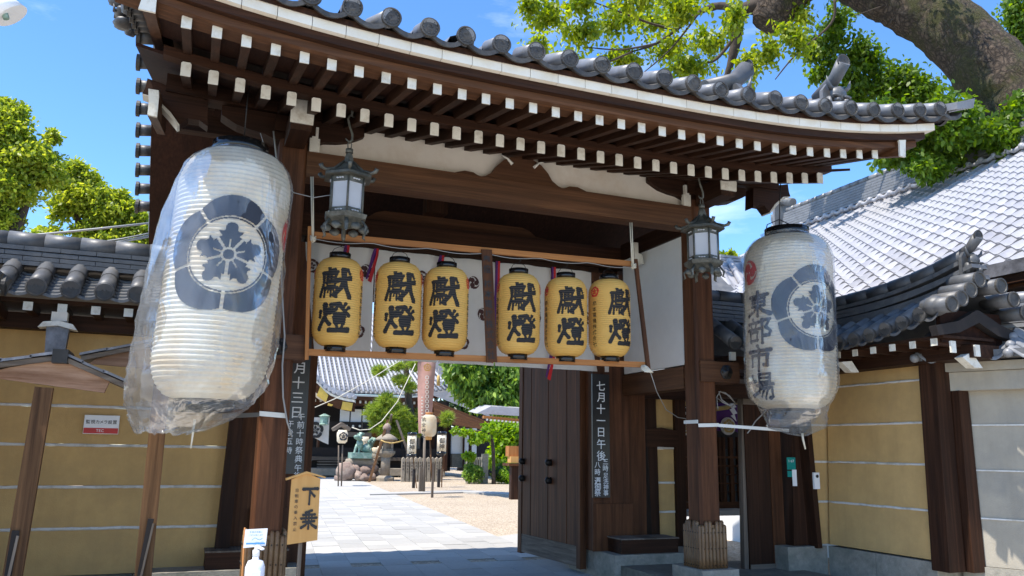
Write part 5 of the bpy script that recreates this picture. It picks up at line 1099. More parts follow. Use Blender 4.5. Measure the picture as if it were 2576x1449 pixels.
for (uu, vs, lb) in (((785, 787), (445, 600), 'white cord tying the left end of the lantern frame to the beam'), ((1587, 1592), (560, 668), 'white cord tying the right end of the lantern frame to the beam')):
    r = thing('rope_tie', lb, 'cord', at(uu[0], vs[1], Y=7.8)); m = MB()
    for d in (-2.5, 2.5): m.tube([at(uu[0]+d, vs[0], Y=7.85), at(uu[1]+d*.6, vs[1], Y=7.8)], .007, 6)
    for k in range(3): p = at(uu[1], vs[1]-2+k*4, Y=7.8); m.tube([p+(.025*cos(q)-0, -.02+.03*sin(q), .012*cos(q*2)) for q in np.linspace(0, 6.3, 9)], .006, 5)
    m.build('cord', 'rope', r)
kn = thing('rope_knot', 'white rope knotted round the lower right corner of the lantern frame', 'rope', at(1625, 930, Y=7.8)); m = MB(); p = at(1625, 928, Y=7.8)
for k in range(5): m.tube([p+(.05*cos(q+k)+.01*k-.02, -.02+.035*sin(q+k), .04*sin(q*1+k*.7)) for q in np.linspace(0, 6.3, 10)], .007, 6)
m.build('loops', 'rope', kn)
# ------------------------------------------------------------------ curtain with crests behind the lanterns
cu = thing('crest_curtain', 'white curtain with brown crests hung under the inner lintel behind the lanterns', 'curtain', (3.2, 9.7, 2.7))
seams = [1.16, 2.02, 2.86, 3.62, 4.42, 5.27]; zt0, zt1 = 3.99, 4.03
cloth_y = lambda x, z: 9.66+.02*sin(x*9)+.012*sin(x*23+z*3)-.01*(4-z)
for i in range(5):
    a, b = seams[i]+.008, seams[i+1]-.008; m = MB(); V = []; nx, nz_ = 14, 8
    for j in range(nz_+1):
        for k in range(nx+1):
            x = a+(b-a)*k/nx; z = 4.0+(2.64-4.0)*j/nz_; 
            if i == 0: x = max(x, 1.16+.20*(j/nz_))
            V.append((x, cloth_y(x, z), z))
    m.add(V, [(j*(nx+1)+k, j*(nx+1)+k+1, (j+1)*(nx+1)+k+1, (j+1)*(nx+1)+k) for j in range(nz_) for k in range(nx)], True); m.build('cloth_panel', 'cloth', cu)
for (u, v, kd) in ((785, 668, 0), (922, 682, 1), (1062, 697, 0), (1192, 711, 1), (900, 832, 0), (1165, 862, 0), (1217, 790, 1), (1350, 800, 0), (1300, 855, 0), (1478, 800, 1)):
    c0 = at(u, v, Y=9.62); R_ = .088
    raster(crest if kd == 0 else tomoe, 36, lambda x, y: (c0[0]+x*R_, cloth_y(c0[0]+x*R_, c0[2]+y*R_)-.006, c0[2]+y*R_)).build('printed_crest', 'brownink', cu)
for x, zb_ in ((1.66, 3.55), (2.02, 3.6), (2.86, 3.6), (3.62, 2.70), (4.42, 2.52)):
    m = MB(); m.add([(x-.03, 9.60, 4.0), (x, 9.6, 4.0), (x-.01, 9.58, zb_+.3), (x-.10, 9.58, zb_), (x-.12, 9.58, zb_), (x-.06, 9.59, zb_+.3)], [(0, 1, 2, 3, 4, 5)]); m.build('ribbon', 'purple', cu)
    m = MB(); m.add([(x, 9.597, 4.0), (x+.03, 9.597, 4.0), (x+.02, 9.577, zb_+.3), (x-.05, 9.577, zb_-.04), (x-.095, 9.577, zb_-.02), (x-.01, 9.587, zb_+.3)], [(0, 1, 2, 3, 4, 5)]); m.build('ribbon', 'redcloth', cu)
# ------------------------------------------------------------------ festival date boards
def date_board(label, x0, x1, z0, z1, y, cols):
    t = thing('date_board', label, 'sign', ((x0+x1)/2, y, z0)); b = bx('board', 'blackboard', t, x0, x1, y, y+.025, z0, z1)
    for s, cx, zt_, cell, pit in cols: V, Fc, h = column(s, cell, .006, 1, pit); flat_text(V, Fc, (cx, y-.003, zt_)).build('lettering', 'wink', b)
date_board('tall black board with white brush writing on the right inner pillar', 4.99, 5.245, 1.0, 2.60, 9.60, [('七月十一日午後', 5.115, 2.52, .15, .152), ('八時', 5.06, 1.46, .095, .09), ('遷御祭', 5.06, 1.25, .105, .075), ('三時', 5.178, 1.50, .095, .085), ('足洗神事', 5.18, 1.315, .085, .073)])
date_board('tall black board with white brush writing behind the left pillar', 1.06, 1.31, 1.29, 2.85, 9.60, [('七月十三日', 1.19, 2.74, .16, .17), ('午前十時祭典', 1.245, 1.98, .095, .095), ('午後六時', 1.245, 1.40, .09, .085), ('午後五時', 1.13, 1.90, .09, .10)])
# ------------------------------------------------------------------ small things at the left pillar
gs = thing('dismount_sign', 'pale wooden sign board with peaked roof and black brush writing at the gateway', 'sign', (.99, 7.0, 0))
gb = MB().prism([(.862, 7.0, .815), (1.10, 6.99, .845), (1.095, 6.99, 1.335), (.98, 6.99, 1.385), (.865, 7.0, 1.33)], (0, .035, 0)).build('board', 'hinoki', gs)
MB().prism([(.82, 6.985, 1.322), (.98, 6.975, 1.378), (1.135, 6.975, 1.34), (1.135, 6.975, 1.352), (.98, 6.975, 1.395), (.82, 6.985, 1.340)], (0, .07, 0)).build('roof', 'hinoki', gs)
MB().box(.955, .985, 7.02, 7.05, 0, .9).build('post', 'grey_z', gs); MB().box(.90, 1.06, 6.95, 7.12, 0, .10).build('foot', 'stoned', gs)
for i_, ch in enumerate('下乗'): brush(ch, lambda x, y: (1.02+x*.13, 6.984, 1.20-.19*i_+y*.15), 60).build('character', 'ink', gb)
V, Fc, h = column('自転車の乗入禁止', .035, .002, 1, .044); flat_text(V, Fc, (.912, 6.99, 1.265)).build('small_lettering', 'ink', gb)
sn = thing('sanitiser_stand', 'white hand sanitiser bottle on a stand with a small blue and white notice', 'stand', (.52, 6.0, 0))
pb = MB(); pb.prism([(.45, 5.99, .915), (.595, 5.985, .925), (.60, 5.985, 1.04), (.455, 5.99, 1.035)], (0, .012, 0)); pb = pb.build('notice', 'signw', sn)
V, Fc = row('手指の消毒に', .016, .0); flat_text(V*.9, Fc, (.526, 5.983, 1.018)).build('lettering', 'blue', pb); V, Fc = row('ご協力お願いします', .011, .0); flat_text(V, Fc, (.526, 5.983, .998)).build('lettering', 'blue', pb); bx('blue_bar', 'blue', pb, .465, .588, 5.981, 5.984, .938, .947)
m = MB(); m.tube([(.50, 5.983, .965), (.52, 5.983, .98), (.55, 5.983, .965), (.57, 5.983, .975)], .0016, 5); m.build('drawing', 'blue', pb)
MB().lathe([(.06, .60), (.065, .62), (.065, .79), (.05, .83), (.022, .84), (.022, .86)], (.535, 5.98, 0), 20).build('bottle', 'soap', sn)
MB().box(.505, .565, 5.90, 5.92, .66, .77).build('bottle_label', 'signw', sn)
MB().lathe([(.024, .86), (.024, .90), (.012, .905), (.012, .93)], (.535, 5.98, 0), 12).build('pump', 'signw', sn); MB().bar((.535, 5.98, .925), (.575, 5.93, .91), .02, .012).build('spout', 'signw', sn)
MB().box(.46, .62, 5.9, 6.06, .575, .598).build('shelf', 'signw', sn); MB().tube([(.54, 6.0, 0), (.54, 6.0, .58)], .015, 8).build('pole', 'signw', sn); MB().box(.42, .66, 5.86, 6.10, 0, .02).build('base', 'signw', sn)
MB().tube([(.475, 6.03, .02), (.452, 6.03, 1.045)], .006, 6).build('side_rod', 'orange_z', sn)
cs_ = thing('camera_notice', 'white and red surveillance notice plate on the ochre wall', 'sign', at(255, 1068, Y=9.57)); P0, P1 = at(208, 1091, Y=9.575), at(302, 1046, Y=9.575)
cp = bx('plate', 'signw', cs_, P0[0], P1[0], 9.572, 9.588, P0[2], P1[2]); bx('red_band', 'red', cp, P0[0]+.004, P1[0]-.004, 9.568, 9.5715, P0[2]+.006, P0[2]+.062)
V, Fc = row('監視カメラ設置', .062, .006); s_ = .88*(P1[0]-P0[0])/(V[:, 0].max()-V[:, 0].min()); flat_text(V*s_, Fc, ((P0[0]+P1[0])/2, 9.569, P1[2]-.068)).build('lettering', 'ink', cp); V, Fc = row('TEC', .04, .004); flat_text(V, Fc, (P0[0]+.16, 9.566, P0[2]+.034)).build('small_lettering', 'signw', cp)
# wooden notice boards with little roofs, left
def koma(label, Y, pts_board, apex, lft, rgt, post, slot, boxd=True):
    t = thing('roofed_noticeboard', label, 'noticeboard', (float(at(post[1][0], 1449, Y=Y)[0]), Y, 0))
    q = lambda u, v, y=Y: at(u, v, Y=y)
    bd = MB().prism([q(*p) for p in pts_board], (0, .05, 0)).build('board', 'signface', t)
    for a, b in ((apex, lft), (apex, rgt)):
        A, B = q(*a), q(*b); MB().hexa([A+(0, -.05, -.03), B+(0, -.05, -.03), B+(0, .28, -.03), A+(0, .28, -.03), A+(0, -.05, .01), B+(0, -.05, .01), B+(0, .28, .01), A+(0, .28, .01)]).build('roof_plank', 'grey_x', t)
        n = 3
        for i in range(n):
            a_, b_ = A+(B-A)*(i/n), A+(B-A)*((i+1)/n+.02); u_ = np.array((0, 0, .014+.006*((i+1) % 2))); MB().hexa([a_+(0, -.07, 0)+u_, b_+(0, -.07, 0)+u_, b_+(0, .3, 0)+u_, a_+(0, .3, 0)+u_, a_+(0, -.07, .022)+u_, b_+(0, -.07, .022)+u_, b_+(0, .3, .022)+u_, a_+(0, .3, .022)+u_]).build('copper_sheet', 'copper', t)
    if boxd: A = q(*apex); MB().box(A[0]-.055, A[0]+.055, Y-.10, Y+.3, A[2]-.06, A[2]+.05).build('ridge_cap', 'iron', t)
    (u0, v0), (u1, v1), w = post; a, b = q(u0, v0, Y+.03), q(u1, v1, Y+.03); d = (b-a)/(b[2]-a[2]); b = a+d*(0-a[2]); MB().bar(b, a, w, .07, up=(0, 1, 0)).build('post', 'oldpost', t)
    s0, s1 = slot; k = lambda u, v: q(u, v, Y-.02); MB().bar(k(*s0), k(*s1), .05, .02, up=(0, 1, 0)).build('slot', 'dark', t); MB().bar(k(s0[0]+6, s0[1]+12)+(0, -.02, 0), k(s1[0]+3, s1[1])+(0, -.02, 0), .018, .016, up=(0, 1, 0)).build('stay', 'grey_z', t)
    return t
koma('roofed wooden noticeboard with peeling face on a leaning post at the far left', 7.4, [(-60, 945), (262, 988), (278, 955), (155, 903), (20, 925), (-60, 945)][:5], (155, 897), (-70, 925), (312, 966), ((112, 975), (32, 1449), .13), ((40, 1335), (20, 1449)))
koma('second roofed noticeboard, mostly hidden behind the bagged lantern', 8.2, [(225, 915), (590, 945), (560, 905), (400, 865), (240, 903)], (400, 862), (205, 900), (600, 905), ((408, 960), (360, 1449), .14), ((380, 1305), (352, 1449)))
# ------------------------------------------------------------------ cables
def cab(label, pts, Y, r=.006, mat='wire', name='cable', sub=1):
    P_ = [at(u, v, Y=y if (y := (Y if not hasattr(Y, '__len__') else Y[i])) else Y) for i, (u, v) in enumerate(pts)]; t = thing(name, label, 'cable', P_[0]); MB().tube(P_, r, 6).build('cord', mat, t)
cab('grey cable running down the face of the left pillar', [(688, 330), (700, 440), (709, 540), (710, 620), (708, 700), (712, 780), (716, 845), (710, 920), (712, 1000), (722, 1060), (735, 1100)], 7.84, .009)
cab('thin wire sagging from the pillar top to the left bronze lantern', [(655, 335), (672, 390), (700, 450), (740, 485), (790, 497), (835, 490)], [7.4, 7.4, 7.35, 7.3, 7.25, 7.2], .004)
cab('thin wire from the frame corner to the notice plaque', [(1636, 935), (1652, 985), (1675, 1030), (1705, 1050), (1745, 1056)], [7.85, 8.1, 8.4, 8.6, 8.6], .005)
cab('upper overhead line crossing the trees at left', [(-30, 600), (120, 588), (250, 575), (380, 561)], 14, .018)
for k, dv in enumerate((0, 5, 9)): cab(['top', 'middle', 'bottom'][k]+' one of three bundled overhead lines at left', [(230, 612+dv), (310, 600+dv), (390, 584+dv)], 14, .012)
cab('loose coil of grey wire hung beside the right pillar', [(1802, 1000), (1812, 985), (1835, 995), (1852, 1018), (1838, 1022), (1815, 1005), (1808, 985), (1825, 988), (1848, 1012), (1842, 1024), (1818, 1012), (1803, 1000), (1806, 1030)], 8.1, .007)
cab('grey wire tying the strap to the side gate', [(1945, 1010), (1925, 1035), (1900, 1060), (1888, 1080), (1880, 1090)], 8.0, .007)
fl_ = thing('floodlight', 'white cylindrical floodlight hanging into the top left corner', 'lamp', at(20, 20, Y=6)); a, b = at(0, 8, Y=6), at(30, 48, Y=6)
MB().tube([at(-8, -15, Y=6), at(8, 12, Y=6), at(30, 40, Y=6)], [.05, .085, .11], 18).build('housing', 'signw', fl_); MB().tube([at(10, 25, Y=5.95), at(16, 48, Y=5.95)], .02, 8).build('bracket', 'green', fl_)
leaves([(*at(10, 5, Y=6.1), .12, .1, .1, 30)], .10, 'foliage', 'leafd', fl_)
# ------------------------------------------------------------------ courtyard
def gpt(u, v): return at(u, v, Z=0.)
def pbox(u0, v0, u1, v1, Y, d, name, mat, parent, **k):
    "box whose front face spans these photograph pixels on the plane at depth Y"
    a, b = at(u0, v1, Y=Y), at(u1, v0, Y=Y); return MB().box(min(a[0], b[0]), max(a[0], b[0]), Y, Y+d, min(a[2], b[2]), max(a[2], b[2])).build(name, mat, parent, **k)
def sc(p): return float(np.dot(np.array(p)-np.array((0, 0, EYE)), _f))/FPX      # metres per photo pixel at that point
def blob(u, v, Y, ru, rv, n, dep=1.): p = at(u, v, Y=Y); s = sc(p); return (p[0], p[1], p[2], ru*s, ru*s*dep, rv*s, n)
HY = 45.
hall = thing('shrine_hall', 'worship hall with sunlit grey tiled roof and curved porch gable seen through the gateway', 'building', at(960, 1180, Y=HY))
zE = at(1000, 990, Y=HY)[2]; xL, xR = at(745, 990, Y=HY)[0], at(1135, 990, Y=HY)[0]; cur = lambda x: .45*max(0, (x-(xR-3.2))/3.2)**2
RS = .72; LR_ = 7.5
dk = MB(); V = []
for i in range(15):
    x = xL-4+(xR-xL+4)*i/14; V += [(x, HY, zE+cur(x)-.12), (x-max(0, (x-(xR-5))/5)*2.2, HY+LR_, zE+LR_*RS-.12+.3)]
dk.add(V, [(2*i, 2*i+2, 2*i+3, 2*i+1) for i in range(14)]); dk.build('roof_deck', 'tiled', hall)
sp_ = .262; nrow = int((xR-xL+3)/sp_)
rows_ = MB()
for i in range(nrow):
    x = xR-.12-i*sp_; sh_ = max(0, (x-(xR-5))/5)*2.2; m = MB(); P_ = []
    for j in range(9): t = j/8; P_.append((x-sh_*t, HY-.06+LR_*t, zE+cur(x)*(1-t)+LR_*RS*t+.25*t*t))
    m.tube(P_, .072, 8); m.build('cover_tile_row', 'tilel', hall)
    V = []
    for j in range(30):
        t = j/30; t2 = (j+1.15)/30; P1 = lambda t, dz: [(x+sp_*.5-sh_*t+q*sp_*.5, HY-.02+LR_*t, zE+cur(x)*(1-t)+LR_*RS*t+.25*t*t-.06-.035*(1-q*q)+dz) for q in (-1, 0, 1)]
        a_, b_ = P1(t, .045), P1(t2, 0); c_ = P1(t, .0); rows_.add(a_+b_+c_, [(0, 1, 4, 3), (1, 2, 5, 4), (0, 6, 7, 1), (1, 7, 8, 2)])
rows_.build('pan_tiles', 'tile', hall, kind='stuff')
def curve_strip(y, z0, z1, name, mat, d=.3, n=16, xa=None, xb=None):
    m = MB(); V = []; xa = xL-4 if xa is None else xa; xb = xR+.1 if xb is None else xb
    for i in range(n+1): x = xa+(xb-xa)*i/n; V += [(x, y, zE+cur(x)+z0), (x, y+d, zE+cur(x)+z0), (x, y+d, zE+cur(x)+z1), (x, y, zE+cur(x)+z1)]
    m.add(V, [(4*i+k, 4*i+(k+1) % 4, 4*i+4+(k+1) % 4, 4*i+4+k) for i in range(n) for k in range(4)]+[(0, 3, 2, 1), (4*n, 4*n+1, 4*n+2, 4*n+3)]); return m.build(name, mat, hall)
curve_strip(HY+.02, -.23, -.13, 'eave_fascia', 'strip'); curve_strip(HY+.06, -.42, -.235, 'eave_board', 'red_x'); 
curve_strip(HY+.3, -.75, -.43, 'purlin', 'red_x', d=.3, xb=xR-1.0)
for i in range(34):
    x = xR-.6-i*.31
    if x > xL: bx('rafter_end', 'white', hall, x, x+.11, HY+.27, HY+.29, zE+cur(x)-.60, zE+cur(x)-.45)
# right-hand hip ridge of the hall
for (u0, v0, u1, v1) in ((1072, 962, 1132, 985), (1085, 950, 1118, 962)):
    m = MB()
    for k in range(3): m.bar(at(u0, v0, Y=HY+1)-(0, 0, .12*k), at(u1, v1, Y=HY+.3)-(0, 0, .12*k), .4-.05*k, .09)
    m.build('hip_ridge', 'tilel', hall)
# curved porch gable
HP = 41.
cpts = [(700, 925), (740, 930), (765, 940), (782, 952), (800, 966), (816, 984), (832, 995), (850, 1003), (872, 1009), (893, 1012)]
def cstrip(dv0, dv1, y, d, name, mat, pts=cpts):
    m = MB(); V = []
    for (u, v) in pts: a, b = at(u, v+dv1, Y=y), at(u, v+dv0, Y=y); V += [a, a+(0, d, 0), b+(0, d, 0), b]
    n = len(pts)-1; m.add(V, [(4*i+k, 4*i+(k+1) % 4, 4*i+4+(k+1) % 4, 4*i+4+k) for i in range(n) for k in range(4)]+[(0, 3, 2, 1), (4*n, 4*n+1, 4*n+2, 4*n+3)]); return m.build(name, mat, hall)
cstrip(-6, 0, HP, 3.8, 'porch_fascia', 'strip'); cstrip(0, 24, HP+.05, .2, 'porch_barge_board', 'red_x'); cstrip(-22, -6.5, HP+.1, 3.8, 'porch_roof', 'tilel')
for i in range(15):
    t = i/14*(len(cpts)-1.001); k = int(t); q = t-k; u = cpts[k][0]*(1-q)+cpts[k+1][0]*q; v = cpts[k][1]*(1-q)+cpts[k+1][1]*q; p = at(u, v-13, Y=HP-.1); MB().tube([p+(0, .5, 0), p], .10, 10).build('porch_tile', 'tilel', hall)
for (u0, v0, u1, v1, u2, v2, u3, v3) in ((806, 970, 826, 992, 820, 1012, 797, 995), (862, 1008, 888, 1012, 884, 1034, 858, 1030), (826, 1012, 838, 1016, 834, 1022, 824, 1020)):
    MB().prism([at(u0, v0+2, Y=HP-.03), at(u1, v1+2, Y=HP-.03), at(u2, v2, Y=HP-.03), at(u3, v3, Y=HP-.03)], (0, .06, 0)).build('gilt_plate', 'gold', hall)
# facade
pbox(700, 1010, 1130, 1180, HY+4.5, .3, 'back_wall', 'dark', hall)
for (a, b) in ((855, 880), (882, 910), (912, 940), (942, 962), (1000, 1030)): pbox(a, 1030, b, 1066, HY+1.2, .1, 'paper_screen', 'plasterw', hall)
pbox(780, 1067, 1110, 1082, HY+1.1, .2, 'nageshi_beam', 'dark', hall)
for u in (872, 888, 905, 950, 1000): p = at(u, 1072, Y=HY+1.05); MB().lathe([(.07, 0), (.06, .02)], (p[0], p[1]-.03, p[2]), 12, True, 'y').build('white_boss', 'white', hall)
for (u, w, mt) in ((795, 12, 'red_z'), (905, 8, 'grey_z'), (925, 7, 'grey_z'), (1050, 9, 'grey_z'), (1010, 7, 'dark'), (1085, 10, 'wood_z')): pbox(u, 1060, u+w, 1178, HY+1.0, .3, 'column', mt, hall)
pbox(930, 1075, 985, 1160, HY+2.5, .1, 'screen_door', 'orange_z', hall)
pbox(745, 1130, 1120, 1150, HY+.7, .2, 'railing', 'dark', hall); pbox(745, 1152, 1120, 1157, HY+.4, .9, 'veranda_edge', 'grey_x', hall); pbox(745, 1158, 1120, 1180, HY+.9, .5, 'underfloor', 'dark', hall)
for k in range(3): pbox(800, 1160+7*k, 860, 1163+7*k, HY+.35-.3*k, .4, 'step', 'grey_x', hall)
pbox(700, 1180, 1120, 1196, HY-.8, 3, 'stone_plinth', 'oldstone', hall)
pbox(846, 1088, 935, 1098, HY+.6, .08, 'donor_board', 'grey_x', hall)
# right wing with a long slanting eave
pb_ = MB(); a, b, c_, d_ = at(1090, 1008, Y=44), at(1232, 1062, Y=41), at(1232, 1075, Y=41), at(1090, 1025, Y=44)
pb_.prism([a, b, c_, d_], (0, 5, 0)); pb_.build('wing_eave', 'beam_x', hall)
for k in range(9): t = k/8; a0, b0 = at(1092, 1018+k*5, Y=43.6), at(1215, 1066+k*1.5, Y=41.2); MB().bar(a0, b0, .10, .10).build('wing_rafter', 'beam_x', hall)
wg = MB(); A_, B_ = at(1090, 995, Y=44.5), at(1240, 1052, Y=41); wg.add([A_, B_, B_+(1.5, 6, 3.2), A_+(1.5, 6, 3.2)], [(0, 1, 2, 3)]); wg.build('wing_roof', 'tiled', hall)
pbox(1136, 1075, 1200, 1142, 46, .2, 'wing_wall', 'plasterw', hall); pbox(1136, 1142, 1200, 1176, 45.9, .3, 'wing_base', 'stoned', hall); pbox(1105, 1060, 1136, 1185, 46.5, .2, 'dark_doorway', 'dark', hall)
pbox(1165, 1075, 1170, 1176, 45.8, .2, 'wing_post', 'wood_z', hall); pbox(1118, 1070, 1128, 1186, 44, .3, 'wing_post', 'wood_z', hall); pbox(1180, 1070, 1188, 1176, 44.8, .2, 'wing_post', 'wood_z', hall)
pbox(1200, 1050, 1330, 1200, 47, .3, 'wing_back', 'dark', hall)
for k, (u, v) in enumerate(((905, 1100), (913, 1124), (930, 1127), (948, 1124), (890, 1150))):
    b = thing('sake_barrel', ['sake barrel with black lettering, topmost of the stack under the hall eave', 'straw sake barrel behind the lion statue', 'sake barrel with round mark, lower row of the stack', 'sake barrel at the right of the lower row', 'straw bale left of the lion statue'][k], 'barrel', at(u+10, v+20, Y=HY-.6), 'barrels stacked at the hall')
    p = at(u+12, v+12, Y=HY-.6); s = sc(p)*12; MB().lathe([(s*.85, -s*1.1), (s, -s*.5), (s, s*.5), (s*.85, s*1.1)], p, 20).build('cask', 'wpaper' if k in (0, 2, 3) else 'straw', b)
    if k in (0, 2, 3): V, Fc = row(['松竹梅', '', '月桂冠', '白鶴'][k] or '酒', s*.55, .02); flat_text(V, Fc, (p[0], p[1]-s-.02, p[2])).build('lettering', 'ink', b)
nr = thing('shrine_curtain', 'white curtain with black flower crest under the porch', 'curtain', at(800, 1085, Y=HP+1)); P_ = [at(785, 1050, Y=HP+1), at(829, 1050, Y=HP+1), at(826, 1118, Y=HP+1), at(812, 1112, Y=HP+1), at(785, 1098, Y=HP+1)]
MB().prism(P_, (0, .05, 0)).build('cloth', 'cloth', nr); p = at(793, 1082, Y=HP+.9); R_ = sc(p)*21; raster(crest, 44, lambda x, y: (p[0]+x*R_, p[1], p[2]+y*R_)).build('printed_crest', 'ink', nr)
gl = thing('hanging_lantern', 'small green bronze lantern hanging under the hall porch', 'lantern', at(816, 1055, Y=HP)); p = at(816, 1055, Y=HP); s = sc(p); MB().lathe([(s*3, s*14), (s*15, s*8), (s*11, s*7), (s*10, -s*10), (s*13, -s*12), (s*6, -s*15)], p, 6, False).build('body', 'green', gl)
# guardian lion on its plinth and rockwork
kl = thing('guardian_lion', 'green bronze guardian lion statue on a plinth above piled rocks', 'statue', gpt(905, 1208)); Yk = float(gpt(905, 1208)[1]) if gpt(905, 1208)[1] < 60 else 40.; Yk = 40.0
q = lambda u, v, dy=0: at(u, v, Y=Yk+dy); s = sc(q(905, 1150)); lm = MB(); L_ = lambda u, v, ru, rv, dy=0, sd=1, am=.12: lm.lump(q(u, v, dy), (ru*s, ru*s*.8, rv*s), sd, 7, am)
L_(905, 1117, 9, 14, 0, 2); L_(921, 1128, 14, 12, .1, 3); L_(903, 1101, 10, 8, -.1, 4, .2); L_(897, 1099, 7, 5, -.25, 5, .2); L_(908, 1092, 8, 4, 0, 6, .3); L_(933, 1117, 6, 10, .2, 7, .35); L_(938, 1108, 5, 7, .2, 8, .35)
for a, b in (((899, 1118), (892, 1139)), ((906, 1120), (903, 1139)), ((925, 1130), (932, 1139)), ((930, 1128), (936, 1139))): lm.tube([q(*a), q((a[0]+b[0])/2-1, (a[1]+b[1])/2), q(*b), q(b[0]-4, b[1]+.5)], [4.5*s, 3.4*s, 3*s, 2.5*s], 8)
for k in range(6): L_(928+3*k, 1112-3*(k % 3), 3, 4, .1, 20+k, .4)
lm.build('body', 'green', kl); pbox(886, 1139, 936, 1153, Yk-.5, 1.1, 'bronze_plinth', 'green', kl)
RK = [(909, 1163, 43, 14, .0), (870, 1187, 23, 25, -.6), (893, 1183, 15, 14, -.3), (916, 1184, 17, 13, -.3), (900, 1197, 11, 12, -.7), (934, 1178, 19, 15, 0), (915, 1202, 12, 10, -.9), (930, 1200, 16, 11, -.3), (945, 1196, 10, 14, .2), (856, 1203, 14, 10, -.4)]
for k, (u, v, ru, rv, dy) in enumerate(RK): MB().lump(q(u, v, dy), (ru*s, 16*s, rv*s), 30+k, 9, .12).build('rock', 'rock' if k else 'oldstone', kl)
# stone lantern with three props and straw rope
st = thing('stone_lantern', 'old granite lantern with round roof held between timber props', 'lantern', (9.27, 39.54, 0)); x0, y0 = 9.27, 39.54; s = sc((x0, y0, 1.2))
zf = lambda v: (1210-v)*s
MB().lathe([(.46, 0), (.46, .14), (.40, .20), (.30, .26)], (x0, y0, 0), 8, False).build('base', 'oldstone', st)
MB().lathe([(.235, .26), (.225, .9), (.225, zf(1150)+.02)], (x0, y0, 0), 16).build('shaft', 'oldstone', st)
MB().lathe([(.25, zf(1152)), (.40, zf(1146)), (.46, zf(1142)), (.46, zf(1136)), (.2, zf(1135))], (x0, y0, 0), 6, False).build('platform', 'oldstone', st)
fb = MB(); z0_, z1_ = zf(1135), zf(1110)
for k in range(4):
    a = k*pi/2+pi/4+.3; fb.bar((x0+.27*cos(a), y0+.27*sin(a), z0_), (x0+.27*cos(a), y0+.27*sin(a), z1_), .13, .13, up=(0, 1, 0))
fb.box(x0-.28, x0+.28, y0-.28, y0+.28, z0_-.01, z0_+.07); fb.box(x0-.28, x0+.28, y0-.28, y0+.28, z1_-.08, z1_); fb.box(x0-.15, x0+.15, y0-.1, y0+.1, z0_+.07, z1_-.08); fb.build('fire_box', 'oldstone', st)
MB().lathe([(.2, z1_), (.52, z1_+.0), (.54, z1_+.07), (.38, zf(1100)), (.20, zf(1094)), (.1, zf(1093))], (x0, y0, 0), 20).build('roof', 'oldstone', st)
MB().lathe([(.12, zf(1093)), (.19, zf(1090)), (.12, zf(1087)), (.20, zf(1083)), (.21, zf(1077)), (.12, zf(1070)), (.01, zf(1065))], (x0, y0, 0), 18).build('finial', 'rock', st)
for k, (u0, v0, u1, v1, dy) in enumerate(((976, 1057, 929, 1212, -1.0), (997, 1057, 1018, 1110, -.3), (985, 1043, 981, 1085, .7))):
    b = at(u1, v1, Y=39.5+dy) if k == 0 else (at(1052, 1210, Y=39.5+dy) if k == 1 else at(977, 1085, Y=40.5)); pr = thing('timber_prop', ['left leaning timber prop of the stone lantern', 'right leaning timber prop of the stone lantern', 'rear upright prop rising above the stone lantern finial'][k], 'prop', b, 'props round the stone lantern'); MB().bar(at(u0, v0, Y=39.6), b, .10, .10, up=(0, 1, 0)).build('pole', 'grey_z' if k else 'oldpost', pr)
rp_ = thing('straw_rope', 'straw rope slung round the props under the stone lantern roof', 'rope', at(968, 1112, Y=39)); MB().tube([at(958, 1107, Y=39), at(968, 1112, Y=38.9), at(985, 1115, Y=38.9), at(1002, 1112, Y=38.9), at(1015, 1108, Y=39.2)], .03, 7).build('cord', 'straw', rp_)
# stone fence slabs
fn = thing('stone_fence', 'row of upright inscribed stone slabs right of the stone lantern', 'fence', at(1050, 1205, Z=0)); 
for k in range(10):
    u = 1010+k*10.6; t_ = k; a = at(u, 1205+(0 if k != 2 else 0), Y=38.5-.0*k); b = at(u+9.6, 1150, Y=38.5); zt_ = b[2]
    MB().prism([(a[0], 38.5, 0), (b[0], 38.5, 0), (b[0], 38.5, zt_-.08), ((a[0]+b[0])/2, 38.5, zt_), (a[0], 38.5, zt_-.08)], (0, .18, 0)).build('slab', 'oldstone', fn)
    V, Fc, h = column('奉納金壱封'[:3+k % 3], .11, .0, 1, .14); flat_text(V, Fc, ((a[0]+b[0])/2, 38.49, zt_-.2)).build('lettering', 'ink', fn)
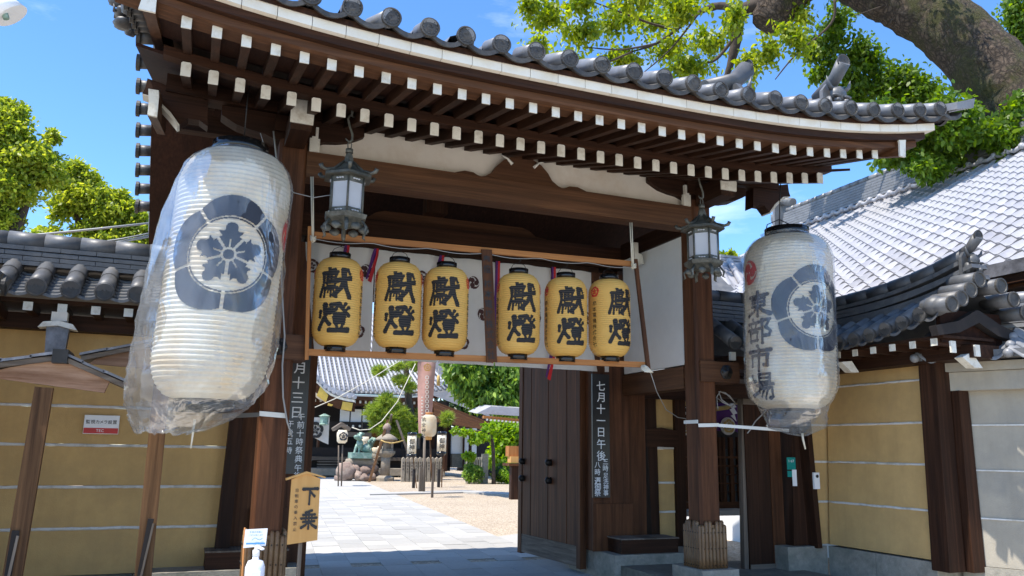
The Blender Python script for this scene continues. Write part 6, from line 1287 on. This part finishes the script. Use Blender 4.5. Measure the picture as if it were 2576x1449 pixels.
# lamps on poles
def pole_lamp(label, ub, vb, ul, vt, vb2, text, group=None):
    b = gpt(ub, vb); Y = b[1]; q = lambda u, v, dy=0: at(u, v, Y=Y+dy); s = sc(q(ul, vt)); t = thing('pole_lantern', label, 'lantern', b, group)
    MB().bar(b, b+(0, 0, (vb-1182)*s), .10, .12).build('socket_post', 'dark', t); MB().bar(b+(.12, -.05, 0), q(ul, vb2+10)+(0.05, 0, 0), .04, .04).build('pole', 'oldpost', t)
    c0 = q(ul, (vt+vb2)/2); hz = (vb2-vt)/2*s; r = 11.5*s; MB().lathe([(r, -hz), (r, hz)], c0, 20).build('paper_drum', 'wpaper', t)
    MB().lathe([(r*1.06, hz), (r*1.06, hz+6*s), (r*.8, hz+8*s)], c0, 20).build('top_ring', 'blackring', t); MB().lathe([(r*.8, -hz-8*s), (r*1.06, -hz-6*s), (r*1.06, -hz)], c0, 20).build('bottom_ring', 'blackring', t)
    V, Fc, h = column(text, 16*s, .012, 1, 17.5*s); wrap_text(V, Fc, lambda x, y: (c0[0]+(r+.01)*sin(x/r-.25), c0[1]-(r+.01)*cos(x/r-.25), c0[2]+hz-.05+y), .06, None).build('lettering', 'ink', t)
    p = q(ul-1, vt-18); MB().lathe([(.001, -.02), (13*s, -.01), (13*s, .01), (.001, .02)], (0, 0, 0), 18).build('lamp_cover', 'soap', t).matrix_world = Matrix.Translation(Vector(p-wloc(t)))@Matrix.Rotation(.9 if ul < 1060 else .3, 4, 'X')
    return t
pole_lamp('white drum lantern on a short pole, nearer the stone lantern', 1040, 1228, 1036, 1096, 1142, '御神燈', 'drum lanterns on poles in the court')
pole_lamp('white drum lantern on a short pole right of the tall crimson banner', 1103, 1226, 1111, 1094, 1136, '御神燈', 'drum lanterns on poles in the court')
b = gpt(1087, 1252); Yn = b[1]; t = thing('festival_lantern', 'white ribbed paper lantern on a bamboo pole before the crimson banner', 'lantern', b); q = lambda u, v: at(u, v, Y=Yn); s = sc(q(1080, 1072)); c0 = q(1079, 1071)
pr = [(.55*19*s, -27*s)]+[(19*s*(1-.35*abs(z)**5)+(.022 if k % 2 else -.012), z*26*s) for k, z in enumerate(np.linspace(-1, 1, 37))]+[(.55*19*s, 27*s)]
MB().lathe(pr, c0, 24, False).build('paper_shade', 'wpaper', t); MB().lathe([(9*s, 26*s), (10*s, 33*s)], c0, 16).build('top_ring', 'orange_z', t); MB().lathe([(8*s, -35*s), (9*s, -26*s)], c0, 16).build('bottom_ring', 'hinoki', t)
MB().tube([q(1082, 1105), q(1085, 1180), b+(0, 0, .5)], .03, 7).build('bamboo_pole', 'oldpost', t); MB().bar(b, b+(0, 0, 1.1), .07, .07).build('socket_post', 'grey_z', t)
V, Fc, h = column('杭全神社', 13*s, .012, 1, 13.5*s); r_ = 18*s; wrap_text(V, Fc, lambda x, y: (c0[0]+(r_+.03)*sin(x/r_-1.0), c0[1]-(r_+.03)*cos(x/r_-1.0), c0[2]+22*s+y), .05, None).build('lettering', 'ink', t)
b = gpt(1066, 1240); Yb = b[1]; t = thing('banner', 'long faded crimson banner with gold crest hanging from a pole in the court', 'banner', b); q = lambda u, v: at(u, v, Y=Yb)
m = MB(); V = []
for i in range(21):
    f_ = i/20; v = 880+f_*210; ul, ur = 1051+1*f_, 1097-9*f_-3*f_*f_; 
    for k in range(7): w_ = k/6; V.append(q(ul+(ur-ul)*w_, v)+(0, .06*sin(w_*5+f_*4), 0))
m.add(V, [(i*7+k, i*7+k+1, (i+1)*7+k+1, (i+1)*7+k) for i in range(20) for k in range(6)], True); m.build('cloth', 'pinkcloth', t)
p = q(1073, 925); s = sc(p); R_ = 10*s; raster(crest, 34, lambda x, y: (p[0]+x*R_, p[1]-.12, p[2]+y*R_)).build('gold_crest', 'hinoki', t)
V, Fc, h = column('奉納', 20*s, .0, 1, 20*s); m = MB()
for k in range(11): p = q(1072, 950+k*12); m.lathe([(5*s, 0), (3.4*s, 0)], (p[0], p[1]-.12, p[2]), 10, False, 'y', caps=False); p = q(1060, 1000+k*8); m.box(p[0]-2*s, p[0]+2*s, p[1]-.12, p[1]-.10, p[2]-1.5*s, p[2]+1.5*s)
m.build('printed_pattern', 'strip', t, kind='stuff')
MB().tube([q(1068, 1095), b], .05, 8).build('pole', 'grey_z', t); MB().tube([q(1068, 860), q(1068, 880)], .05, 8).build('pole_top', 'grey_z', t); MB().bar(b+(-.1, .1, 0), b+(-.1, .1, .9), .12, .12).build('stake', 'grey_z', t)
tsl = thing('tassel', 'cream tassel hanging beside the top of the banner', 'tassel', q(1104, 960)); p = q(1103, 950); MB().tube([q(1104, 905), p], .01, 5).build('cord', 'rope', tsl); MB().lathe([(.02, .1), (.06, .04), (.07, -.3)], p, 10).build('fringe', 'straw', tsl)
rl = thing('bagged_lantern', 'small roofed white lantern in a clear bag left of the lion statue', 'lantern', gpt(862, 1226) if gpt(862, 1226)[1] < 50 else (7, 33, 0)); Yr = 34.; q = lambda u, v: at(u, v, Y=Yr); s = sc(q(862, 1100)); c0 = q(861, 1098)
MB().lathe([(8*s, -17*s), (13*s, -12*s), (14*s, 8*s), (10*s, 16*s)], c0, 18).build('paper_shade', 'wpaper', rl); raster(crest, 40, lambda x, y: (c0[0]+x*11*s, c0[1]-15*s, c0[2]+y*11*s)).build('crest', 'crest', rl)
MB().prism([q(838, 1077), q(861, 1062), q(884, 1077), q(880, 1084), q(861, 1072), q(842, 1084)], (0, .5, 0)).build('roof', 'grey_x', rl); MB().tube([q(852, 1120), at(850, 1238, Y=Yr)*(1, 1, 0)+(0, 0, 0)], .03, 6).build('pole', 'grey_z', rl); MB().tube([q(862, 1120), at(858, 1238, Y=Yr)*(1, 1, 0)], .03, 6).build('pole', 'grey_z', rl)
for k, (pts) in enumerate(([(775, 1032), (850, 1000), (930, 955), (1010, 905)], [(885, 1075), (905, 1082), (930, 1080), (960, 1060), (1000, 1010), (1045, 915)])):
    t = thing('guy_rope', ['upper white guide rope crossing in front of the hall roof', 'sagging white guide rope from the banner pole to the roofed lantern'][k], 'rope', at(*pts[0], Y=31)); MB().tube([at(u, v, Y=31) for u, v in pts], .018, 6).build('cord', 'rope', t)
# ground details
for k, (u0, v0, u1, v1) in enumerate(((855, 1218, 890, 1223), (915, 1268, 995, 1276))):
    a, b, c_, d_ = gpt(u0, v1), gpt(u1, v1), gpt(u1, v0), gpt(u0, v0); t = thing('drain_cover', ['small rust-red drain cover far down the gravel court', 'rust-red drain cover in the gravel beside the path'][k], 'drain cover', a); MB().prism([a, b, c_, d_], (0, 0, .012)).build('plate', 'red_x', t)
# office counter, cedar roof kiosk at right of the opening
ks = thing('tiled_kiosk', 'low orange-raftered roof with pale shingles above the ivy at the right', 'building', at(1260, 1060, Y=26)); q = lambda u, v, dy=0: at(u, v, Y=25.6+dy)
MB().prism([q(1199, 1040), q(1330, 1048), q(1330, 1028), q(1235, 1022)], (0, .9, .1)).build('roof', 'tilel', ks); MB().bar(q(1215, 1049), q(1330, 1060), .2, .09).build('eave_board', 'orange_x', ks)
for k in range(11): p = q(1222+k*9.5, 1052+k*.8); MB().box(p[0], p[0]+.05, 25.5, 25.58, p[2]-.08, p[2]).build('rafter_end', 'white', ks)
kc = thing('shop_counter', 'small stand with papers at the inner edge of the door leaf', 'stand', at(1300, 1150, Y=25)); q = lambda u, v: at(u, v, Y=25); a, b = q(1285, 1172), q(1325, 1142); MB().box(a[0], b[0], 25, 25.3, a[2]+.1, a[2]+.3).build('tray', 'hinoki', kc); MB().box(q(1300, 1)[0], q(1325, 1)[0], 25.1, 25.4, a[2]+.3, q(1300, 1122)[2]).build('rack', 'orange_z', kc); MB().box(q(1296, 1)[0], b[0], 24.9, 25.5, a[2], a[2]+.08).build('shelf', 'red_x', kc)
MB().box(q(1304, 1)[0], q(1325, 1)[0], 25.0, 25.2, 0, a[2]).build('leg', 'wood_z', kc)
sf = thing('white_fence', 'pale stone post fence between the two clipped bushes', 'fence', at(1190, 1212, Z=0)); Yf = 37.2
for k in range(8): a, b = at(1173+k*6.2, 1215, Y=Yf), at(1178+k*6.2, 1150, Y=Yf); MB().box(a[0], b[0], Yf, Yf+.15, 0, b[2]).build('stone_post', 'stone', sf)
a, b = at(1215, 1215, Y=36.5), at(1229, 1142, Y=36.5); MB().box(a[0], b[0], 36.5, 36.8, 0, b[2]).build('tall_post', 'stone', sf)
# side court seen beyond the right pillar: lattice doors, purple curtain, step
ok = thing('side_office', 'dark lattice door with paper curtain and straw rope behind the right pillar', 'building', (8, 11, 0)); Yo = 11.; q = lambda u, v: at(u, v, Y=Yo)
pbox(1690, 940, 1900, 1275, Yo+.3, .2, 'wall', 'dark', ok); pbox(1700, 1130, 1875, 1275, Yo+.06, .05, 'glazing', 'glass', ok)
for u in (1705, 1727, 1815, 1822, 1842, 1862): pbox(u-1.5, 1100, u+1.5, 1262, Yo, .05, 'lattice_bar', 'red_z', ok)
for v in (1150, 1172, 1194, 1216, 1238): pbox(1700, v-1.5, 1875, v+1.5, Yo-.01, .05, 'lattice_bar', 'red_x', ok)
pbox(1700, 1262, 1875, 1284, Yo-.02, .1, 'sill', 'red_x', ok); pbox(1690, 1284, 1900, 1300, Yo-.5, .6, 'stone_step', 'slab', ok); pbox(1690, 930, 1900, 960, Yo-.1, .2, 'beam', 'wood_x', ok); pbox(1690, 900, 1900, 932, Yo-.4, .2, 'eave', 'wood_x', ok)
pc = thing('purple_curtain', 'purple festival curtain with cream discs behind the right pillar', 'curtain', q(1780, 1090)); m = MB(); m.prism([q(1700, 1000), q(1870, 1000), q(1870, 1115), q(1800, 1085), q(1740, 1085), q(1700, 1120)], (0, .03, 0)); 
for i, p in enumerate(m.v): m.v[i] = (p[0], p[1]-.5, p[2])
m.build('cloth', 'purple', pc)
for (u, v, r) in ((1722, 1075, 20), (1832, 1072, 22)): p = at(u, v, Y=Yo-.55); s = sc(p); MB().lathe([(r*s, 0), (r*s, .02)], p, 22, False, 'y').build('cream_disc', 'cloth', pc); raster(crest, 40, lambda x, y: (p[0]+x*r*s*.8, p[1]-.02, p[2]+y*r*s*.8)).build('flower_print', 'straw', pc)
sw = thing('straw_festoon', 'twisted straw rope with white paper zigzags over the purple curtain', 'rope', q(1780, 1010)); MB().tube([at(u, v, Y=Yo-.65) for u, v in ((1700, 1022), (1714, 1008), (1730, 1018), (1790, 1030), (1830, 1025), (1850, 1012), (1875, 1018))], .035, 8).build('rope', 'straw', sw)
for (u, v) in ((1716, 1014), (1843, 1012)): MB().prism([at(u+dx, v+dy, Y=Yo-.7) for dx, dy in ((0, 0), (10, 12), (4, 14), (12, 28), (5, 30), (10, 48), (-4, 34), (2, 31), (-7, 18), (-1, 16), (-8, 6))], (0, .01, 0)).build('paper_zigzag', 'signw', sw)
MB().tube([at(1790, 1030, Y=Yo-.7), at(1792, 1075, Y=Yo-.7)], .03, 6).build('tassel', 'straw', sw)

# ------------------------------------------------------------------ trees
def tree(label, base, trunk, rad, blobs, leaf, lm_, name='tree', bark='barkd', **k):
    t = thing(name, label, 'tree', base)
    for i, (pts, r) in enumerate(zip(trunk, rad)): limb(pts, r, 'trunk' if i == 0 else 'limb', bark, t, seed=i+2)
    leaves(blobs, leaf, 'foliage', lm_, t, **k); return t
Yl = 24.
B = lambda u, v, Y: at(u, v, Y=Y)
tree('sunlit leafy tree rising at the far left edge beyond the wall', B(20, 1100, 24)*(1, 1, 0), [[B(30, 1100, 24)*(1, 1, 0), B(25, 700, 24), B(10, 450, 24)], [B(25, 640, 24), B(70, 500, 24), B(110, 420, 24)]], [[.35, .25, .12], [.15, .1, .04]],
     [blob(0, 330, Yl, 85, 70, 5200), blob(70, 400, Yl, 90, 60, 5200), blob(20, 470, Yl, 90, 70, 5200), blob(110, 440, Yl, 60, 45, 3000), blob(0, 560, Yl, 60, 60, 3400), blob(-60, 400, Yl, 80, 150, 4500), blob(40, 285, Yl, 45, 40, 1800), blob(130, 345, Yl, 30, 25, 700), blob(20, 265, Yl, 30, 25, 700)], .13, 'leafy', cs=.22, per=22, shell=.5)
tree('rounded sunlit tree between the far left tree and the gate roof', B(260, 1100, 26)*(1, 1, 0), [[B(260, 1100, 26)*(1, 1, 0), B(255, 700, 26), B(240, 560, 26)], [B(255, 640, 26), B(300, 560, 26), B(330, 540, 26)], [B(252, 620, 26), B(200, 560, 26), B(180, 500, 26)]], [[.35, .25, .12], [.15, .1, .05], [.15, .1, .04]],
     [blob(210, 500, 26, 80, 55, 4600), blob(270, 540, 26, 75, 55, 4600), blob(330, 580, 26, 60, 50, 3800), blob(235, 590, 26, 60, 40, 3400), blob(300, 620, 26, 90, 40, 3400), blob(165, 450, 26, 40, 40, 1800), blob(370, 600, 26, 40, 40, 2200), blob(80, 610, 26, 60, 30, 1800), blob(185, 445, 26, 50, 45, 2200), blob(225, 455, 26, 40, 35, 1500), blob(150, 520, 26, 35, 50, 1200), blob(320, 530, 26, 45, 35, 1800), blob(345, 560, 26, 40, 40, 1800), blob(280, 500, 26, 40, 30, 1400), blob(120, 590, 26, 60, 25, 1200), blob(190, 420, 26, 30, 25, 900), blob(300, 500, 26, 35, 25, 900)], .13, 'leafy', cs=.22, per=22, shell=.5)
# the great camphor over the right side
Yc = 13.
cm_ = thing('camphor_tree', 'huge mossy camphor tree whose limb sweeps over the right end of the gate roof', 'tree', (18.5, 12, 0))
def dp(u, v, d):
    d *= 1.22; return np.array((0, 0, EYE))+(_f+_r*(u-1288)/FPX-_u*(v-724.5)/FPX)*d
K = lambda u, v, Y=Yc: at(u, v, Y=Y)
limb([dp(3500, 1000, 12.)*(1, 1, 0), dp(3100, 900, 12.), dp(2800, 600, 13), dp(2720, 440, 14), dp(2600, 300, 14.5), dp(2490, 175, 15), dp(2385, 70, 15.5), dp(2270, 5, 16), dp(2140, -55, 16.5), dp(2040, -120, 17)], [1.4, 1.3, 1.05, .92, .84, .76, .70, .66, .58, .40], 'trunk', 'bark', cm_, n=40, amp=.05, sub=8)
limb([dp(2080, -90, 16.6), dp(1985, -20, 16.6), dp(1950, 30, 16.6), dp(1925, 64, 16.6)], [.44, .56, .56, .36], 'broken_knot', 'bark', cm_, n=18, amp=.12)
limb([dp(1960, 15, 16.7), dp(1880, 20, 16.8), dp(1848, 62, 16.8), dp(1852, 100, 16.8), dp(1838, 160, 16.8), dp(1822, 205, 16.8)], [.28, .19, .18, .14, .09, .04], 'limb', 'barkd', cm_, n=12, amp=.12)
limb([dp(1860, 45, 16.8), dp(1822, 15, 16.9), dp(1760, 30, 17), dp(1700, 75, 17), dp(1650, 110, 17), dp(1590, 130, 17.2)], [.13, .11, .07, .05, .035, .02], 'limb', 'barkd', cm_, n=8, amp=.1)
for pts, r in (([(1650, 110), (1560, 125), (1470, 118)], .02), ([(1700, 75), (1640, 60), (1560, 30), (1480, 0)], .025), ([(1590, 130), (1500, 165), (1400, 165)], .02), ([(1850, 90), (1800, 150), (1750, 160), (1640, 190)], .03), ([(1760, 30), (1690, 120), (1610, 190)], .02), ([(2100, 0), (2090, 60), (2000, 140), (1950, 200)], .025), ([(2240, 60), (2250, 10), (2150, 40)], .02), ([(2480, 330), (2420, 380), (2330, 400), (2240, 390)], .05), ([(2520, 400), (2440, 440), (2350, 440)], .05)):
    limb([dp(u, v, 15.8) for u, v in pts], [r*1.6, r, r*.5][:len(pts)] if len(pts) == 3 else [r*1.6, r*1.2, r*.9, r*.4], 'twig', 'barkd', cm_, n=6)
def dblob(u, v, d, ru, rv, n, dep=.8): p = dp(u, v, d); s = d*1.22/FPX; return (p[0], p[1], p[2], ru*s, ru*s*dep, rv*s, n)
cb_ = [dblob(u, v, 16.5+1.2*sin(u*.05), ru, rv, int(n*1.5)) for u, v, ru, rv, n in ((1380, 40, 70, 60, 330), (1350, 110, 45, 40, 210), (1330, 10, 40, 40, 160), (1460, 90, 70, 60, 300), (1460, 10, 60, 40, 220), (1560, 50, 90, 55, 380), (1660, 50, 80, 50, 330), (1430, 150, 70, 30, 230), (1560, 140, 80, 35, 260), (1600, 0, 80, 30, 240), (1720, 20, 90, 45, 330), (1680, 120, 80, 50, 330), (1780, 100, 60, 70, 330), (1740, 170, 80, 40, 300), (1880, 160, 40, 60, 230), (1850, 40, 60, 60, 240), (1930, 130, 60, 60, 260), (1990, 90, 60, 60, 220), (2010, 30, 50, 50, 200))]
cb_ = [(*q[:6], int(q[6]*1.4)) for q in cb_]
leaves(cb_, .15, 'sun_toned_foliage', 'leafl', cm_, aspect=.5, droop=.6, shell=.2, cs=.4, per=30)  # sunny part of the crown, painted with the lighter leaf colour
cb_ = [dblob(u, v, 17.6 if v < 270 else 14.2+.6*sin(v), ru, rv, int(n*1.7)) for u, v, ru, rv, n in ((2060, 120, 70, 60, 330), (2110, 60, 70, 60, 330), (2170, 140, 70, 60, 480), (2150, 230, 60, 60, 520), (2230, 220, 80, 70, 760), (2320, 250, 80, 80, 820), (2400, 340, 90, 70, 760), (2280, 320, 80, 60, 820), (2340, 380, 90, 50, 720), (2400, 300, 80, 80, 820), (2460, 430, 70, 60, 460), (2560, 130, 40, 120, 480), (2560, 20, 60, 70, 430), (2555, 300, 50, 90, 420), (2560, 470, 50, 80, 420), (2250, 390, 60, 30, 420), (2330, 420, 60, 35, 420), (2410, 410, 60, 40, 300), (2060, 190, 50, 30, 160), (2480, 470, 50, 30, 220), (2585, 400, 50, 80, 420), (2580, 520, 30, 30, 120), (2230, 290, 50, 60, 420), (2460, 330, 60, 50, 600), (2530, 350, 60, 50, 600), (2350, 300, 60, 40, 500), (2120, 180, 60, 50, 300), (2290, 200, 60, 50, 500), (2560, 60, 40, 60, 400), (2570, 180, 30, 60, 300), (2540, 420, 50, 40, 400))]
cb_ += [dblob(u, v, d, 100, 60, 800) for u, v, d in ((2120, -240, 15), (2290, -230, 14.5))]  # unseen leaf clumps above the view, added to shade the limb
cb_ = [(*q[:6], int(q[6]*1.4)) for q in cb_]
leaves(cb_, .15, 'shade_toned_foliage', 'leafc', cm_, aspect=.52, droop=.6, shell=.2, cs=.42, per=34)  # shaded part of the crown, painted with the darker leaf colour
# trees of the court
tree('broad glossy-leaved tree hanging over the court right of the banner', (17, 27, 0), [[(16.2, 28, 0), B(1440, 1080, 28), B(1350, 1020, 27.5), B(1260, 1000, 27), B(1230, 960, 27)], [B(1330, 1012, 27.4), B(1290, 960, 27.2), B(1180, 925, 27)], [B(1380, 1030, 27.4), B(1280, 1028, 27), B(1240, 1020, 27)]], [[.5, .35, .25, .18, .1], [.12, .09, .04], [.1, .08, .05]],
     [blob(1180, 940, 27, 60, 45, 1620), blob(1150, 925, 27, 45, 35, 900), blob(1240, 930, 27, 60, 50, 1800), blob(1290, 960, 27, 55, 60, 1800), blob(1210, 990, 27, 60, 35, 1440), blob(1270, 1010, 27, 55, 35, 1260), blob(1330, 940, 27, 50, 80, 1620), blob(1160, 965, 27, 40, 30, 720), blob(1150, 860, 27, 90, 60, 900)], .27, 'leafd', bark='oldpost' if False else 'bark', aspect=.36, droop=1.0)
pn = thing('pine_tree', 'clipped garden pine with a dark trunk in front of the hall', 'tree', at(1035, 1180, Y=41)*(1, 1, 0)); Yp = 41.; s = sc(at(1000, 1050, Y=Yp))
limb([at(1030, 1195, Y=Yp)*(1, 1, 0), B(1036, 1080, Yp), B(1030, 1030, Yp), B(1026, 980, Yp), B(1022, 930, Yp), B(1018, 890, Yp)], [.28, .24, .2, .17, .14, .1], 'trunk', 'barkd', pn)
for pts in ([(1034, 1060), (1000, 1050), (960, 1060)], [(1030, 1040), (990, 1020), (950, 1030)], [(1032, 1060), (1070, 1050), (1120, 1052)], [(1024, 950), (990, 945)], [(1026, 985), (1000, 972)], [(1026, 990), (1060, 985)]): limb([B(u, v, Yp) for u, v in pts], [.08, .05, .03], 'branch', 'grey_x', pn, n=6)
T = []
for (u, v, ru, rv, n) in ((975, 1015, 30, 16, 60), (945, 1040, 30, 22, 90), (990, 1045, 40, 24, 130), (975, 1075, 45, 22, 130), (1020, 1065, 25, 25, 80), (1015, 1090, 30, 14, 60), (970, 1000, 14, 14, 26), (955, 935, 22, 12, 34), (1010, 958, 22, 12, 40), (1000, 925, 20, 10, 26), (1030, 975, 16, 12, 24), (1045, 920, 18, 14, 24), (1125, 1050, 18, 12, 34), (1122, 1066, 10, 6, 12), (1050, 1085, 16, 12, 24), (1060, 1040, 14, 10, 16)):
    c0 = at(u, v, Y=Yp-.6); 
    for _ in range(n): d = rng.normal(size=3); d /= np.linalg.norm(d); T.append(c0+d*rng.random()**.4*np.array((ru*s, ru*s*.6, rv*s)))
needles(T, 'needle_tufts', 'needle', pn, length=.30, per=34, width=.018)
tree('leafy green climber covering a wall behind the door leaf', at(1270, 1200, Y=38)*(1, 1, 0), [[at(1275, 1215, Y=38)*(1, 1, 0), B(1275, 1100, 38)]], [[.15, .1]], [blob(1275, 1100, 38, 45, 50, 2600), blob(1250, 1140, 38, 35, 40, 1300), blob(1310, 1120, 38, 30, 80, 1600), blob(1260, 1075, 38, 30, 20, 700)], .20, 'leafm', name='climbing_plant', aspect=.7)
tree('light green maple spray reaching left over the court', at(1240, 1190, Y=36)*(1, 1, 0), [[at(1242, 1200, Y=36)*(1, 1, 0), B(1236, 1100, 36), B(1190, 1085, 36), B(1140, 1090, 36)]], [[.10, .07, .04, .02]], [blob(1150, 1085, 36, 25, 6, 160), blob(1180, 1088, 36, 30, 8, 240), blob(1210, 1100, 36, 35, 9, 280), blob(1190, 1112, 36, 22, 6, 130), blob(1230, 1078, 36, 25, 20, 280)], .20, 'leafm', name='maple_tree')
for k, (u, v, ru, rv, lb) in enumerate(((1190, 1190, 27, 24, 'clipped round bush left of the white stone posts'), (1268, 1190, 38, 28, 'clipped bush right of the white stone posts'), (1180, 1148, 16, 9, 'low azalea tuft on top of the white stone posts'))):
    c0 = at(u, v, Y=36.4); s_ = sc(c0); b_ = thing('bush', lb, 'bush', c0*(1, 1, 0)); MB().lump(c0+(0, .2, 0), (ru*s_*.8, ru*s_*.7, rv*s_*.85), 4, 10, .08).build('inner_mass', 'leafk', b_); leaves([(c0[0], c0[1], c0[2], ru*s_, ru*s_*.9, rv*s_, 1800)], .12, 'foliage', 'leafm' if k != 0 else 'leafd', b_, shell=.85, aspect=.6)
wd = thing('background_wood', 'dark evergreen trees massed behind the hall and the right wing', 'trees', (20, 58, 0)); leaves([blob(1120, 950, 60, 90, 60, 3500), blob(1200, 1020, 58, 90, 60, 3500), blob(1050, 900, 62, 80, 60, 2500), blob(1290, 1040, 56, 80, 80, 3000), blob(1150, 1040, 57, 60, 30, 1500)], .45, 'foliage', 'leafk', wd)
limb([(19.5, 58, 0), (19.5, 58, 7)], [.5, .3], 'trunk', 'barkd', wd); limb([(24, 57, 0), (24, 57, 7)], [.5, .3], 'trunk', 'barkd', wd)
tree('treetop peeping over the side hall ridge between the right pillar and lantern', at(1830, 1100, Y=30)*(1, 1, 0), [[at(1830, 1130, Y=30)*(1, 1, 0), B(1830, 640, 30)]], [[.3, .1]], [blob(1828, 640, 30, 26, 14, 300), blob(1815, 650, 30, 20, 10, 150)], .2, 'leafl')
